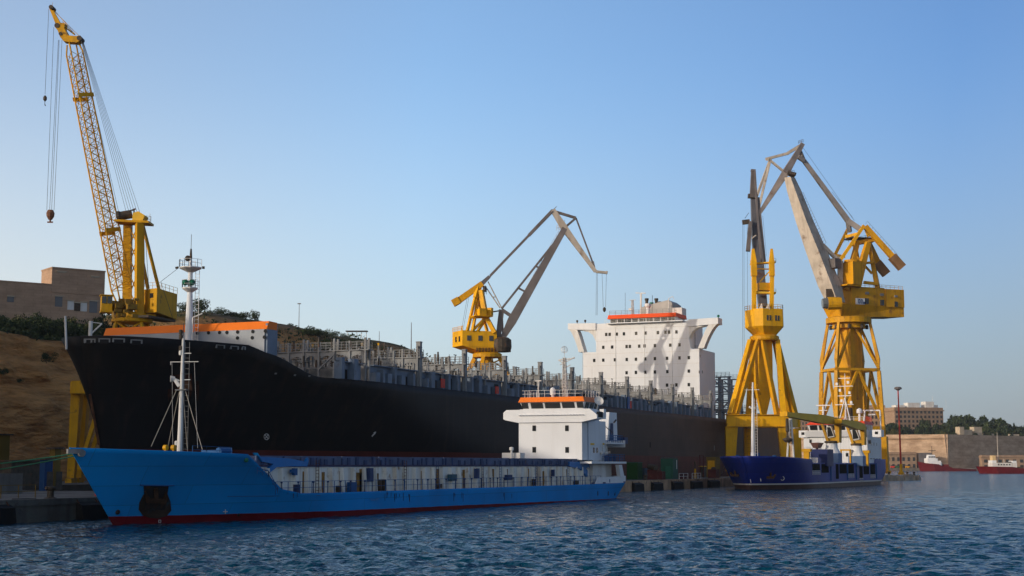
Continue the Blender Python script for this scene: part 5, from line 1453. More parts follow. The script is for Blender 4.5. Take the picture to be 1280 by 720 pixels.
# radar mast, domes, dish
g = MB(); a = P(706.5, 496, s=HB + 3.5); b = P(705.5, 447, s=HB + 3.5); a.z = zr
g.lattice(a, b, Vector((1, 0, 0)), Vector((0, 1, 0)), 0.3, 0.16, 7, 0.05, 0.03); g.tube(a, b, 0.09)
mst = g.build('radar_mast', M_WHITE2, BLUE)
g = MB()
for (x0, y0, x1, y1, r_) in ((699, 450, 712, 448.5, .09), (700, 456, 718, 447, .06), (703, 462, 713, 456, .06), (698, 450, 706, 455, .08), (712, 449, 718.5, 447, .1), (703, 468, 710, 468, .05)):
    g.tube(P(x0, y0, s=HB + 3.5), P(x1, y1, s=HB + 3.5), r_)
g.build('spreader', M_WHITE2, mst)
g = MB(); c = P(705.5, 437, s=HB + 3.5)
for k in range(6):
    a = k * math.pi / 6; pts = [c + Vector((math.cos(a) * math.sin(t), math.sin(a) * math.sin(t), math.cos(t))) * 0.46 for t in np.linspace(0, 2 * math.pi, 15)]; g.path(pts, 0.016, 3)
g.tube(c - UP * 1.2, c + UP * 0.4, 0.03); g.build('ball_aerial', M_WHITE2, mst)
g = MB(); a = P(673, 496, s=HB + 2); b = P(673, 476, s=HB + 2); g.tube((a.x, a.y, zr), b, 0.09); g.beam(b - Vector((0, .45, 0)), b + Vector((0, .45, 0)), 0.14); g.build('radar_post', M_WHITE2, BLUE)
g = MB(); a = P(691, 495, s=HB + 3); g.lathe((a.x, a.y, zr), [(0.2, 0), (0.2, .35), (0.36, .4), (0.38, 1.0), (0.3, 1.3), (0.08, 1.42)], 12); g.build('satellite_dome', M_WHITE, BLUE)
g = MB(); a = P(728.5, 497, s=HB + 5); b = P(728.5, 438, s=HB + 5); g.tube((a.x, a.y, zr), b, 0.03); a = P(740, 512, s=HB + 5); g.tube(a, P(740, 458, s=HB + 5), 0.018); g.build('whip_aerial', M_WHITE2, BLUE)
c = P(748.5, 501, s=HB + 2.5); ax = (Vector((-0.70, -0.55, 0.40))).normalized(); g = MB()
u = ax.orthogonal().normalized(); v = ax.cross(u); m_ = 14; V = []; 
for rr_, dd_ in ((0.02, -0.12), (0.34, -0.07), (0.64, 0.07)):
    V += [c + (u * math.cos(2 * math.pi * i / m_) + v * math.sin(2 * math.pi * i / m_)) * rr_ + ax * dd_ for i in range(m_)]
for rr_, dd_ in ((0.64, 0.04), (0.34, -0.11), (0.02, -0.17)):
    V += [c + (u * math.cos(2 * math.pi * i / m_) + v * math.sin(2 * math.pi * i / m_)) * rr_ + ax * dd_ for i in range(m_)]
g.add(V, [(j * m_ + i, j * m_ + (i + 1) % m_, (j + 1) * m_ + (i + 1) % m_, (j + 1) * m_ + i) for j in range(5) for i in range(m_)])
g.tube(c - ax * 0.15, (c.x, c.y + .3, z_wing1), 0.05); g.build('satellite_dish', M_WHITE2, BLUE)
# port side of the house: vents, ladders, doors, life rings
def side(px, py): return P(px, py, c=yP)
M_LBLUE = mat('pale_blue_paint', (0.30, 0.36, 0.46), 0.5)  # pale blue paint of the pipe on the house side
for x0, x1, y0, y1, m, nm in ((741.5, 743, 559.5, 566, M_GLASS, 'window'), (745.5, 747, 559.5, 566, M_GLASS, 'window'), (738, 742.5, 554, 556, M_OLIVE, 'lamp'), (752.5, 755, 554, 556, M_OLIVE, 'lamp'), (759.5, 762.5, 563.8, 566.5, M_GLASS, 'window')):
    a, b = side(x0, y1), side(x1, y0); g = MB(); g.box(a.x, b.x, yP - 0.06, yP + 0.02, a.z, b.z); g.build(nm, m, BLUE)
g = MB(); a = side(734.5, 530); g.tube((a.x, yP - .06, zB + 3), (a.x, yP - .06, z_wing0), 0.05); g.build('pipe', M_LBLUE, BLUE)
for px in (750.5, 756): a = side(px, 562); g = MB(); g.tube((a.x, yP - .25, a.z + .9), (a.x + .3, yP - .25, a.z - .6), 0.07); g.ball((a.x, yP - .22, a.z - .5), 0.24); g.build('vent', M_WHITE2, BLUE)
# aft decks, railings, funnel
zd1 = P(780, 577, c=BP).z; zd2 = P(780, 553.5, c=BP).z
g = MB(); g.box(HB + 0.6, 196.6, BP + 0.1, BS - 0.1, zd1 - 0.28, zd1); g.build('poop_deck', M_WHITE, BLUE)
g = MB(); g.box(HB + 8.7, 196.3, BP + 0.3, BS - 0.3, zd2 - 0.2, zd2); g.box(196.302, 196.42, BP + 0.2, BS - .2, zd2 - 0.6, zd2 + 0.35); g.build('boat_deck', M_WHITE, BLUE)
g = MB(); g.box(HB + 9.21, HB + 12.2, BP + 2.2, BS - 2, zd1 + .002, zd2 - 0.21); g.build('aft_house', M_WHITE, BLUE)
g = MB(); g.rail([(HB + 5.2, BP + .3, zd1), (196.4, BP + .3, zd1), (196.4, BS - .3, zd1)], 1.0, 0.75, 0.035, 3); g.build('railing', M_BLUEF, BLUE)
g = MB(); g.rail([(HB + 8.9, BP + .5, zd2), (196.1, BP + .5, zd2), (196.1, BS - .5, zd2)], 1.0, 0.75, 0.035, 3); g.build('railing', M_BLUEF, BLUE)
fx0 = P(760, 545, c=70.5).x; fx1 = P(772, 545, c=70.5).x; zf = P(766, 515.5, c=70.5).z
g = MB(); g.hexa([(fx0 - 0.3, 70.5, zd2 + .002), (fx1, 70.5, zd2 + .002), (fx1, 74.5, zd2 + .002), (fx0 - .3, 74.5, zd2 + .002)], [(fx0 + .9, 70.6, zf), (fx1 - .05, 70.6, zf), (fx1 - .05, 74.4, zf), (fx0 + .9, 74.4, zf)]); fn = g.build('funnel', M_WHITE, BLUE)
g = MB(); g.prism([P(764.3, 529, c=70.42), P(766.5, 529, c=70.42), P(767, 552, c=70.42), P(762, 552, c=70.42)], (0, 0.2, 0)); g.build('funnel_stripe', M_BLUEDK, fn)
g = MB(); g.tube(P(755.5, 532, c=70), P(766, 541, c=70), 0.06); g.tube(P(767.5, 528, c=70), P(770, 525, c=70), 0.12); g.tube((HB + 11.5, 69.6, zd2), (HB + 11.5, 69.6, zf - 2), 0.05); g.build('davit', M_DKMACH, BLUE)
g = MB(); g.box(fx1 + .2, fx1 + 1.6, 69.5, 74, zd2 + .003, zd2 + 0.9); g.build('raft_rack', M_BLUEDK, BLUE)
g = MB(); 
for px in (758, 763, 768): a = P(px, 576, c=BP + .8); g.lathe((a.x, a.y, zd1), [(.25, 0), (.25, .5), (.35, .55), (.35, .8), (.1, .85)], 8)
g.build('bitts', M_BLUEDK, BLUE)
# slanted stanchion carrying the poop deck and white stern bulwark
g = MB(); p0, p1, p2, p3 = P(773.5, 581, c=BP), P(777.5, 581, c=BP), P(780.5, 596, c=BP), P(775.5, 596, c=BP); g.prism([p0, p1, p2, p3], (0, .5, 0)); g.build('stanchion', M_WHITE, BLUE)
M_BUFF = mat('buff_bulkhead_paint', (0.55, 0.50, 0.44), 0.6, 0.08)  # plain buff paint of the bulkhead under the poop deck
g = MB(); g.box(HB + 4.5, HB + 12, BP + 1.4, BP + 1.55, zB, zd1 - .29); g.build('bulkhead', M_BUFF, BLUE)
g = MB(); xa = P(747.5, 596, c=BP).x; xb = P(744.5, 606, c=BP).x; zt = P(770, 596.3, c=BP).z; zt2 = P(788, 594.8, c=BP).z
def sb(x, z): return BC - 6.5 * b_aft(min(x, 197), 2.2) - 0.03
xx = np.linspace(xb, 196.95, 10); V = []; n = len(xx)
for x in xx:
    zt_ = (zt + (zt2 - zt) * max(0, (x - xa) / (197 - xa))) if x > xa else zt
    xl = max(x, xa) if x == xx[0] else x
    V += [(x, sb(x, 2), 2.14), (x if x != xx[0] else xa, sb(x, 2), zt_), (x if x != xx[0] else xa, sb(x, 2) + .14, zt_), (x, sb(x, 2) + .14, 2.14)]
Fc = [(i * 4 + j, (i + 1) * 4 + j, (i + 1) * 4 + (j + 1) % 4, i * 4 + (j + 1) % 4) for i in range(n - 1) for j in range(4)] + [(0, 1, 2, 3), (4 * n - 1, 4 * n - 2, 4 * n - 3, 4 * n - 4)]
g.add(V, Fc); bwk = g.build('stern_bulwark', M_WHITE, BLUE)
a = P(762.5, 601, c=BP - .05); g = MB(); g.lathe((0, 0, 0), [(0.13, 0), (0.13, 0.05)], 12)
g.v = [(a.x + x, sb(a.x, 2) - 0.04 + z, a.z + y * 1.9) for x, y, z in g.v]; g.build('emblem', M_BLUEF, bwk)
g = MB(); g.box(196.9, 197.02, BC - 6, BC + 6, 2.14, 3.1); g.build('transom_bulwark', M_WHITE, BLUE)
for px in (747.2, 761, 773): 
    a = P(px, 616.8, c=BP); yy = BC - 6.5 * b_aft(a.x, a.z); g = MB(); g.box(a.x - .12, a.x + .12, yy - .03, yy + .1, a.z - .28, a.z + .28); g.build('scupper', M_BLACK, BLUE)
for px in (741, 755, 783):
    a = P(px, 606, c=BP); yy = sb(a.x, 2); g = MB(); g.box(a.x - .5, a.x + .5, yy - .03, yy - .003, 2.15, 2.32); g.build('freeing_port', M_BLUEDK, bwk)
# house at left of the stern house: ventilator
g = MB(); a = P(641, 569, c=CF + 5); g.box(a.x, a.x + 1.5, CF + 4, CF + 6.5, cz1 + .96, a.z + .3); a = P(639.5, 566, c=CF + 5); g.lathe((a.x, a.y, cz1 + .96), [(.15, 0), (.15, 1.0), (.3, 1.05), (.3, 1.4), (.1, 1.45)], 8); g.build('ventilator', M_WHITE2, BLUE)
# mooring lines of the light blue ship
def rope(pts, r, label, m, name='mooring_line', sag=0.5, group=None):
    a, b = Vector(pts[0]), Vector(pts[1]); q_ = [a.lerp(b, t) - UP * sag * 4 * t * (1 - t) for t in np.linspace(0, 1, 14)]
    g = MB(); g.path(q_, r, 5)
    return solo(g, name, m, a, label, 'rope', group)
p = on_blue(101, 566); 
rope((p, Vector((78.0, 95.0, 3.2))), 0.05, 'upper of the two dark green mooring lines from the blue bow to the quay', M_ROPE, sag=0.35, group='green mooring lines')
rope((p - UP * 0.15, Vector((80.0, 96.5, 2.7))), 0.05, 'lower, more slack dark green mooring line from the blue bow to the quay', M_ROPE, sag=0.6, group='green mooring lines')

# ------------------------------------------------------------------ the dark blue ship
DL = 87.0; DB = 15.0
dq = Vector((361 - 274, 65.5 - 69.5, 0)); dang = math.atan2(dq.y, dq.x)
DARK = thing('supply_ship', 'navy blue cargo ship with two mustard deck cranes, lying below the front right crane', 'ship', (274, 69.5, 0), dang)
DM = ROOTM[DARK.name]
U_ = Vector((math.cos(dang), math.sin(dang), 0)); V_ = Vector((-U_.y, U_.x, 0))
def W(x, y, z): return Vector((274, 69.5, 0)) + U_ * x + V_ * y + UP * z          # ship frame -> world (x aft, y to starboard)
def lp(px, py, x=None, y=None):
    D = ray(px, py); o = Vector((274, 69.5, 0)); c0 = Vector((0, 0, CAM_H)) - o
    if x is not None: t = (x - c0.dot(U_)) / D.dot(U_)
    else: t = (y - c0.dot(V_)) / D.dot(V_)
    r = c0 + D * t; return Vector((r.dot(U_), r.dot(V_), r.z))
class SB(MB):
    """builder whose input is in the dark ship's own frame"""
    def build(s, name, m, parent=None, smooth=False, normals=True):
        if parent is not None: s.v = [tuple(W(*v)) for v in s.v]
        return MB.build(s, name, m, parent, smooth, normals)
M_NAVY = hull_paint('navy_hull_paint', (0.007, 0.022, 0.20), (0.085, 0.045, 0.035), 0.86, (0.84, 1.10, (0.62, 0.58, 0.52)), 0.5, 0.35, (0.055, 0.085, 0.31), 16, 34, spec=0.15, plate=1.6)  # lighter flank: sky reflected at a grazing view, put into the colour
zbow = P(950, 570.5, d=282).z; zside = 5.0
def d_stem(z): z = 6.3 if z > 20 else z; return 0 - 0.0 + (6.3 - z) * 0.55 - 3.2 if z > 0 else 0.3
def d_sheer(x):
    if x < 17: return zbow - 0.5 * max(0, (x + 3) / 20) 
    if x < 18: return zbow - 0.5 - (x - 17) * (zbow - 0.5 - zside)
    if x < 74: return zside
    if x < 75: return zside + (x - 74) * 0.9
    return zside + 0.9
def d_shape(dx, z):
    k = min(1, max(0, z / 6.3)); t = min(1, max(0, dx / (22 - 10 * k))); return (1 - (1 - t) ** 2.0) ** (0.75 - 0.3 * k)
hb = SB(); xs_ = [-3.2, -3.1, -2.9, -2.5, -2, -1.2, 0, 1.5, 3.5, 6, 9, 12, 15, 17, 18, 22, 30, 40, 55, 70, 74, 75, 80, 84, 87]
lv = [0, .15, .25, .33, .42, .52, .62, .72, .82, .9, .96, 1]; n = len(lv); ts = [(x + 3.2) / 90.2 for x in xs_]
for sd_ in (-1, 1):
    vs = []
    for t in ts:
        ztp = d_sheer(-3.2 + 90.2 * t)
        for l in lv:
            z = -2.5 + (ztp + 2.5) * l; s0 = d_stem(z); x = s0 + t * (87 - s0)
            aft = 1 - (0.02 + 0.25 * min(1, max(0, (3 - z) / 4))) * max(0, (x - 76) / 11) ** 2
            vs.append((x, sd_ * 7.5 * d_shape(x - s0, z) * aft, z))
    hb.add(vs, [(i * n + j, (i + 1) * n + j, (i + 1) * n + j + 1, i * n + j + 1) for i in range(len(ts) - 1) for j in range(n - 1)])
m_, e_ = len(ts) * n, (len(ts) - 1) * n
for j in range(n - 1): hb.f.append((e_ + j, m_ + e_ + j, m_ + e_ + j + 1, e_ + j + 1))
hull = hb.build('hull', M_NAVY, DARK, True)
md = hull.modifiers.new('plate', 'SOLIDIFY'); md.thickness = 0.1; md.offset = -1
g = SB(); xx_ = [-1.5, -.5, 1, 3, 6, 10, 16.9]; zz_ = zbow - 1.3; A_ = [(x, -7.5 * d_shape(x - d_stem(zz_), zz_) + .25, zz_) for x in xx_]; B_ = [(x, -y, z) for x, y, z in A_]; g.add(A_ + B_, [(i, i + 1, 8 + i, 7 + i) for i in range(6)]); g.box(17.9, 86.5, -7.2, 7.2, 4.2, 4.3); g.build('deck', M_BLUEDK, DARK)
# side openings between web frames on the port side
yp = -7.5
for (x0, x1, y0, y1) in ((1015.5, 1024.5, 577.5, 588), (1027, 1035.5, 576.5, 591), (1045, 1048, 580, 599), (1049.5, 1058, 579, 592), (1060.5, 1067, 580, 592), (1074.5, 1078, 581, 598), (1079.5, 1086, 579, 593), (1088, 1093.5, 580, 593)):
    a, b = lp(x0, y1, y=yp), lp(x1, y0, y=yp); g = SB(); g.box(a.x, b.x, yp - 0.04, yp + 0.3, max(a.z, 1.7), min(b.z, 4.75)); op = g.build('side_opening', mat('dark_opening', (0.012, 0.013, 0.014), 0.9, 0.2, spec=0.02), DARK)
    if x0 in (1015.5, 1060.5, 1088, 1074.5):
        g = SB(); zz = max(a.z, 1.7); g.rail([(a.x, yp - 0.06, zz - 0.9), (b.x, yp - 0.06, zz - 0.9)], 0.85, 0.8, 0.045, 2); g.build('railing', M_WHITE2, op)
for px in (1038, 1058.8, 1070, 1095):
    a = lp(px, 590, y=yp); g = SB(); g.box(a.x, a.x + 0.25, yp - 0.22, yp - 0.003, 1.4, zside); g.build('web_frame', M_BLUEF, DARK)
g = SB(); g.box(22, 80, yp - 0.14, yp - 0.003, 1.25, 1.4); g.build('rubbing_strake', M_NAVY, DARK)
# anchors and stains at the bow
def on_navy(px, py, sgn):
    y = sgn * 3
    for _ in range(30):
        D = lp(px, py, y=y) if abs(sgn) else None
        z = D.z; s0 = d_stem(z); 
        x = D.x
        # march: find hull point along the ray by scanning x
        best = None
        for k in range(200):
            x_ = s0 + k * 0.08; p = lp(px, py, x=x_); yy = 7.5 * d_shape(x_ - d_stem(p.z), p.z)
            if abs(p.y) <= yy: best = p; break
        return best
for px, py in ((920, 591), (963, 593.5)):
    p = on_navy(px, py, 1)
    if p:
        g = SB(); s_ = -1 if p.y < 0 else 1
        g.beam((p.x - .15, p.y + s_ * .1, p.z + .7), (p.x - .25, p.y + s_ * .1, p.z - .5), 0.3); g.beam((p.x - .3, p.y + s_ * .1 - .7, p.z - .5), (p.x - .3, p.y + .7 + s_ * .1, p.z - .5), 0.4); g.beam((p.x - .2, p.y - .9 + s_ * .1, p.z + .1), (p.x - .3, p.y - .6 + s_ * .1, p.z - .5), 0.35); g.beam((p.x - .2, p.y + .9 + s_ * .1, p.z + .1), (p.x - .3, p.y + .6 + s_ * .1, p.z - .5), 0.35)
        an = g.build('anchor', mat('old_anchor', (0.055, 0.028, 0.016), 0.85, 0.3, 1.5), DARK)
for px, py, k in ((938.5, 600, 0), (951, 598.5, 1), (977.5, 598, 2)):
    p = on_navy(px, py, 1)
    if p:
        g = SB()
        if k == 2:
            for i in range(14): a0, a1 = i * .4488, (i + 1) * .4488; g.beam((p.x - .05, p.y - .1 + .35 * math.cos(a0), p.z + .35 * math.sin(a0)), (p.x - .05, p.y - .1 + .35 * math.cos(a1), p.z + .35 * math.sin(a1)), .1)
            g.build('thruster_mark', M_WHITE2, DARK)
        else: g.beam((p.x - .08, p.y - .05, p.z - .5), (p.x - .08, p.y + .12, p.z + .5), .1); g.build('draught_mark', M_WHITE2, DARK)
# bow mast
def at(px, py, x): return lp(px, py, x=x)
g = SB(); a, b = at(941, 567, 3), at(941, 478, 3); g.tube((a.x, a.y, zbow - 1.2), (a.x, a.y, zbow + 0.8), .5, .42, 10); g.tube((a.x, a.y, zbow + .8), b, .36, .16, 10); bmz = g.build('bow_mast', M_WHITE, DARK)
g = SB(); g.beam(at(931, 487.5, 3), at(949, 487, 3), .08); g.beam(at(937.5, 510, 3), at(944.5, 510, 3), .2); g.ball(at(937.5, 509, 3), .25); g.build('yard', M_WHITE2, bmz)
g = SB(); g.ladder((a.x - .1, a.y - .75, zbow), (b.x, b.y - .45, b.z - 3), (0, 1, 0), .45, .5, .04); g.build('ladder', M_WHITE2, bmz)
for px, h in ((922, .9), (930, .6), (958, .7), (968, .8), (947, 1.3)):
    a = at(px, 570, 5); g = SB(); g.lathe((a.x, a.y, zbow - .6), [(.3, 0), (.3, h * .5), (.42, h * .6), (.42, h * .95), (.1, h)], 8); g.build('mooring_winch', M_BLUEF, DARK)
g = SB(); a = lp(1004, 577, y=yp); g.rail([(17.2, yp + .2, zside), (23, yp + .2, zside)], 1.0, .9, .05, 3); g.build('railing', M_WHITE2, DARK)
# A-shaped crane rest with grab bucket
g = SB(); 
for dx in (-1.4, 1.4): a = at(988 + dx * 3.2, 570, 15); g.tube((a.x, a.y, zbow - 1.2), at(988 + dx * .6, 523, 15), .2)
g.beam(at(985.5, 556, 15), at(991, 556, 15), .15); g.beam(at(986, 540, 15), at(990, 540, 15), .15); g.build('crane_rest', M_WHITE2, DARK)
g = SB(); a = at(984.5, 548, 14); g.lathe((a.x, a.y, a.z - .8), [(.5, 0), (.95, .5), (.9, .8), (.25, .95), (.2, 2.0), (.35, 2.2), (.3, 4.6), (.1, 4.7)], 10); g.build('grab', M_DKMACH, DARK)
# deck cranes
def deck_crane(px, py_top, py_mid, x, jib_to, scale=1.0):
    c = at(px, py_top, x); zp0 = 4.3; cx_, cy_ = x, c.y
    zt = c.z; zm = at(px, py_mid, x).z
    g = SB(); hw = 1.75 * scale
    g.hexa([(cx_ - hw, cy_ - hw, zp0), (cx_ + hw, cy_ - hw, zp0), (cx_ + hw, cy_ + hw, zp0), (cx_ - hw, cy_ + hw, zp0)], [(cx_ - hw, cy_ - hw, zm), (cx_ + hw, cy_ - hw, zm), (cx_ + hw, cy_ + hw, zm), (cx_ - hw, cy_ + hw, zm)])
    ped0 = g.build('pedestal', mat('pedestal_blue', (0.10, 0.17, 0.30), .55, .1), DARK)
    g = SB(); prof = []
    g2 = 12; vs = []; fs = []
    for k in range(6):
        t = k / 5; z = zm + .002 + (zt - zm) * t; r_ = 1.18 * scale + (hw - 1.18 * scale) * (1 - t) ** 2.2; sq = (1 - t) ** 2
        for i in range(16):
            a = 2 * math.pi * (i + .5) / 16; co, si = math.cos(a), math.sin(a); q_ = 1 / max(abs(co), abs(si)); rr_ = r_ * (1 - sq + sq * q_)
            vs.append((cx_ + rr_ * co, cy_ + rr_ * si, z))
    for k in range(5): fs += [(k * 16 + i, k * 16 + (i + 1) % 16, (k + 1) * 16 + (i + 1) % 16, (k + 1) * 16 + i) for i in range(16)]
    g.add(vs, fs); g.build('pedestal_neck', M_WHITE, DARK)
    g = SB(); g.lathe((cx_, cy_, zt), [(1.35 * scale, 0), (1.5 * scale, .1), (1.5 * scale, .45), (1.1 * scale, .5)], 16); g.build('slewing_ring', M_DKMACH, DARK)
    # tower house: raked strut, framed cab window and a closed column behind
    M_MUS = mat('deck_crane_mustard', (0.50, 0.26, 0.012), .5, .12, .5, RUST, .2)
    ox, oy = px - 1039.5, py_top - 554
    pl = lambda pts, x_: [tuple(at(qx + ox, qy + oy, x_)) for qx, qy in pts]
    g = SB(); g.prism(pl([(1032.5, 553.2), (1049, 553.2), (1049, 530), (1042.5, 529), (1044.5, 546), (1034.5, 548)], cx_ - .6), (2.2, 0, 0)); tw_ = g.build('crane_tower', M_MUS, DARK)
    g = SB(); g.prism(pl([(1025.5, 530), (1028.5, 530), (1036, 551.5), (1033, 552.5)], cx_ - 1.1), (.8, 0, 0)); g.build('cab_strut', M_MUS, tw_)
    g = SB(); g.prism(pl([(1033, 533), (1038.3, 532.8), (1043, 545.8), (1033.8, 547.2)], cx_ - 1.0), (1.4, 0, 0)); cab = g.build('cab', M_WHITE2, DARK)
    g = SB(); g.prism(pl([(1033.9, 534), (1037.6, 533.9), (1041.8, 544.9), (1034.6, 546)], cx_ - 1.06), (.05, 0, 0)); g.build('window', M_GLASS, cab)
    # jib: box girder that tapers to its tip
    p0 = at(jib_to[4], jib_to[5], x - .6); p1 = at(jib_to[0], jib_to[1], jib_to[3])
    g = SB(); pm = p0.lerp(p1, .32); g.beam(p0, pm, 1.5, 1.3, 1.5, 1.75); g.beam(pm, p1, 1.5, 1.75, .9, .8); g.build('jib', M_OLIVE, DARK)
    g = SB(); g.box(p1.x - .4, p1.x + .4, p1.y - .6, p1.y + .9, p1.z - .45, p1.z + .45); g.build('jib_head', M_YEL_BR, DARK)
deck_crane(1039.5, 554, 566.5, 42, (981, 517.5, 533, 12, 1046.5, 527))
deck_crane(1071, 557, 570, 57, (1049, 526.5, 538, 36, 1077.5, 534), .9)
# grab boxes / posts on deck
for px, py0, py1, w, m in ((1008.5, 561, 571, .8, M_YEL_OLD), (1082.5, 563, 572, .8, M_YEL_OLD)):
    x = 24 if px < 1050 else 64; a, b = at(px, py1, x), at(px, py0, x); g = SB(); g.box(x - .4, x + .4, a.y - .55, a.y + .55, 4.3, b.z - .6); g.box(x - .6, x + .6, a.y - .9, a.y + .9, b.z - .6, b.z); g.build('crane_cradle', m, DARK)
g = SB(); a, b = at(1013.5, 572, 28), at(1034, 561.5, 28); g.box(28, 33, b.y, a.y, 4.3, b.z); g.build('hatch_stack', mat('navy_hatch', (0.012, 0.022, 0.10), .5, .1), DARK)
g = SB(); a, b = at(1050, 563.5, 55), at(1063, 561.5, 55); g.box(55, 56, b.y, a.y, a.z, b.z); g.box(55.2, 55.6, b.y, b.y + .3, 4.3, a.z); g.box(55.2, 55.6, a.y - .3, a.y, 4.3, a.z); g.build('cargo_beam', M_YEL_OLD, DARK)
g = SB(); a, b = at(1015, 560, 40), at(1026, 553.5, 40); 
g.hexa([(39, b.y + .5, a.z), (42, b.y + .5, a.z), (42, a.y - .5, a.z), (39, a.y - .5, a.z)], [(38.5, b.y, b.z), (42.5, b.y, b.z), (42.5, a.y, b.z), (38.5, a.y, b.z)]); g.tube((40.5, (a.y + b.y) / 2, 4.3), (40.5, (a.y + b.y) / 2, a.z), .25); g.build('rescue_boat', mat('faded_boat_red', (0.20, 0.10, 0.08), .6), DARK)
# superstructure
HX2 = 68.0
a, b = at(1005, 570, HX2), at(1088, 540, HX2)
yS2, yP2 = a.y, max(b.y, -7.4)
zh1 = at(1050, 546, HX2).z
M_CORR = mat('white_corrugated', (0.72, 0.72, 0.71), .5, .04)
g = SB(); g.box(HX2, HX2 + 15, -7.3, yS2, 4.3, zh1); h2 = g.build('deckhouse', M_CORR, DARK)
g = SB()
for k in range(22):
    y = -7.0 + k * (yS2 + 6.9) / 22; g.box(HX2 - .06, HX2, y, y + .1, zh1 - 5.0, zh1 - .1)
for k in range(14): x = HX2 + .6 + k * 1.05; g.box(x, x + .1, -7.36, -7.3, zh1 - 4.4, zh1 - .1)
g.build('corrugation', M_CORR, h2)
# bridge deck and wheelhouse with raked windows
zw0 = zh1; zwm = at(1050, 538.5, HX2).z; zwt = at(1050, 531, HX2).z; zr2 = at(1050, 526.8, HX2).z
g = SB(); g.hexa([(HX2 - .6, -7.2, zw0 + .002), (HX2 + 9, -7.2, zw0 + .002), (HX2 + 9, yS2 - .6, zw0 + .002), (HX2 - .6, yS2 - .6, zw0 + .002)], [(HX2 - 1.3, -7.4, zwm), (HX2 + 9, -7.4, zwm), (HX2 + 9, yS2 - .8, zwm), (HX2 - 1.3, yS2 - .8, zwm)]); g.build('bridge_deck', M_WHITE, DARK)
wyl = at(1013, 535, HX2).y; wyr = max(at(1089, 535, HX2).y, -7.1)
g = SB(); g.hexa([(HX2 - .8, wyr, zwm + .002), (HX2 + 7, wyr, zwm + .002), (HX2 + 7, wyl, zwm + .002), (HX2 - .8, wyl, zwm + .002)], [(HX2 - 1.5, wyr, zwt), (HX2 + 7, wyr, zwt), (HX2 + 7, wyl + .4, zwt), (HX2 - 1.5, wyl + .4, zwt)]); wh2 = g.build('wheelhouse', M_WHITE, DARK)
nw = 6
for k in range(nw):
    y0 = wyr + (wyl - wyr) * (k + .1) / nw; y1 = wyr + (wyl - wyr) * (k + .9) / nw; za, zb_ = zwm + .15, zwt - .12
    xf = lambda z: HX2 - .8 - .7 * (z - zwm) / (zwt - zwm) - .06
    g = SB(); g.hexa([(xf(za), y0, za), (xf(za) + .1, y0, za), (xf(za) + .1, y1, za), (xf(za), y1, za)], [(xf(zb_), y0, zb_), (xf(zb_) + .1, y0, zb_), (xf(zb_) + .1, y1, zb_), (xf(zb_), y1, zb_)]); g.build('window', M_GLASS, wh2)
for k in range(3):
    x = HX2 - .3 + k * 2.3; g = SB(); g.box(x, x + 1.8, wyr - .05, wyr + .05, zwm + .2, zwt - .12); g.build('window', M_GLASS, wh2)
M_CORAL = mat('coral_roof', (0.72, 0.07, 0.03), .5, .05)
g = SB(); g.hexa([(HX2 - 1.8, wyr - .2, zwt + .002), (HX2 + 7.3, wyr - .2, zwt + .002), (HX2 + 7.3, wyl + .7, zwt + .002), (HX2 - 1.8, wyl + .7, zwt + .002)], [(HX2 - 1.0, wyr + .1, zr2), (HX2 + 7, wyr + .1, zr2), (HX2 + 7, wyl - .4, zr2), (HX2 - 1.0, wyl - .4, zr2)]); g.build('red_roof', M_CORAL, DARK)
for px, py in ((1003.5, 543.5), (1095.5, 544.3)):
    a = at(px, py, HX2 - .5); g = SB(); g.box(HX2 - .6, HX2 + 2.4, a.y - 1.1, a.y + .9, zw0 - .1, zw0 + 1.5); w_ = g.build('bridge_wing', M_WHITE, DARK)
    g = SB(); g.box(HX2 - .64, HX2 - .58, a.y - .4, a.y + .3, zw0 + .5, zw0 + 1.1); g.build('opening', M_BLACK, w_)
wq2 = window_proto(.62, .8, 'x')
for px, py in ((1013, 551.5), (1087, 552.5), (1059, 568.5)):
    a = at(px, py, HX2); put(wq2, DARK, W(HX2 - .03, a.y, a.z), dang)
wq3 = window_proto(.5, .7, 'y')
for k in range(3): put(wq3, DARK, W(HX2 + 4 + k * 3, -7.32, zh1 - 1.6), dang)
# open gallery aft under the house on the port side
g = SB()
for k in range(4): x = HX2 + 2.5 + k * 3; g.box(x, x + 2.2, -7.34, -7.28, 5.9, zh1 - 4.9)
g.build('gallery_opening', M_DKMACH, DARK)
# signal mast, radars, dome, goalpost
g = SB(); a = at(1057, 526, HX2 + 2); b = at(1056, 497, HX2 + 2)
for dx, dy in ((-.9, -1.3), (-.9, 1.3), (1.2, 0)): g.tube((a.x + dx, a.y + dy, zr2), (b.x, b.y, b.z), .14, .09)
g.tube((a.x, a.y, zr2), at(1056, 467, HX2 + 2), .16, .06)
for px0, px1, py in ((1044, 1067, 506), (1043, 1066, 483), (1047, 1064, 495), (1048, 1063, 473)): g.beam(at(px0, py, HX2 + 2), at(px1, py - .5, HX2 + 2), .16)
for px, py in ((1046, 480), (1050, 488), (1062, 491), (1064, 503), (1052, 501), (1060, 478)): c = at(px, py, HX2 + 2); g.box(c.x - .2, c.x + .2, c.y - .25, c.y + .25, c.z - .3, c.z + .3)
g.build('signal_mast', M_WHITE, DARK)
g = SB(); a, b = at(1029, 526, HX2 + 3), at(1029, 508, HX2 + 3); g.tube((a.x, a.y, zr2), b, .3, .22); g.beam(at(1020, 506.8, HX2 + 3), at(1038, 506.6, HX2 + 3), .22); g.beam(at(1024, 513, HX2 + 3), at(1034, 513, HX2 + 3), .15); g.build('radar', M_WHITE, DARK)
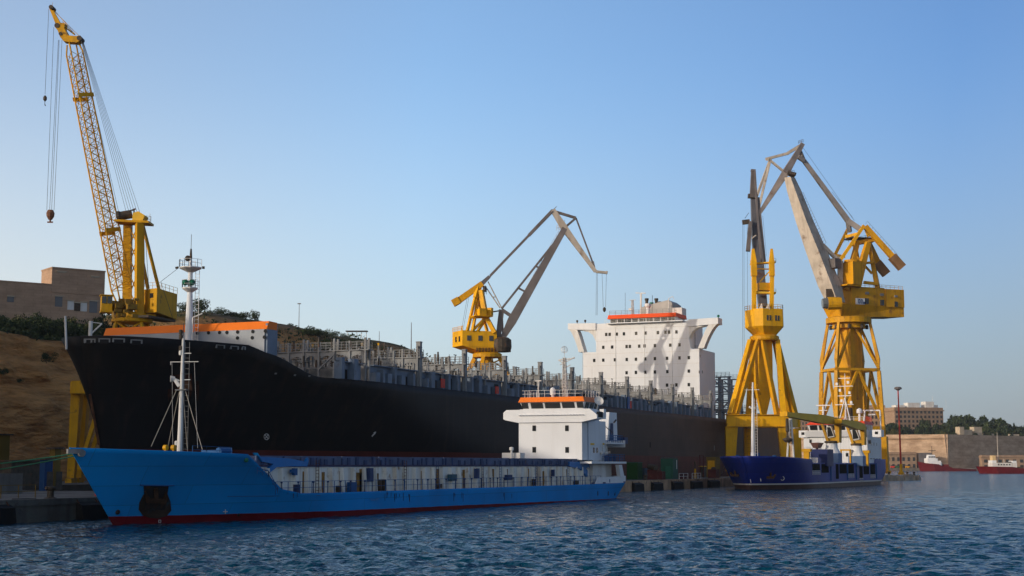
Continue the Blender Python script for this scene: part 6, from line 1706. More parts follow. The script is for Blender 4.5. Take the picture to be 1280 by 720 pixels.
g = SB(); a = at(1074.5, 522, HX2 + 3); zz = at(1074.5, 517, HX2 + 3).z; g.lathe((a.x, a.y, zr2), [(.25, 0), (.25, zz - zr2), (.62, zz - zr2 + .1), (.68, zz - zr2 + .6), (.55, zz - zr2 + 1.0), (.15, zz - zr2 + 1.25)], 14); g.build('satellite_dome', M_WHITE, DARK)
g = SB(); 
for px in (1080, 1101): a, b = at(px, 535, HX2 + 8), at(px - (1 if px > 1090 else -1), 513, HX2 + 8); g.tube((a.x, a.y, zwt - (2 if px > 1090 else 0)), b, .17)
g.beam(at(1079, 513, HX2 + 8), at(1100, 513, HX2 + 8), .3); g.beam(at(1085, 518.5, HX2 + 8), at(1094, 518, HX2 + 8), .22); g.build('goalpost_mast', M_WHITE, DARK)
g = SB(); a = at(1062.5, 512, HX2 + 9); g.lathe((a.x, a.y, zwt), [(.6, 0), (.6, a.z - zwt), (.45, a.z - zwt + .4), (.2, a.z - zwt + .5)], 10); g.build('exhaust', M_DKMACH, DARK)
g = SB(); g.rail([(HX2 - .6, wyr + .4, zr2), (HX2 - .6, wyl - .6, zr2)], 1.0, 1.1, .05, 2); g.build('railing', M_WHITE2, DARK)
g = SB(); g.rail([(HX2, -7.2, zr2 + 0.003), (HX2 + 6, -7.2, zr2 + .003)], 1.1, 1.0, .05, 2); g.build('railing', M_RED, DARK)
for y0, y1 in (((wyl + wyr) / 2 - 1.5, (wyl + wyr) / 2 + 1.2),): g = SB(); g.box(HX2 + .5, HX2 + 1.5, y0, y1, zr2 + .003, zr2 + .7); g.build('life_raft', M_RED, DARK)
rope((W(2, 5, zbow - .3), Vector((330, 90, 2.6))), .06, 'pale sagging mooring line from the navy bow to the quay', M_ROPE_W, sag=.7)
# ------------------------------------------------------------------ crane helpers
def crane_root(name, label, px, d, z=QZ, rz=None, group='harbour cranes'):
    b = P(px, 581, d=d); b.z = z
    return thing(name, label, 'crane', b, TH if rz is None else rz, group)

def cable(pts, r, parent, name='cable', m=None):
    g = MB()
    for a, b in pts: g.tube(a, b, r, n=4)
    return g.build(name, m or M_CABLE, parent)

def yaw_box(g, c, yaw, hu, hv, z0, z1, shrink=0.0):
    return g.obox((c.x, c.y, 0), yaw_dir(90 + yaw), hu, hv, z0, z1, shrink)

# ------------------------------------------------------------------ left crane: lattice jib
D1 = 239.0
K1 = crane_root('lattice_crane', 'tall ochre crane with a long lattice jib, rising behind the bow of the black ship', 172, D1)
q1 = lambda x, y, dd=0.0: P(x, y, d=D1 + dd)
u1 = (RGT * 0.80 + FWD * 0.60).normalized()
foot, head = q1(158, 392), q1(91, 55)
ax = (head - foot).normalized(); n1_ = u1.cross(ax).normalized()
g = MB()
w_h = 1.25
# four chords: narrow at the foot, full width above, narrow at the head
b0, b1 = foot.lerp(head, 0.09), foot.lerp(head, 0.965)
uu = (u1 - ax * u1.dot(ax)).normalized()
g.lattice(b0, b1, uu, n1_, 1.22, 1.02, 30, 0.135, 0.055)
for a, b_ in ((-1, -1), (1, -1), (1, 1), (-1, 1)): g.tube(b0 + uu * a * 1.22 + n1_ * b_ * 1.22, foot + uu * a * 0.7 + n1_ * b_ * 0.15, 0.14); g.tube(b1 + uu * a * 1.02 + n1_ * b_ * 1.02, head + uu * a * 0.8 + n1_ * b_ * 0.5, 0.14)
jib = g.build('lattice_jib', M_YEL_OLD, K1)
g = MB()
for t in (0.30, 0.80):
    c = foot.lerp(head, t); w = 1.2
    for k in (-w, w): g = MB(); g.obeam(c - ax * 0.35 + n1_ * k, c + ax * 0.35 + n1_ * k, uu, 2 * w + .3, 0.06); g.build('stiffening_plate', M_YEL_OLD, jib)
g = MB(); g.ladder(foot.lerp(head, .1) , foot.lerp(head, .95), uu, .55, .6, .04); g.build('ladder', M_YEL_OLD, jib)
# jib head with sheaves and fly jib
g = MB()
g.prism([q1(x, y, -0.8) for x, y in ((79, 51), (83, 52), (96, 53), (101, 50), (100, 44), (95, 45), (85, 44), (80, 35), (81, 29), (73, 28), (69, 30), (68, 33), (72, 38), (75, 46))], FWD * 1.6)
g.beam(q1(73, 30), q1(63, 9), 0.75, 0.75, 0.45, 0.45)
g.build('jib_head', M_YEL_OLD, K1)
g = MB()
for x, y, r_ in ((71, 31.5, .42), (63.5, 8.5, .36), (99, 47.5, .42), (75.5, 42, .3)):
    a = q1(x, y, -0.9); g.tube(a, a + FWD * 1.8, r_, n=12)
g.build('sheave', M_DKMACH, K1)
g = MB(); g.tube(q1(65, 9), q1(66, 3), .03); g.tube(q1(80, 33), q1(93, 43), .12); g.tube(q1(78, 27), q1(94, 44), .05); g.tube(q1(68, 13), q1(94, 43), .04); g.tube(q1(68, 14), q1(98, 44), .04); g.build('jib_tie', M_YEL_OLD, K1)
# A-frame: two box columns, cross bracing, back legs, head platform with winch drum
g = MB(); 
g.beam(q1(158.5, 402, 1.5), q1(160, 279, 1.5), 1.25, 1.25); col2 = g.build('rear_column', M_YEL_OLD, K1)
g = MB(); c = q1(174, 398, -1.2); t_ = q1(174.5, 279, -1.2)
u = yaw_dir(90 - 32); 
v_ = Vector((-u.y, u.x, 0)); R1 = [c + u * a * .62 + v_ * b * .62 for a, b in ((-1, -1), (1, -1), (1, 1), (-1, 1))]; R2 = [t_ + u * a * .6 + v_ * b * .6 for a, b in ((-1, -1), (1, -1), (1, 1), (-1, 1))]
g.hexa(R1, R2); g.build('front_column', M_YEL_OLD, K1)
g = MB()
for k in range(5):
    y0 = 285 + k * 20; g.tube(q1(163, y0, 1.0), q1(171, y0 + 20, -.6), .09); g.tube(q1(171, y0, -.6), q1(163, y0 + 20, 1.0), .09)
g.build('bracing', M_YEL_OLD, K1)
g = MB(); g.beam(q1(179, 283, .5), q1(199, 363, 2.5), .42); g.beam(q1(176, 315, 2), q1(185, 361, 4), .42); g.build('back_leg', M_YEL_OLD, K1)
g = MB(); g.obeam(q1(146.5, 277.5), q1(189, 279.5), FWD, 3.6, .35); g.build('head_platform', M_YEL_OLD, K1)
g = MB(); g.prism([q1(x, y, -1.3) for x, y in ((165, 277), (177, 278), (181, 269), (173, 264), (166, 266))], FWD * 2.6); g.build('sheave_housing', M_OLIVE, K1)
g = MB(); g.tube(q1(147.5, 270.5, -.4), q1(165, 267.5, .2), .72, n=12); g.tube(q1(146.5, 270.5, -.4), q1(150, 270, -.4), .85, n=12); g.build('winch_drum', M_DKMACH, K1)
g = MB(); g.tube(q1(167.5, 267), q1(167.5, 262), .12); g.beam(q1(164.5, 263), q1(169.5, 261), .22); g.build('top_light', M_DKMACH, K1)
g = MB(); g.rail([q1(181, 278), q1(188.5, 279)], 1.1, .7, .035, 2); g.tube(q1(187.5, 279), q1(187.5, 267), .03); g.build('railing', M_YEL_OLD, K1)
# machinery house, front end and long side both seen
g = MB()
cA, cB, cC = q1(178.5, 392, .2), q1(195.5, 392, -2.0), q1(221, 392, 4.0)
u_ = (cC - cB); u_.z = 0; w_ = (cA - cB); w_.z = 0
zb_, zt_ = q1(195, 390, -2).z, q1(195, 360, -2).z
g.hexa([(cB.x, cB.y, zb_), (cC.x, cC.y, zb_ - .6), ((cC + w_).x, (cC + w_).y, zb_ - .6), (cA.x, cA.y, zb_)], [(cB.x, cB.y, zt_), (cC.x, cC.y, zt_ - .3), ((cC + w_).x, (cC + w_).y, zt_ - .3), (cA.x, cA.y, zt_)])
mh = g.build('machinery_house', M_YEL_OLD, K1)
g = MB(); c = cB + w_ * .38 - u_.normalized() * .02; g.obox((c.x, c.y, 0), w_.normalized(), .42, .06, zt_ - 1.5, zt_ - .75); g.build('window', M_GLASS, mh)
g = MB(); g.rail([(cA.x, cA.y, zt_), (cB.x, cB.y, zt_), (cC.x, cC.y, zt_ - .3)], 1.0, 1.2, .03, 2); g.build('railing', M_YEL_OLD, mh)
g = MB(); m_ = cB + u_ * .3; g.obox((m_.x + w_.x * .5, m_.y + w_.y * .5, 0), u_.normalized(), 4.2, 1.2, zb_ - 1.0, zb_ - .62); g.build('house_bearer', M_DKMACH, K1)
# cab on the left
g = MB(); c = q1(133, 379, -2.5); yaw_box(g, c, -20, .85, .9, q1(133, 389, -2.5).z, q1(133, 370, -2.5).z); cab = g.build('cab', M_YEL_OLD, K1)
for dy in (-.42, .42): 
    g = MB(); p = c + yaw_dir(70) * dy - yaw_dir(-20) * .93; g.obox((p.x, p.y, 0), yaw_dir(70), .34, .04, c.z - .1, c.z + 1.0); g.build('window', M_GLASS, cab)
g = MB(); yaw_box(g, c, -20, 1.05, 1.1, q1(133, 370, -2.5).z + .002, q1(133, 369, -2.5).z); yaw_box(g, c, -20, .95, 1.0, q1(133, 391, -2.5).z, q1(133, 389.2, -2.5).z); g.build('cab_roof', M_YEL_OLD, cab)
g = MB(); g.beam(q1(139, 382, -1.5), q1(152, 384, 0), 1.0, 1.6); g.build('cab_arm', M_YEL_OLD, K1)
# turntable machinery, slewing ring, tower, portal
g = MB()
for i in range(34):
    x = rng.uniform(143, 176); y = rng.uniform(374, 397); p = q1(x, y, rng.uniform(-3, 2)); s_ = rng.uniform(.25, .8); yaw_box(g, p, -30, s_, s_ * .7, p.z - s_ * .5, p.z + s_ * .6)
g.build('hoist_gear', mat('oily_yellow', (.26, .15, .02), .55, .3, 1.0, (.06, .03, .015), .5, 1.0), K1)
g = MB(); c = q1(165, 400); g.lathe((c.x, c.y, 0), [(3.1, q1(165, 404).z), (3.3, q1(165, 403).z), (3.3, q1(165, 399.5).z), (2.9, q1(165, 398.5).z)], 24); g.lathe((c.x, c.y, 0), [(2.4, q1(165, 398.5).z + .002), (2.3, q1(165, 391).z)], 16); g.obox((q1(168, 393).x, q1(168, 393).y, 0), yaw_dir(65), 3.2, 1.6, q1(165, 398).z, q1(165, 393).z); g.build('slewing_ring', M_YEL_OLD, K1)
zp = q1(104, 486).z
g = MB()
for a, b in ((-1, -1), (1, -1), (1, 1), (-1, 1)): g.tube(Vector((c.x, c.y, zp + 1)) + RGT * a * 4.5 + FWD * b * 4.5, Vector((c.x, c.y, q1(165, 404).z)) + RGT * a * 2.0 + FWD * b * 2.0, .3)
for k in range(3):
    z0, z1 = zp + 1 + k * (q1(165, 404).z - zp - 1) / 3, zp + 1 + (k + 1) * (q1(165, 404).z - zp - 1) / 3; w0, w1 = 4.5 - 2.5 * k / 3, 4.5 - 2.5 * (k + 1) / 3
    for dr in ((RGT, FWD), (FWD, RGT), (RGT, -FWD), (FWD, -RGT)):
        g.tube(Vector((c.x, c.y, z0)) - dr[0] * w0 + dr[1] * w0, Vector((c.x, c.y, z1)) + dr[0] * w1 + dr[1] * w1, .16); g.tube(Vector((c.x, c.y, z0)) + dr[0] * w0 + dr[1] * w0, Vector((c.x, c.y, z1)) - dr[0] * w1 + dr[1] * w1, .16)
g.build('tower', M_YEL_OLD, K1)
xl, xr = q1(101, 500), q1(232, 500)
g = MB()
for a in (-4.5, 4.5):
    g.beam(Vector((xl.x, xl.y, zp)) + FWD * a, Vector((xr.x, xr.y, zp)) + FWD * a, 1.4, 2.0)
for e in (xl, xr): g.beam(Vector((e.x, e.y, zp)) - FWD * 3.8, Vector((e.x, e.y, zp)) + FWD * 3.8, 1.3, 1.9)
g.build('portal_beam', M_YEL_OLD, K1)
for e, s_ in ((xl, 1), (xr, -1)):
    for a in (-2.0, 2.0):
        g = MB(); top = Vector((e.x, e.y, zp - 1.0)) + FWD * a; bot = Vector((e.x, e.y, QZ + .8)) + FWD * a - RGT * s_ * .5
        g.beam(bot, top, 1.15, 1.15, 2.0, 1.5); g.beam(top + RGT * s_ * 4.2 + UP * .6, bot.lerp(top, .1) + RGT * s_ * 1.2, .55, .6); g.beam(bot - FWD * 1.6 - UP * .5, bot + FWD * 1.6 - UP * .5, 1.0, .8); g.build('portal_leg', M_YEL_OLD, K1)
# hoist and luffing ropes, hooks
prs = []
for (x0, y0, x1, y1) in ((61, 11, 56.3, 118), (67.2, 34, 58.5, 263), (73, 50, 62, 263), (74, 50, 64.5, 263), (77.5, 50, 67.5, 263)): prs.append((q1(x0, y0), q1(x1, y1)))
cable(prs, .032, K1, 'hoist_rope')
prs = [(q1(101 + k * .4, 49, -.8 + k * .3), q1(158 + k * 3.4, 266, -.8 + k * .3)) for k in range(6)] + [(q1(100, 52), q1(149, 268))]
cable(prs, .028, K1, 'luffing_rope')
cable([(q1(180, 283), q1(181, 358)), (q1(181, 283), q1(186, 360))], .04, K1, 'stay_rope')
g = MB(); a = q1(63, 269); g.lathe((a.x, a.y, a.z), [(.3, -.75), (.62, -.2), (.68, .35), (.45, .85), (.15, .9)], 10); g.tube(a - UP * .7, a - UP * 1.15, .16); g.beam(a - UP * 1.15 - RGT * .45, a - UP * 1.15 + RGT * .45, .22); g.build('hook_block', mat('rusty_hook_block', (.20, .09, .05), .6, .2, 2.0), K1)
g = MB(); a = q1(56.3, 123); g.lathe((a.x, a.y, a.z), [(.1, -.5), (.3, -.2), (.3, .2), (.1, .5)], 8); g.tube(a - UP * .4, a - UP * 1.0, .05); g.tube(a - UP * 1.0, a - UP * 1.25 + RGT * .12, .08); g.build('small_hook', M_DKMACH, K1)

# ------------------------------------------------------------------ middle crane: level luffing, behind the black ship
D2 = 360.0
K2 = crane_root('luffing_crane', 'yellow crane with a folding grey jib, behind the black ship left of its white house', 603, D2)
q2 = lambda x, y, dd=0.0: P(x, y, d=D2 + dd)
# cab house: long side towards us, end lit
A, B, C_ = q2(565.5, 430, 2.5), q2(578, 430, -3.0), q2(621, 430, -1.5)
zt_, zb_, zu_ = q2(590, 414).z, q2(590, 433).z, q2(590, 441).z
w_ = A - B; w_.z = 0
g = MB(); E = C_ + w_
g.hexa([(B.x, B.y, zb_), (C_.x, C_.y, zb_ - .3), (E.x, E.y, zb_ - .3), (A.x, A.y, zb_)], [(B.x, B.y, zt_), (C_.x, C_.y, zt_ - .2), (E.x, E.y, zt_ - .2), (A.x, A.y, zt_)])
h = g.build('machinery_house', M_YEL_BR, K2)
ud = (C_ - B).normalized(); wd = w_.normalized()
for x in (586, 600, 613.5):
    p = q2(x, 424, -2.6 + (x - 578) / 43 * 1.5); p = B + ud * ((p - B).dot(ud)); g = MB(); n_ = Vector((ud.y, -ud.x, 0)); n_ = n_ if n_.dot(FWD) < 0 else -n_
    p = p + n_ * .04; g.obox((p.x, p.y, 0), ud, .5, .06, q2(x, 427).z, q2(x, 420.5).z); g.build('window', M_GLASS, h)
for t in (.28, .62):
    p = B + w_ * t - ud * .04; g = MB(); g.obox((p.x, p.y, 0), wd, .38, .06, q2(570, 427.5).z, q2(570, 421).z); g.build('window', M_GLASS, h)
# sloping ribbed underside and rounded nose
g = MB(); ctr = (B + E) / 2
rk = lambda p, k, z: (ctr.x + (p.x - ctr.x) * k, ctr.y + (p.y - ctr.y) * k, z)
g.hexa([rk(B + ud * 5, 1, zu_), rk(C_ + ud * .5, .96, zu_), rk(E + ud * .5, .96, zu_), rk(A + ud * 5, 1, zu_)], [(B.x, B.y, zb_ - .003), (C_.x + ud.x * 2, C_.y + ud.y * 2, zb_ - .3), (E.x + ud.x * 2, E.y + ud.y * 2, zb_ - .3), (A.x, A.y, zb_ - .003)])
und = g.build('slewing_deck', M_YEL, K2)
g = MB()
for k in range(12): p = B + ud * (3.5 + k * .75); g.obox((p.x, p.y, 0), ud, .1, .35, zu_ + .1, zb_ - .5)
g.build('rib', M_RUSTY, und)
g = MB(); p = q2(627, 428, 0); g.lathe((p.x, p.y, 0), [(2.2, q2(627, 440).z), (2.5, zb_ - .2), (2.4, q2(627, 425).z), (1.6, q2(627, 422).z)], 14); g.build('jib_foot_drum', M_DKMACH, K2)
g = MB(); g.rail([(A.x, A.y, zt_), (B.x, B.y, zt_)], 1.0, .8, .05, 2); g.tube(q2(577, 414, -2), q2(578, 407, -2), .14); g.build('railing', M_YEL_BR, K2)
# trunk and portal down behind the ship
c = q2(609, 450); g = MB()
zc = [q2(609, y).z for y in (441.5, 443, 447, 461, 478)]
g.lathe((c.x, c.y, 0), [(3.6, zc[2]), (3.6, zc[1]), (3.2, zc[0])], 20); g.build('slewing_ring', M_YEL, K2)
g = MB()
u_, v_ = yaw_dir(60), yaw_dir(-30)
for a, b in ((-1, -1), (1, -1), (1, 1), (-1, 1)):
    d_ = (u_ * a + v_ * b); g.beam(c + d_ * 4.4 + UP * (zc[4] - c.z), c + d_ * 2.2 + UP * (zc[2] - c.z), .9, .9)
    for k in (0, 1):
        e = (u_ * b * -1 + v_ * a) if k == 0 else None
    d2 = (u_ * -b + v_ * a); g.beam(c + d_ * 3.6 + UP * (zc[3] - 1.0 - c.z), c + d2 * 3.6 + UP * (zc[3] - 1.0 - c.z), .5, .6)
    g.tube(c + d_ * 3.3 + UP * (zc[3] - c.z), c + d2 * 2.3 + UP * (zc[2] - .6 - c.z), .2)
g.lathe((c.x, c.y, 0), [(1.2, QZ + 10), (1.2, zc[2])], 10)
for a, b in ((-1, -1), (1, -1), (1, 1), (-1, 1)): d_ = (u_ * a + v_ * b); g.beam((c.x + d_.x * 5.2, c.y + d_.y * 5.2, QZ), c + d_ * 4.4 + UP * (zc[4] - c.z), 1.1, 1.1)
g.build('portal', M_YEL, K2)
# A-frame
g = MB()
apx = q2(598, 357)
for (x0, y0, d0, x1, y1, d1, w) in ((584, 414, -2.6, 594, 372, -1, .62), (590.5, 414, -2.6, 598, 372, 0, .62), (601, 363, -.5, 607, 395, -1, 1.15), (607, 395, -1, 618.5, 416, -1.6, 1.0), (597, 374, 0, 609, 414, 1.8, .6), (590, 414, -2.5, 607, 397, -1, .6), (597, 414, -2.3, 607, 399, 0, .55), (594, 372, -1, 598, 357, 0, .9), (598, 372, 0, 600, 357, 0, .9)):
    g.beam(q2(x0, y0, d0), q2(x1, y1, d1), w)
g.beam(q2(586, 397, -2), q2(612, 396, -1.5), .7, .55); g.build('a_frame', M_YEL_BR, K2)
g = MB(); p = q2(602, 391, -2); yaw_box(g, p, -25, .9, .9, p.z - .8, p.z + 1.0); yaw_box(g, p, -25, 2.4, 1.5, p.z - 1.0, p.z - .803); p = q2(612.5, 390, -1); g.box(p.x - .6, p.x + .6, p.y - .6, p.y + .6, p.z - .9, p.z + 1.0); g.build('winch_cabin', M_YEL_BR, K2)
g = MB(); p = q2(606, 362); g.box(p.x - .5, p.x + .5, p.y - .3, p.y + .3, p.z - .5, p.z + .8); g.rail([q2(604, 366), q2(608, 368)], 1.0, .5, .05, 2); g.build('apex_platform', M_DKMACH, K2)
# counterweight lever and the long tie to the jib head
g = MB(); g.beam(q2(566, 379.5), q2(574, 375), 2.0, 1.7); g.beam(q2(573, 376), q2(603, 354.5), 1.5, 1.5, 1.3, 1.3); g.build('counterweight_arm', M_YEL, K2)
M_TIE = M_BOOM_DK
g = MB(); g.beam(q2(602, 355), q2(612, 345.5), 1.1, 1.0, .9, .7)
p0, p1 = q2(612, 345.5), q2(691, 263); sdv = FWD
for a in (-1, 1): g.beam(p0 + sdv * a * .5 + UP * a * .28, p1 + sdv * a * .5 + UP * a * .28, .28, .3)
for k in range(28): t = (k + .5) / 28; c_ = p0.lerp(p1, t); g.obeam(c_ - (p1 - p0).normalized() * .35, c_ + (p1 - p0).normalized() * .35, sdv, 1.0, .5) if k % 2 else None
g.beam(p0.lerp(p1, .62), p1, .9, .75, .9, .8); g.build('tie_girder', M_TIE, K2)
# main jib with its light upper truss
g = MB(); a, b, c_ = q2(628, 423), q2(640, 401), q2(706, 285.5)
g.beam(a, b, 1.3, 1.2, 2.0, 2.2); g.beam(b, c_, 2.0, 2.2, 1.3, 1.35); jb = g.build('main_jib', M_TIE, K2)
g = MB(); g.beam(q2(627, 386), q2(690, 307), .5); g.beam(q2(690, 307), q2(703, 290), .4); g.beam(q2(627, 387), q2(642, 397), .9, .8); g.beam(q2(648, 360), q2(659, 366), .45); g.beam(q2(669, 332.5), q2(676, 335.5), .4)
g.beam(q2(627, 387), q2(622.5, 424), .6, 1.3); g.beam(q2(627, 387), q2(629, 422), .5); g.beam(q2(615, 390), q2(627, 388), .3); g.build('jib_truss', M_TIE, jb)
g = MB(); g.tube(q2(610, 352), q2(627, 385), .14); g.tube(q2(606, 357), q2(625, 385), .14); g.tube(q2(616, 371.5), q2(620, 371), .12); g.build('luffing_link', M_BOOM, K2)
g = MB()
for k in range(26): 
    t = k / 25; p = b.lerp(c_, t) + Vector((0, 0, 1.15)) ; g.tube(p, p + UP * .9, .035, n=3)
g.tube(b + UP * 2.05, c_ + UP * 2.05, .035); g.rail([q2(696, 288), q2(701, 287)], 1.2, .6, .05, 2); g.build('walkway_rail', M_BOOM, jb)
# fly jib
g = MB(); hd = q2(691, 262.5); tip = q2(744.5, 339.5)
g.beam(hd, q2(706, 286), 1.0, 1.2, 1.3, 1.7); g.beam(q2(706, 286), tip, 1.3, 1.6, .9, .8); g.beam(tip, q2(759, 341), .8, .6); g.beam(q2(757, 340.5), q2(759.5, 341), .7, .7); fj = g.build('fly_jib', M_BOOM, K2)
g = MB(); g.beam(q2(692, 264), q2(720, 272.5), .75, .6); g.beam(q2(706, 284.5), q2(720, 272.5), .5); g.beam(q2(720, 272.5), q2(740.5, 327), .38); g.beam(q2(740.5, 327), q2(743, 338), .7); g.tube(hd, q2(696, 258), .07); g.build('fly_jib_stay', M_BOOM_DK, fj)
cable([(q2(745.5, 341), q2(745, 394)), (q2(747, 341), q2(746.5, 394)), (q2(752.5, 341), q2(754, 384)), (q2(758, 341), q2(757, 384))], .04, K2, 'hoist_rope')
g = MB(); a = q2(755.5, 387); g.lathe((a.x, a.y, a.z), [(.15, -.6), (.4, -.2), (.4, .3), (.15, .6)], 8); g.build('hook_block', M_DKMACH, K2)
cable([(q2(584, 372), q2(577, 412)), (q2(586, 372), q2(579, 412))], .035, K2, 'stay_rope')

# ------------------------------------------------------------------ front right crane
D3 = 382.0
K3 = crane_root('portal_crane', 'bright yellow portal crane seen end on, its dark jib upright, standing behind the navy ship', 954, D3)
q3 = lambda x, y, dd=0.0: P(x, y, d=D3 + dd)
dep = 17.0
zT, zB3 = q3(955, 519.5).z, q3(955, 533).z
PL, PR = q3(914, 526), q3(979, 526)
def corner(px, dd): p = q3(px, 526, dd); return p
# portal: front frame px 908..984, rear frame px 930..1000 (it lies deeper and shifted right)
fl, fr, rl, rr_ = q3(914, 526, -3), q3(979, 526, -3), q3(936, 526, 12), q3(994, 526, 12)
g = MB()
for a, b in ((fl, fr), (rl, rr_)): g.obeam(Vector((a.x, a.y, (zT + zB3) / 2)) - RGT * 1.2, Vector((b.x, b.y, (zT + zB3) / 2)) + RGT * 1.2, FWD, 1.9, zT - zB3)
for a, b in ((fl, rl), (fr, rr_)): d_ = (b - a).normalized(); g.beam(Vector((a.x, a.y, (zT + zB3) / 2 - .05)) + d_ * 1.0, Vector((b.x, b.y, (zT + zB3) / 2 - .05)) - d_ * 1.0, 1.8, zT - zB3 - .2)
pb = g.build('portal_beam', M_YEL_BR, K3)
g = MB(); g.obeam(Vector((fl.x, fl.y, zT + .1)) - RGT * 1.5 - FWD * .3, Vector((fr.x, fr.y, zT + .1)) + RGT * 1.5 - FWD * .3, FWD, 2.4, .18); g.obeam(Vector((fl.x, fl.y, zB3 - .12)) - RGT * 1.4 - FWD * .3, Vector((fr.x, fr.y, zB3 - .12)) + RGT * 1.4 - FWD * .3, FWD, 2.3, .18); g.build('flange', M_YEL, pb)
for p, s_, w1, w0 in ((fl, 1, 3.1, 2.2), (fr, -1, 3.0, 2.0), (rl, 1, 2.6, 1.8), (rr_, -1, 2.6, 1.8)):
    g = MB(); top = Vector((p.x, p.y, zB3 - .22)); bot = Vector((p.x, p.y, QZ + 1.2)) - RGT * s_ * .5
    g.obeam(bot, top, RGT, w0, 1.6, w1, 1.7); leg = g.build('portal_leg', M_YEL_BR, K3)
    g = MB(); g.obeam(Vector((bot.x, bot.y, QZ + .8)) - FWD * 2.4, Vector((bot.x, bot.y, QZ + .8)) + FWD * 2.4, RGT, 1.1, .8)
    for k in range(4): b_ = Vector((bot.x, bot.y, QZ + .3)) + FWD * (-2 + k * 1.33); g.tube(b_ - RGT * .25, b_ + RGT * .25, .32, n=10)
    g.build('bogie', M_YEL, leg)
g = MB(); g.ladder(Vector((rl.x, rl.y, QZ + 1)) - FWD * 1.1, Vector((rl.x, rl.y, zB3)) - FWD * 1.1, RGT, 1.6, 1.0, .12); g.build('ladder', M_YEL, K3)
# pyramid of eight struts
rg = q3(955.5, 424, 4); zr = rg.z
cs = {'fl': Vector((fl.x, fl.y, zT + .2)), 'fr': Vector((fr.x, fr.y, zT + .2)), 'rl': Vector((rl.x, rl.y, zT + .2)), 'rr': Vector((rr_.x, rr_.y, zT + .2))}
def ringpt(px, dd): p = q3(px, 425, dd); return Vector((p.x, p.y, zr - .3))
for nm, (px, dd) in {'fl': (938, 3), 'fr': (972, 3), 'rl': (941, 7), 'rr': (971, 7)}.items():
    g = MB(); g.beam(cs[nm], ringpt(px, dd), 1.5, 1.3, 1.15, 1.0); g.build('tower_strut', M_YEL_BR, K3)
for nm, (px, dd) in {'fl': (947.5, 1.5), 'fr': (953, 1.5), 'rl': (945, 8), 'rr': (968, 6)}.items():
    a = cs[nm] + ((RGT * 1.3) if nm[1] == 'l' else (-RGT * 1.5))
    g = MB(); g.beam(a, ringpt(px, dd), 1.2, 1.1, .95, .9); g.build('tower_strut', M_YEL, K3)
# blade shaped centre column
g = MB()
def ringp(y, hx_, hv): p = q3(954.2, y, 4); u, v = yaw_dir(90 - 20), yaw_dir(-20); return [p + u * a * hx_ + v * b * hv for a, b in ((-1, -1), (1, -1), (1, 1), (-1, 1))]
prs = [ringp(518, .7, .5), ringp(484, 2.1, 1.3), ringp(424, 1.9, 1.3)]
g.hexa(prs[0], prs[1]); g.build('centre_column', M_YEL_BR, K3)
g = MB(); g.hexa([v + UP * .003 for v in prs[1]], prs[2]); g.build('centre_column', M_YEL_BR, K3)
# ring and machinery house
g = MB(); g.lathe((rg.x, rg.y, 0), [(3.6, q3(955, 426, 4).z), (3.8, q3(955, 424.5, 4).z), (3.8, q3(955, 421, 4).z), (3.0, q3(955, 419, 4).z)], 20); g.build('slewing_ring', M_YEL, K3)
c = q3(956, 400, 4)
def hring(y, kx, kv):
    z = q3(956, y, 4).z; u, v = yaw_dir(90 - 18), yaw_dir(-18); hx_, hv = 4.1 * kx, 4.0 * kv
    pts = []
    for a, b in ((-1, -.55), (-.62, -1), (.75, -1), (1, -.6), (1, .8), (-1, .8)): p = c + u * a * hx_ + v * b * hv; pts.append((p.x, p.y, z))
    return pts
g = MB()
r0, r1, r2 = hring(419, .62, .6), hring(409, 1.02, 1), hring(387.5, 1, 1); n = 6
g.add(r0 + r1 + r2, [tuple(range(n - 1, -1, -1)), tuple(range(2 * n, 3 * n))] + [(k * n + i, k * n + (i + 1) % n, (k + 1) * n + (i + 1) % n, (k + 1) * n + i) for k in range(2) for i in range(n)])
h3 = g.build('machinery_house', M_YEL_BR, K3)
u, v = yaw_dir(90 - 18), yaw_dir(-18)
for a in (-.22, .36):
    p = c + u * a * 4.1 - v * 4.05; g = MB(); g.obox((p.x, p.y, 0), u, .62, .05, q3(956, 400.5, 0).z, q3(956, 394, 0).z); f = g.build('window', M_GLASS, h3)
    g = MB(); p = p - v * .06; g.obox((p.x, p.y, 0), u, .05, .03, q3(956, 400.5, 0).z, q3(956, 394, 0).z); g.build('mullion', M_YEL_BR, f)
g = MB(); zz = q3(956, 387.5, 4).z; g.rail([tuple(Vector(p)) for p in r2] + [r2[0]], 1.1, 1.3, .045, 2); g.build('railing', M_YEL_OLD, h3)
# twin masts of the upper frame, platforms
for (x0, y0, x1, y1, w, dd) in ((942.5, 389, 942.5, 345, 1.1, 2), (964.5, 389, 965, 345, 1.0, 2)):
    g = MB(); g.beam(q3(x0, y0, dd), q3(x1, y1, dd), w, w); g.beam(q3(x1, y1, dd - .2), q3(x1 - .5, 328, dd - .2), w * 1.35, w * 1.3); g.beam(q3(x1 - .5, 328, dd - .2), q3(x1 + .0 - (.5 if x0 > 950 else 1.2), 311, dd - .2), w * 1.35, w * 1.3, w * .6, w * .6); g.build('mast', M_YEL_BR, K3)
g = MB(); g.beam(q3(938, 330, 3.5), q3(969, 328, 3.5), 2.2, .35); g.beam(q3(941, 366, 3.0), q3(969, 366.5, 3), 2.2, .5); g.beam(q3(946, 336, 3.4), q3(964, 336.5, 3.4), .3); g.beam(q3(950, 352, 3), q3(963, 338, 3), .32); g.build('platform', M_OLIVE, K3)
g = MB(); p = q3(955, 360, 3.5); yaw_box(g, p, -10, 1.7, 1.4, q3(955, 365, 3.5).z + .3, q3(955, 354, 3.5).z); g.build('winch_house', M_YEL_OLD, K3)
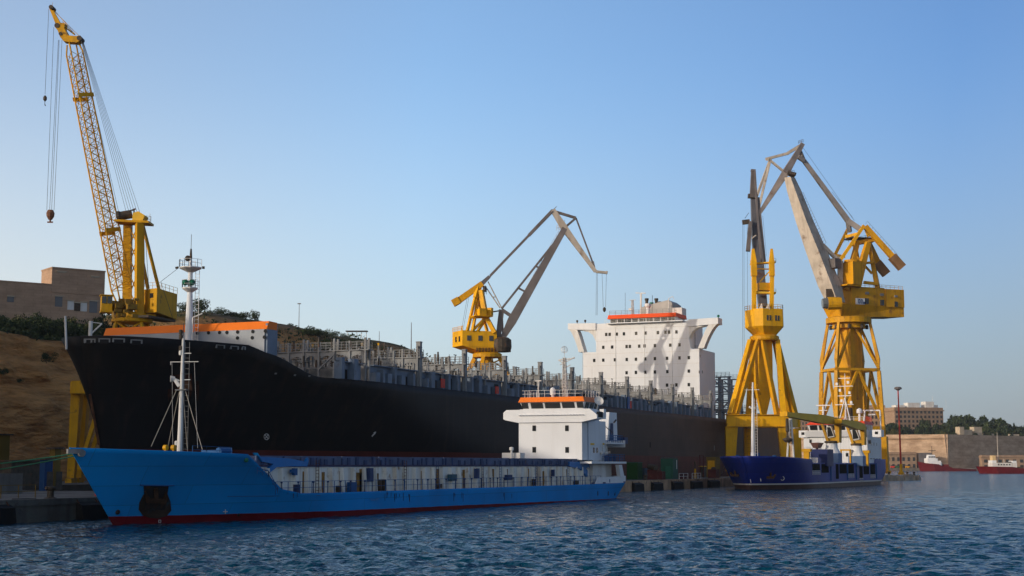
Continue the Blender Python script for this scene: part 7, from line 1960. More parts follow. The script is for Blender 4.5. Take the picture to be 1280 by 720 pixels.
g = MB(); g.rail([q3(964, 328, 3), q3(970, 328, 3)], 1.0, .6, .045, 2); g.rail([q3(964, 366, 3), q3(970, 366, 3)], 1.0, .6, .045, 2); g.rail([q3(938, 330, 3), q3(941, 330, 3)], 1.0, .6, .045, 2); g.build('railing', M_YEL_OLD, K3)
for x in (952, 960.5): g = MB(); p = q3(x, 387, 1); g.hexa([(p.x - 1, p.y - .6, p.z), (p.x + .6, p.y - .6, p.z), (p.x + .6, p.y + .6, p.z), (p.x - 1, p.y + .6, p.z)], [(p.x - .1, p.y - .1, p.z + 1.6), (p.x, p.y - .1, p.z + 1.6), (p.x, p.y, p.z + 1.6), (p.x - .1, p.y, p.z + 1.6)]); g.build('roof_cover', M_WHITE2, K3)
# jib: leans towards us, nearly end on
M_J3 = mat('jib_slate', (.11, .11, .125), .5, .15, .3, (.10, .04, .03), .35, .35)
jf, jm, jt = q3(953.5, 384, 6), q3(946, 300, 9), q3(942.3, 244, 12)
g = MB(); g.obeam(jf, jm, RGT, 2.2, 2.0, 2.5, 2.0); g.obeam(jm, jt, RGT, 2.5, 2.0, 1.7, 1.4); j3 = g.build('main_jib', M_J3, K3)
g = MB(); g.obeam(q3(942, 246, 11), q3(941.5, 214, 9), RGT, 2.0, 1.4, 1.1, 1.0); g.obeam(q3(943.5, 214, 8), q3(946.5, 262, 8), RGT, .5, .5); g.beam(q3(941.3, 214.5, 9), q3(941.5, 212, 9), 1.3, 1.2); g.build('fly_jib', M_BOOM_DK, K3)
g = MB(); g.obeam(q3(938, 277, 8), q3(935, 314, 7), RGT, .9, 1.0, 1.1, 1.0); g.obeam(q3(948, 247, 9), q3(956, 327, 5), RGT, .55, .6); g.obeam(q3(945, 246, 9), q3(951.5, 327, 4), RGT, .4, .5); g.build('jib_link', M_BOOM_DK, K3)
g = MB(); g.obeam(q3(928, 278, 8), q3(937, 277, 8), FWD, .9, 1.2); g.tube(q3(931, 273, 8), q3(936, 266, 8), .06); g.build('sheave_arm', M_DKMACH, K3); g = MB(); g.obeam(q3(935, 245, 11), q3(947, 246, 11), FWD, 1.2, 1.1); g.build('sheave_block', M_DKMACH, K3)
g = MB(); g.tube(q3(940, 298, 6), q3(945, 294, 6), .16); g.build('jib_strut', M_BOOM, K3)
cable([(q3(928.3, 279, 8), q3(928.3, 520, 8)), (q3(930, 279, 8), q3(930.2, 455, 8)), (q3(934, 279, 8), q3(934.5, 388, 8)), (q3(953.5, 270, 8), q3(958, 320, 4))], .04, K3, 'hoist_rope')

# ------------------------------------------------------------------ rear right crane, the largest
D4 = 467.0
K4 = crane_root('level_luffing_crane', 'largest crane, orange yellow, with a bent grey boom, farthest right behind the navy ship', 1060, D4)
q4 = lambda x, y, dd=0.0: P(x, y, d=D4 + dd)
M_Y4 = mat('orange_yellow_paint', (.60, .29, .003), .5, .14, .25, (.16, .06, .02), .4, .4, (.20, .08, .02), .5)
# square column set cornerwise
c0 = q4(1061, 411, 0)
g = MB(); u, v = yaw_dir(90 + 32), yaw_dir(32)
def col_ring(y, h): p = q4(1061, y, 0); return [Vector((c0.x, c0.y, p.z)) + u * a * h + v * b * h for a, b in ((-1, -1), (1, -1), (1, 1), (-1, 1))]
u, v = yaw_dir(90 - 38), yaw_dir(-38)
g.hexa(col_ring(512, 2.6), col_ring(411, 2.9)); g.build('centre_column', M_Y4, K4)
zmid = q4(1061, 463).z; ztop = q4(1061, 405).z; zlow = q4(1061, 531).z
W1, W0 = 7.1, 7.7
u, v = yaw_dir(90 - 12), yaw_dir(-12)
def cn(a, b, z, w): return Vector((c0.x, c0.y, z)) + u * a * w + v * b * w * .8
g = MB()
for a, b, a2, b2 in ((-1, -1, 1, -1), (1, -1, 1, 1), (1, 1, -1, 1), (-1, 1, -1, -1)): g.beam(cn(a, b, zmid, W1), cn(a2, b2, zmid, W1), .9, .8)
g.build('ring_beam', M_Y4, K4)
for a, b in ((-1, -1), (1, -1), (1, 1), (-1, 1)):
    g = MB(); g.beam(cn(a, b, zlow - 1, W0), cn(a, b, zmid - .4, W1), 1.3, 1.3, 1.1, 1.1); g.beam(cn(a, b, zmid + .4, W1), cn(a, b, zmid + 3, W1 * .99), .5, .5, 1.0, 1.0); g.beam(cn(a, b, zmid + 3, W1 * .99), cn(a * .78, b * .78, ztop + .3, W1 * .94), 1.1, 1.1, .8, .8); g.build('tower_leg', M_Y4, K4)
    a2, b2 = -b, a
    g = MB(); m0 = (cn(a, b, zlow - 1, W0) + cn(a2, b2, zlow - 1, W0)) / 2; mt = (cn(a, b, zmid, W1) + cn(a2, b2, zmid, W1)) / 2
    g.beam(cn(a, b, zlow, W0), mt, .9, .9, .7, .7); g.beam(cn(a2, b2, zlow, W0), mt, .9, .9, .7, .7)
    mt2 = (cn(a * .5, b * .5, ztop, W1) + cn(a2 * .5, b2 * .5, ztop, W1)) / 2
    g.beam(cn(a, b, zmid + .3, W1), mt2, .8, .8, .6, .6); g.beam(cn(a2, b2, zmid + .3, W1), mt2, .8, .8, .6, .6)
    g.build('diagonal_brace', M_Y4, K4)
# portal base of plate girders
g = MB()
for a, b, a2, b2 in ((-1, -1, 1, -1), (1, -1, 1, 1), (1, 1, -1, 1), (-1, 1, -1, -1)): g.beam(cn(a, b, zlow - 2.2, W0), cn(a2, b2, zlow - 2.2, W0), 1.8, 3.2)
p = Vector((c0.x, c0.y, 0)); g.lathe(p, [(6.5, zlow - 3), (5.5, zlow + 2), (2.8, q4(1061, 508).z)], 8); g.build('portal_girder', M_Y4, K4)
for a, b in ((-1, -1), (1, -1), (1, 1), (-1, 1)):
    g = MB(); g.beam(cn(a, b, QZ + .6, W0 * 1.05), cn(a, b, zlow - 3.8, W0), 1.8, 1.8, 2.4, 2.4); g.beam(cn(a, b, QZ + .6, W0 * 1.05) - v * 2.5, cn(a, b, QZ + .6, W0 * 1.05) + v * 2.5, 1.1, .9); g.build('portal_leg', M_Y4, K4)
# ring, platform wedge, machinery house
g = MB(); g.lathe((c0.x, c0.y, 0), [(5.2, q4(1061, 411).z), (5.2, q4(1061, 405).z), (7.1, q4(1061, 404.5).z), (7.1, q4(1061, 398).z), (6.4, q4(1061, 397).z)], 28); g.build('slewing_ring', M_Y4, K4)
g = MB()
for k in range(8): a = k * .785 + .2; p = Vector((c0.x, c0.y, 0)) + Vector((math.cos(a), math.sin(a), 0)) * 5.6; g.lathe((p.x, p.y, q4(1061, 412).z), [(.5, 0), (.5, 1.0), (.3, 1.4)], 8)
g.build('bogie', M_DKMACH, K4)
L4, M4, R4 = q4(1027.5, 390, 1), q4(1053, 390, -5.5), q4(1130, 390, 3)
w_ = L4 - M4; w_.z = 0; zt_, zb_ = q4(1053, 382).z, q4(1053, 397.5).z; ud = (R4 - M4); ud.z = 0
g = MB(); E = R4 + w_ * 1.0
g.hexa([(M4.x + ud.x * .04 + w_.x * .2, M4.y + ud.y * .04 + w_.y * .2, zb_), (R4.x, R4.y, zb_ + .6), (E.x, E.y, zb_ + .6), (L4.x + ud.x * .1, L4.y + ud.y * .1, zb_)], [(M4.x, M4.y, zt_), (R4.x, R4.y, zt_ - .3), (E.x, E.y, zt_ - .3), (L4.x, L4.y, zt_)]); g.build('slewing_platform', M_Y4, K4)
udn = ud.normalized(); wn = w_.normalized(); s0 = M4 + ud * .16
zr_ = q4(1090, 359).z; zm_ = q4(1090, 386).z
def h4(t0, t1, k0, k1, z0, z1, nm, m, par=K4):
    g = MB(); P_ = lambda t, k: M4 + ud * t + w_ * k
    g.hexa([(P_(t, k).x, P_(t, k).y, z0) for t, k in ((t0, k0), (t1, k0), (t1, k1), (t0, k1))], [(P_(t, k).x, P_(t, k).y, z1) for t, k in ((t0, k0), (t1, k0), (t1, k1), (t0, k1))]); return g.build(nm, m, par)
h1 = h4(.16, .70, .02, .95, zt_ - .2, zr_ - .2, 'machinery_house', M_Y4)
h2_ = h4(.702, 1.0, -.03, .98, zt_ - .35, zr_ - .5, 'machinery_house', M_Y4)
for t, y0, y1 in ((.39, 373, 380), (.64, 374, 381), (.86, 375.5, 382), (.40, 365, 368), (.64, 366, 369), (.86, 367.5, 370)):
    k0 = -.05 if t < .7 else -.06; h4(t - .022, t + .022, k0, .05, q4(1090, y1, -2).z, q4(1090, y0, -2).z, 'window', M_GREY if y0 < 370 else M_GLASS, h1 if t < .7 else h2_)
sg = h4(.22, .355, -.035, .02, q4(1078, 380.5, -3).z, q4(1078, 373, -3).z, 'sign', M_WHITE, h1)
# worn marks on the sign panel
for t0, t1, y0, y1 in ((.244, .250, 374, 379.5), (.258, .264, 374, 379.5), (.264, .278, 374, 375), (.264, .278, 378.5, 379.5), (.276, .282, 375, 378.5), (.292, .298, 374, 379.5), (.298, .312, 374, 375), (.298, .312, 378.5, 379.5), (.310, .316, 374, 379.5), (.326, .352, 377, 380)):
    h4(t0, t1, -.042, -.0352, q4(1078, y1, -3).z, q4(1078, y0, -3).z, 'sign_mark', M_BLUEDK, sg)
g = MB(); a_, b_ = M4 + ud * .17, M4 + ud * .99; g.rail([(a_.x, a_.y, zr_ - .2), (b_.x, b_.y, zr_ - .5)], 1.1, 1.6, .06, 2); g.build('railing', M_Y4, K4)
# round cab at the front left
g = MB(); c = q4(1044, 379, -9); g.tube(c - RGT * 2.4 - UP * .1, c + RGT * 1.8, 2.0, 1.9, 14); cb = g.build('cab', M_YEL_OLD, K4)
g = MB(); g.tube(c - RGT * 4.0 - UP * .1, c - RGT * 2.41, 1.5, 1.85, 12); g.build('cab_window', mat('cab_glass', (.10, .11, .12), .15, .1), cb)
g = MB(); p = q4(1037.5, 366, -8.5); g.obox((p.x, p.y, 0), RGT, 1.2, .3, p.z - 2.0, p.z + 1.2); g.build('cab_screen', M_DKMACH, K4)
# A-frame of the luffing gear
g = MB()
ap = q4(1080, 282, 0)
for (x0, y0, d0, x1, y1, d1, w) in ((1080, 282, -3, 1050.5, 325, -4, .95), (1060, 286, 3, 1044, 318, 3, .95), (1057, 296, -1, 1074, 292, -3, .9), (1046, 319, 3, 1055, 321, -3.5, .8), (1081, 283, 3, 1086, 296, 3, .9)):
    g.beam(q4(x0, y0, d0), q4(x1, y1, d1), w)
g.build('luffing_frame', M_YEL_BR, K4)
g = MB()
for (x0, y0, d0, x1, y1, d1, w0, w1) in ((1057, 362, -4, 1072, 302, -2, 1.7, 1.2), (1070, 358, -4, 1085, 303, -2.5, 2.4, 1.5), (1097, 360, 0, 1086, 303, 1, 1.5, 1.1), (1075, 345, 3, 1068, 303, 2, 1.2, 1.0), (1090, 342, 0, 1066, 316, 2, .8, .8)):
    g.beam(q4(x0, y0, d0), q4(x1, y1, d1), w0, w0, w1, w1)
g.beam(q4(1080, 329, -1), q4(1092, 328, -1), .9, .7); g.beam(q4(1080, 353, -2), q4(1097, 355, -1), 1.0, .9); g.beam(q4(1064, 305, 0), q4(1092, 300, 0), 3.5, 1.2); g.build('a_frame', M_Y4, K4)
g = MB(); c = q4(1065, 343, -4); yaw_box(g, c, -35, 1.9, 2.2, q4(1065, 356, -4).z, q4(1065, 328, -4).z); g.lathe((c.x, c.y, q4(1065, 328, -4).z + .002), [(2.4, 0), (2.4, .7), (1.4, .8)], 14); yaw_box(g, q4(1060, 352, -5), -35, 2.6, 2.0, q4(1060, 358, -5).z, q4(1060, 356.2, -5).z); g.build('winch_house', M_YEL, K4)
g = MB(); c = q4(1076, 298, 0); g.obox((c.x, c.y, 0), yaw_dir(80), 4.6, 2.6, c.z - .3, c.z); g.rail([q4(1055, 303, -1), q4(1066, 302, -2), q4(1092, 296, -2)], 1.0, 1.4, .06, 2); g.build('top_platform', M_DKMACH, K4)
# counterweight levers
for (x0, y0, x1, y1, bx, by, dd) in ((1081.5, 283, 1118, 324, 1127, 334, -3), (1085, 302, 1099, 332, 1106.5, 341, 3)):
    g = MB(); g.beam(q4(x0, y0, dd), q4(x1, y1, dd), 1.4, 1.5, 1.5, 1.8); g.build('counterweight_lever', M_Y4, K4)
    g = MB(); d_ = (q4(bx, by, dd) - q4(x1, y1, dd)).normalized(); p = q4(x1, y1, dd) - d_ * 1.2; g.beam(p, p + d_ * 4.8, 2.6, 2.5); g.build('counterweight', mat('counterweight_brown', (.20, .11, .05), .6, .2), K4)
g = MB()
for k in range(12): p = q4(1082, 280, -3.6).lerp(q4(1120, 322, -3.6), k / 11); g.tube(p, p + RGT * .6 + UP * .9, .04, n=3)
g.tube(q4(1082, 280, -3.6) + RGT * .6 + UP * .9, q4(1120, 322, -3.6) + RGT * .6 + UP * .9, .04); g.build('walkway_rail', M_DKMACH, K4)
# main boom: tapering box, lit and shaded faces both seen
u, v = yaw_dir(90 - 42), yaw_dir(-42)
def bring(px, py, h): p = q4(px, py, -6 + (380 - py) * .02); return [p + u * a * h + v * b * h for a, b in ((-1, -1), (1, -1), (1, 1), (-1, 1))]
secs = [(1044.5, 378, 2.1), (1037, 357, 2.6), (1021, 315, 2.4), (1006, 277, 2.0), (992.5, 238, 1.6), (987, 222, 1.2)]
g = MB(); rs = [bring(*s_) for s_ in secs]
g.add([p for r_ in rs for p in r_], [(3, 2, 1, 0), tuple(range(len(rs) * 4 - 4, len(rs) * 4))] + [(k * 4 + i, k * 4 + (i + 1) % 4, (k + 1) * 4 + (i + 1) % 4, (k + 1) * 4 + i) for k in range(len(rs) - 1) for i in range(4)])
bm4 = g.build('main_boom', M_BOOM, K4)
g = MB(); g.beam(q4(1028, 306, -5), q4(1045, 323, -4), 1.0, 1.1); g.beam(q4(1045, 323, -4), q4(1050, 330, -3), 1.3, 1.5); g.beam(q4(1050.5, 326, -4), q4(1049.5, 375, -4), .9, 1.6); g.build('boom_strut', M_BOOM, K4)
g = MB(); p = q4(1043.5, 329, -6); yaw_box(g, p, -40, 1.5, 1.3, p.z - 1.6, p.z + 1.4); g.build('boom_cabin', M_BOOM_DK, K4)
g = MB()
for k in range(18): p = q4(1001, 243, -6).lerp(q4(1030, 306, -6), k / 17); g.tube(p, p + RGT * .7 + UP * .7, .05, n=3)
g.tube(q4(1001, 243, -6) + RGT * .7 + UP * .7, q4(1030, 306, -6) + RGT * .7 + UP * .7, .05); g.rail([q4(985, 217, -7), q4(993, 218, -5)], 1.2, 1, .06, 2); g.build('walkway_rail', M_BOOM_DK, bm4)
# forked tie from the A-frame to the boom head
M_TIE4 = mat('tie_grey', (.22, .20, .19), .55, .15)
g = MB(); g.beam(q4(1060, 276), q4(1005, 201), 1.9, 1.5, 1.5, 1.2)
g.beam(q4(1060, 276, -1), q4(1076, 287, -2.4), 1.3, 1.7); g.beam(q4(1060, 276, 1), q4(1062, 290, 2.4), 1.3, 1.5); g.beam(q4(1005, 201, 1.0), q4(1000, 189, 1.6), 1.2, 1.1); g.beam(q4(1005, 201, -1.0), q4(997.5, 196, -1.6), 1.2, 1.1); g.build('tie_beam', M_TIE4, K4)
cable([(q4(1004, 185), q4(1068, 276)), (q4(1040, 240), q4(1066, 272))], .06, K4, 'tie_rope')
# fly jib: two side girders, ladder plates, upper stay frame
g = MB()
for dd in (-2.2, 2.2):
    g.beam(q4(1003.5, 179.5, dd * .4), q4(982, 216, dd), .8, 1.3, 1.1, 2.3); g.beam(q4(982, 216, dd), q4(946, 272, dd * .35), 1.1, 2.3, .7, .9)
for k in range(14):
    t = k / 13; c_ = q4(1000, 184).lerp(q4(950, 266), t); w = 2.4 + 1.6 * (1 - abs(t - .4) * 2); g.obeam(c_ - FWD * w * .5, c_ + FWD * w * .5, RGT, .8, .2)
fj = g.build('fly_jib', mat('fly_jib_grey', (.23, .20, .19), .6, .2, .4, (.12, .06, .04), .4, .5), K4)
g = MB()
g.beam(q4(1002, 181), q4(984, 192), 1.6, .9); g.beam(q4(984, 192), q4(957, 199), .8, .8)
for dd in (-1.8, 1.8):
    g.beam(q4(963, 199, dd), q4(948 if dd < 0 else 946, 262 if dd < 0 else 245, dd * .5), .75, .75) ; g.beam(q4(962, 200, dd), q4(979, 214, dd), .7, .7)
g.obeam(q4(960, 199.5, -2.4), q4(960, 199.5, 2.4), RGT, .8, .8)
g.build('fly_jib_stay', M_BOOM, fj)
g = MB(); g.obeam(q4(984, 216, -3), q4(994, 219, -3), FWD, 3.5, .9); g.build('hinge_platform', M_DKMACH, K4); g = MB(); g.rail([q4(998, 180, -1), q4(1004, 178, -1)], 1.0, .6, .06, 2); g.build('railing', M_DKMACH, K4)
cable([(q4(951, 270), q4(958, 345))], .05, K4, 'hoist_rope')
# ------------------------------------------------------------------ quay furniture
def qp(px, py): return P(px, py, z=QZ)
# bollards
def bollard(p, label, group='bollards on the quay edge'):
    t = thing('bollard', label, 'bollard', p, 0, group)
    g = MB(); g.lathe(p, [(.55, 0), (.5, .06), (.30, .12), (.27, .62), (.40, .72), (.42, .9), (.30, .98)], 12); g.build('post', M_DKMACH, t)
    g = MB(); g.tube((p.x, p.y, p.z + .72), (p.x - .5, p.y + .1, p.z + .86), .17, .14, 8); g.build('horn', M_DKMACH, t)
b = P(63, 623, c=QF + .9); bollard(Vector((b.x, QF + .9, QZ + .1)), 'black mooring bollard with a horn, on the shaded quay left of the blue bow')
b = P(33, 623, c=QF + 1.1); g = MB(); g.box(b.x - .9, b.x + .9, QF + .9, QF + 1.8, QZ + .004, QZ + .14); solo(g, 'floor_plate', M_BLACK, (b.x, QF + 1.1, QZ), 'low black plate lying on the quay left of the bollard', 'plate')
bollard(Vector((P(807, 600, c=QF + .8).x, QF + .8, QZ + .1)), 'small dark bollard on the lit quay edge just right of the blue stern')
# fenders on the quay face
gf_ = 'fenders along the quay wall'
def fender(px, w, label):
    c = P(px, 608, c=QF); t = thing('fender', label, 'fender', (c.x, QF - .45, .6), 0, gf_)
    g = MB(); x0 = c.x - w / 2; g.hexa([(x0, QF - .75, -.4), (x0 + w, QF - .75, -.4), (x0 + w, QF - .08, -.4), (x0, QF - .08, -.4)], [(x0 - .1, QF - .75, 1.25), (x0 + w - .3, QF - .75, 1.25), (x0 + w - .3, QF - .13, 1.5), (x0 - .1, QF - .13, 1.5)]); g.build('rubber_block', M_BLACK, t)
    g = MB(); g.tube((x0, QF - .5, 1.2), (x0, QF - .1, 1.72), .05); g.tube((x0 + w * .7, QF - .5, 1.2), (x0 + w * .7, QF - .1, 1.72), .05); g.build('chain', M_RUSTY, t)
for i, px in enumerate((795, 819, 844.5, 868.5, 890)):
    fender(px, 5.0 + i * .6, ['black rubber fender on the quay wall, partly behind the blue stern', 'black rubber fender on the quay wall, second right of the blue stern', 'black rubber fender on the quay wall below the green cabin', 'black rubber fender on the quay wall right of the green cabin', 'black rubber fender on the quay wall nearest the navy bow'][i])
fender(3, 2.0, 'black rubber fender on the shaded quay at the left edge'); fender(112, 3.4, 'long black fender under the blue bow')
# barrier rails left of the blue bow
def quay_rail(x0, x1, y, label, name, m, striped=False):
    t = thing(name, label, 'railing', (x0, y, QZ), 0, 'railings on the left quay')
    g = MB(); g.rail([(x0, y, QZ + .004), (x1, y, QZ + .004)], 1.1, 2.2, .04, 2); g.build('rail', m, t)
    if striped:
        M_ST = [M_YEL, M_BLACK]; L_ = (x1 - x0) / 14
        for k in range(14):
            g = MB(); g.box(x0 + k * L_, x0 + (k + 1) * L_ - .01, y - .12, y - .05, QZ + .55, QZ + .85); g.build('striped_board', M_ST[k % 2], t)
    return t
quay_rail(72, 104, 90.2, 'yellow railing on the shaded left quay, nearest the water', 'guard_rail', mat('dull_ochre', (.16, .10, .02), .8))
quay_rail(74, 100, 92.4, 'black and yellow striped barrier behind the yellow railing on the left quay', 'striped_barrier', M_DKMACH, True)
g = MB(); p = P(114, 618, c=90); g.box(p.x, p.x + 1.6, 88.4, 89.6, QZ + .004, QZ + 1.35); t = solo(g, 'red_cabinet', M_RED, (p.x, 88.4, QZ), 'small red cabinet on the quay just left of the blue bow', 'cabinet')
# sheds and stores below the cliff
def shed(px0, px1, py, c, h, m, name, label, cat='shed', dep=4):
    a, b = P(px0, py, c=c), P(px1, py, c=c); t = thing(name, label, cat, (a.x, c, QZ))
    g = MB(); g.box(a.x, b.x, c, c + dep, QZ + .004, QZ + h); g.build('wall', m, t)
    g = MB(); g.box(a.x - .3, b.x + .3, c - .3, c + dep + .3, QZ + h + .002, QZ + h + .2); g.build('roof', M_DKMACH, t)
    g = MB(); g.box(a.x + (b.x - a.x) * .3, a.x + (b.x - a.x) * .3 + 1.0, c - .05, c + .03, QZ + .01, QZ + min(2.1, h - .2)); g.build('door', M_DKMACH, t)
shed(-20, 11, 584, 128, 6.4, mat('dull_ochre', (.16, .10, .02), .8), 'store_shed', 'ochre store shed at the foot of the cliff at the left edge')
shed(14, 52, 585, 120, 3.2, M_DKMACH, 'dark_shed', 'low dark shed under the mooring lines left of the blue bow')
shed(56, 66, 582, 112, 3.4, mat('dull_container_blue', (.008, .045, .13), .7), 'blue_container', 'upright blue container below the cliff, above the striped barrier', 'container', .7)
shed(68, 76, 580, 112.5, 4.6, mat('dull_ochre', (.16, .10, .02), .8), 'yellow_cabinet', 'narrow ochre cabinet beside the blue container', 'cabinet', .7)
g = MB(); g.box(60, 118, 104, 104.8, QZ + .004, QZ + 2.0); solo(g, 'dock_parapet', M_CONC, (60, 104, QZ), 'long low dark concrete wall behind the railings on the left quay', 'wall')
# equipment on the quay below the black hull
def kit(px, py, w, d_, h, m, name, label, cat, roof=False, z=QZ + .004, c=89):
    a = P(px, py, c=c); t = thing(name, label, cat, (a.x, c, QZ))
    g = MB(); g.box(a.x, a.x + w, c, c + d_, z, z + h); g.build('body', m, t)
    return t, a
t, a = kit(841.5, 597, 3.4, 2.6, 4.1, M_GREEN, 'green_cabin', 'tall green cabin with a curved roof standing on the quay between the two ships', 'cabin')
g = MB(); g.prism([(a.x - .05, 88.9, QZ + 4.11), (a.x + 3.45, 88.9, QZ + 4.11), (a.x + 2.6, 88.9, QZ + 4.45), (a.x + .8, 88.9, QZ + 4.45)], (0, 2.8, 0)); g.build('roof', M_DKMACH, t)
g = MB(); g.box(a.x - .04, a.x, 89.5, 90.6, QZ + .3, QZ + 2.6); g.build('door', mat('green_door', (.03, .13, .08), .6), t)
g = MB(); g.box(a.x + 2.3, a.x + 2.6, 88.95, 88.998, QZ + 2.0, QZ + 3.8); g.build('white_strip', M_WHITE2, t)
t, a = kit(797, 593, 3.0, 2.2, 3.2, mat('dark_green_skip', (.012, .06, .012), .7, .2), 'green_skip', 'dark green skip on the quay right of the blue ship stern', 'skip', c=92)
g = MB(); g.box(a.x - .1, a.x + 3.1, 91.9, 94.3, QZ + 3.21, QZ + 3.35); g.build('rim', M_GREEN, t)
t, a = kit(806, 594, 2.6, 1.5, 2.2, mat('slate_tarp', (.05, .07, .09), .7, .2), 'tarpaulin_stack', 'slate grey covered stack beside the dark green skip', 'stack', c=92)
M_MAROON = mat('maroon_paint', (.085, .018, .016), .65, .2, .8, RUST, .4)
t, a = kit(821.5, 598, 2.6, 2.0, 1.9, M_MAROON, 'compressor', 'maroon compressor with a drum on top, left of the green cabin', 'machine', c=88)
g = MB(); g.tube((a.x - .1, 88.2, QZ + 2.3), (a.x + 1.2, 90, QZ + 2.5), .55, n=12); g.build('drum', M_DKMACH, t)
t, a = kit(828, 599, 2.0, 1.6, 1.6, M_MAROON, 'generator', 'second maroon machine, just right of the compressor', 'machine', c=87)
g = MB(); g.tube((a.x + .4, 87.6, QZ + 1.6), (a.x + .4, 87.6, QZ + 2.3), .1); g.build('exhaust', M_DKMACH, t)
t, a = kit(895, 590, 3.6, 2.2, 4.6, mat('dull_ochre', (.16, .10, .02), .8), 'yellow_container', 'ochre container standing on the quay beside the navy bow', 'container', c=90)
g = MB(); g.box(a.x - .04, a.x, 90.3, 91.9, QZ + .2, QZ + 3.8); g.build('door', M_YEL, t)
t, a = kit(895, 598, 3.0, 1.8, 1.9, M_MAROON, 'red_machine', 'dark red machine in front of the ochre container', 'machine', c=86.5)
g = MB(); g.lathe((a.x + 1.5, 87.4, QZ + 1.9), [(.6, 0), (.5, .4), (.15, .5)], 10); g.build('cap', M_DKMACH, t)
g = MB(); a = P(849, 598, c=85.4); b = P(876, 596, c=85.4)
for x0, x1 in ((a.x, a.x + 6), (a.x + 9, b.x)): g.rail([(x0, 85.4, QZ + .004), (x1, 85.4, QZ + .004)], 1.15, 2.4, .05, 2, 4)
solo(g, 'crowd_barrier', M_WHITE2, (a.x, 85.4, QZ), 'pale tubular barriers on the quay in front of the green cabin', 'railing')
g = MB(); a = P(856, 598, c=86); 
for k in range(7): x = a.x + rng.uniform(-1.5, 6); g.box(x, x + rng.uniform(.4, 1), 86 + k * .35, 86.3 + k * .35, QZ + .004, QZ + rng.uniform(.3, .7))
solo(g, 'scrap_pile', M_MAROON, (a.x, 86, QZ), 'low pile of rusty scrap between the barriers', 'scrap')
a = P(869, 595, c=90); t = thing('hose_stand', 'thin yellow stand with a dark lamp on the quay right of the green cabin', 'stand', (a.x, 90, QZ))
g = MB(); g.tube((a.x, 90, QZ), (a.x, 90, QZ + 2.0), .3, .2, 8); g.build('base', M_YEL_OLD, t); g = MB(); g.tube((a.x, 90, QZ + 2.0), (a.x, 90, QZ + 3.6), .12, .2, 8); g.build('lamp', M_DKMACH, t)
a = P(875, 594, c=93); t = thing('gantry_frame', 'dark maroon open steel frame on the quay', 'frame', (a.x, 93, QZ)); g = MB()
for x in (0, 2.8): g.beam((a.x + x, 93, QZ), (a.x + x, 93, QZ + 4.9), .2)
g.beam((a.x - .1, 93, QZ + 4.9), (a.x + 2.9, 93, QZ + 4.9), .2); g.build('frame', M_MAROON, t)
a = P(882, 594, c=94); t, a = kit(880, 594, 3.2, 1.0, 2.4, M_DKMACH, 'pipe_rack', 'dark rack of pipes on the quay behind the steel frame', 'rack', c=95)
g = MB()
for k in range(6): g.tube((a.x - 1, 95.1 + .15 * k, QZ + 2.5), (a.x + 4.5, 95.1 + .15 * k, QZ + 2.5), .09)
g.build('pipe', M_OLIVE, t)

# ------------------------------------------------------------------ pier head: red light mast and blocks
b0 = P(1126.5, 592, d=452); b0.z = 1.6
t = thing('light_mast', 'tall red light mast with a yellow base on the end of the pier', 'light mast', b0)
top = P(1122.5, 487, d=452)
g = MB(); zy = P(1126, 580, d=452).z; g.tube((b0.x, b0.y, zy), top, .30, .20, 10); g.build('pole', mat('mast_red', (.40, .045, .03), .5, .1), t)
g = MB(); g.lathe((b0.x, b0.y, 0), [(.95, 1.6), (.9, 2.2), (.45, 2.8), (.42, zy)], 12); g.build('base', M_YEL, t)
g = MB(); g.lathe((top.x, top.y, top.z), [(.3, -.3), (.85, .1), (.95, .3), (.95, .75), (.6, .85)], 12); 
for k in range(8): a = k * .785; g.obox((top.x + .95 * math.cos(a), top.y + .95 * math.sin(a), 0), (-math.sin(a), math.cos(a), 0), .28, .14, top.z + .1, top.z + .6)
g.build('lamp_head', M_BOOM_DK, t)
gb = 'concrete blocks round the pier head'
M_BLK = mat('block_concrete', (.40, .32, .24), .9, .25, .5, (.05, .04, .035), .4, .7, bump=.3)
bp = MB()
bp.hexa([(-1.2, -1.0, -1.6), (1.2, -1.0, -1.6), (1.2, 1.0, -1.6), (-1.2, 1.0, -1.6)], [(-1.0, -.8, .75), (1.05, -.85, .7), (1.0, .8, .8), (-1.05, .85, .7)])
bp = proto(bp, 'concrete_block', M_BLK); blk_used = False
_edge = [Vector((440, 73, 0)), Vector((456, 67.5, 0)), Vector((462, 65.5, 0)), Vector((465.5, 71, 0))]
_pts = []
for a_, b_ in zip(_edge[:-1], _edge[1:]):
    k_ = int((b_ - a_).length / 2.3); nn_ = Vector(((b_ - a_).y, -(b_ - a_).x, 0)).normalized()
    _pts += [a_.lerp(b_, (j + .5) / k_) + nn_ * rng.uniform(.5, 1.2) for j in range(k_)]
for i, p in enumerate(_pts):
    o = bp if i == 0 else bp.copy()
    if i: COL.objects.link(o)
    p.z = rng.uniform(.5, 1.1) - max(0, i - len(_pts) + 3) * .3
    o.location = p; o.rotation_euler = (rng.uniform(-.15, .15), rng.uniform(-.15, .15), rng.uniform(0, 3)); s_ = rng.uniform(.8, 1.1); o.scale = (s_, s_, s_)
    tag(o, 'grey brown concrete block heaped along the pier head below the red mast', 'block', gb)
for px, h in ((1104, 1.6), (1111, 1.8), (1142.5, 1.5), (1134, .8)):
    p = P(px, 590, d=447); bollard(Vector((p.x, p.y, 1.55)), {1104: 'dark bollard on the pier, leftmost beside the navy stern', 1111: 'dark bollard on the pier between the navy stern and the red mast', 1142.5: 'dark bollard at the outer tip of the pier', 1134: 'dark bollard on the pier just right of the red mast'}[px])

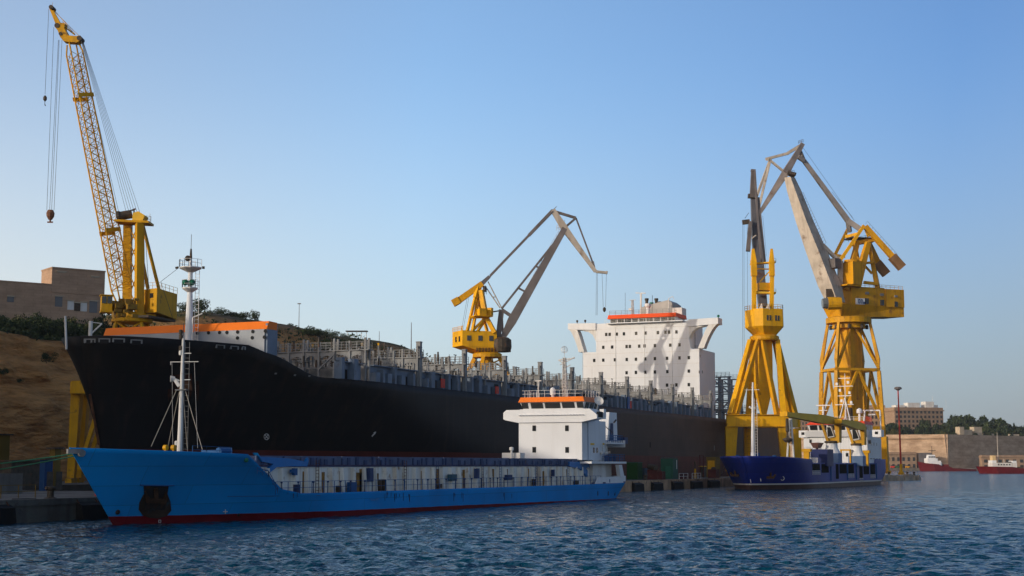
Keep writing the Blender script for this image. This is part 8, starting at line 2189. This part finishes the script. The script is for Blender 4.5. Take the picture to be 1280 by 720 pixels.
# ------------------------------------------------------------------ the two red ships and the far quay clutter
def small_ship(name, label, px0, px1, pwl, d, pts_top, B, tail=None):
    """red workboat: bow at px0, stern at px1; pts_top = sheer line as (px, py)"""
    a, b = P(px0, pwl, d=d), P(px1, pwl, d=d); a.z = b.z = 0
    u = (b - a).normalized(); n = Vector((-u.y, u.x, 0)); L_ = (b - a).length
    t = thing(name, label, 'ship', a, math.atan2(u.y, u.x), 'red ships in the harbour')
    M_H = mat('red_hull', (.10, .006, .010), .45, .1, .2, (.12, .02, .02), .3, .3)
    sh = [((P(x, y, d=d) - a).dot(u), P(x, y, d=d).z) for x, y in pts_top]
    g = MB(); vs = []
    xs = np.linspace(0, 1, 22)
    for s_ in (-1, 1):
        for k in xs:
            zt = float(np.interp(k * L_, [q_[0] for q_ in sh], [q_[1] for q_ in sh]))
            for l in (0, .35, .7, 1):
                z = -1 + (zt + 1) * l; w = B / 2 * min(1, (k * 4.2 + .004) ** (.75 - .3 * l)) * (1 - .25 * max(0, k - .8) / .2); x = k * L_ + (1 - l) * 2.2 * (1 - k)
                p = a + u * x + n * w * s_; vs.append((p.x, p.y, z))
    N_ = len(xs); fs = []
    for s_ in (0, 1):
        o = s_ * N_ * 4
        fs += [(o + i * 4 + j, o + (i + 1) * 4 + j, o + (i + 1) * 4 + j + 1, o + i * 4 + j + 1) for i in range(N_ - 1) for j in range(3)]
    fs += [(i * 4 + 3, (i + 1) * 4 + 3, N_ * 4 + (i + 1) * 4 + 3, N_ * 4 + i * 4 + 3) for i in range(N_ - 1)] + [((N_ - 1) * 4 + j, (N_ - 1) * 4 + j + 1, N_ * 4 + (N_ - 1) * 4 + j + 1, N_ * 4 + (N_ - 1) * 4 + j) for j in range(3)]
    g.add(vs, fs); g.build('hull', M_H, t)
    def bx(x0, x1, y0, y1, nm, m, wd=.6, par=None, sh_=0.0):
        p0, p1 = P(x0, y1, d=d), P(x1, y0, d=d); c = (p0 + p1) / 2; c = a + u * ((c - a).dot(u)); hl = abs((p1 - p0).dot(u)) / 2
        g = MB(); g.obox((c.x, c.y, 0), u, hl, B / 2 * wd, p0.z, p1.z, sh_); return g.build(nm, m, par or t)
    def pole(x, y0, y1, nm, r_=.15, m=M_WHITE2):
        p0, p1 = P(x, y0, d=d), P(x, y1, d=d); c = a + u * ((p0 - a).dot(u)); g = MB(); g.tube((c.x, c.y, p0.z), (c.x, c.y, p1.z), r_, r_ * .6); return g.build(nm, m, t)
    return t, bx, pole
t, bx, pole = small_ship('offshore_tug', 'red tug with a white wheelhouse, left of the two red ships off the far quay', 1146.8, 1218, 588.6, 1095, [(1146.8, 577), (1156, 579), (1172, 580.5), (1174, 582.5), (1185, 583), (1186, 585), (1218, 586.5)], 13)
w = bx(1157.5, 1170, 573, 581, 'wheelhouse', M_WHITE, .7); bx(1158.5, 1174, 576, 581.5, 'deckhouse', M_WHITE, .75); bx(1159, 1168, 568.5, 573, 'bridge', M_WHITE, .5, None, .15)
for k in range(4): bx(1159.4 + k * 2.2, 1160.8 + k * 2.2, 570.5, 572, 'window', M_GLASS, .53)
bx(1171, 1176, 578, 582, 'funnel', M_WHITE2, .5); pole(1165, 569, 557.5, 'mast', .3, M_DKMACH); bx(1162, 1168, 563, 563.8, 'yard', M_DKMACH, .5); bx(1178, 1184, 580.5, 583.5, 'winch', mat('dark_red', (.16, .02, .02), .6), .6)
t, bx, pole = small_ship('red_coaster', 'long red ship with a cream funnel, cut off by the right edge', 1220.2, 1304, 591.8, 790, [(1220.2, 583), (1226, 583), (1262, 583.6), (1270, 585.5), (1304, 587)], 13)
bx(1238, 1268, 578.5, 584.5, 'deckhouse', M_WHITE2, .6); bx(1238, 1243, 575.5, 579, 'wheelhouse', M_WHITE, .5); bx(1239.3, 1242.7, 569.5, 578, 'funnel', mat('cream_funnel', (.62, .44, .22), .5), .35); bx(1263, 1268, 576, 580, 'bridge', M_WHITE, .5)
for k in range(5): bx(1244.5 + k * 3.4, 1246 + k * 3.4, 580, 581.6, 'window', M_GLASS, .63)
pole(1248, 584, 541, 'mast', .28, M_BOOM); pole(1255, 579, 574, 'mast', .15); bx(1259, 1262, 577, 583.6, 'vent', M_DKMACH, .4)
bx(1270, 1276, 583.5, 586, 'hatch', M_DKMACH, .6)
p = P(1247.5, 581, d=1188); 
# buoys, vehicles and people-size clutter along the far quay
gc = 'parked vans on the far quay'
for px, m, lb in ((1116, M_RED, 'red van parked on the far quay, left of the red mast'), (1121, mat('van_green', (.03, .13, .05), .5), 'dark green van parked on the far quay right beside the red mast'), (1134.5, M_YEL, 'yellow van parked on the far quay right of the red mast')):
    p = P(px, 587, d=1193); p.z = 2.0; t = thing('parked_van', lb, 'van', p, TH - 1.57, gc)
    g = MB(); g.obox((p.x, p.y, 0), RGT, 1.7, .9, 2.35, 3.5, .08); g.build('body', m, t)
    g = MB(); g.obox((p.x, p.y, 0), RGT, 1.4, .85, 3.502, 4.1, .2); g.build('cab', M_GLASS, t)
    for s_ in (-1, 1):
        g = MB(); c = p + RGT * s_ * 1.1; g.tube((c.x - FWD.x * .95, c.y - FWD.y * .95, 2.36), (c.x + FWD.x * .95, c.y + FWD.y * .95, 2.36), .36, n=8); g.build('wheel', M_BLACK, t)

# ------------------------------------------------------------------ the air over the harbour
def haze():
    g = MB(); g.box(-5200, 5200, -5200, 5200, -10.5, 118)
    m = bpy.data.materials.new('harbour_haze'); m.use_nodes = True
    N = m.node_tree.nodes; N.clear()
    o = N.new('ShaderNodeOutputMaterial'); v = N.new('ShaderNodeVolumePrincipled')
    v.inputs['Color'].default_value = (0.86, 0.88, 0.90, 1); v.inputs['Density'].default_value = HAZE; v.inputs['Anisotropy'].default_value = 0.2
    m.node_tree.links.new(v.outputs[0], o.inputs['Volume'])
    tag(g.build('haze', m), kind='stuff')
HAZE = 0.00006
haze()
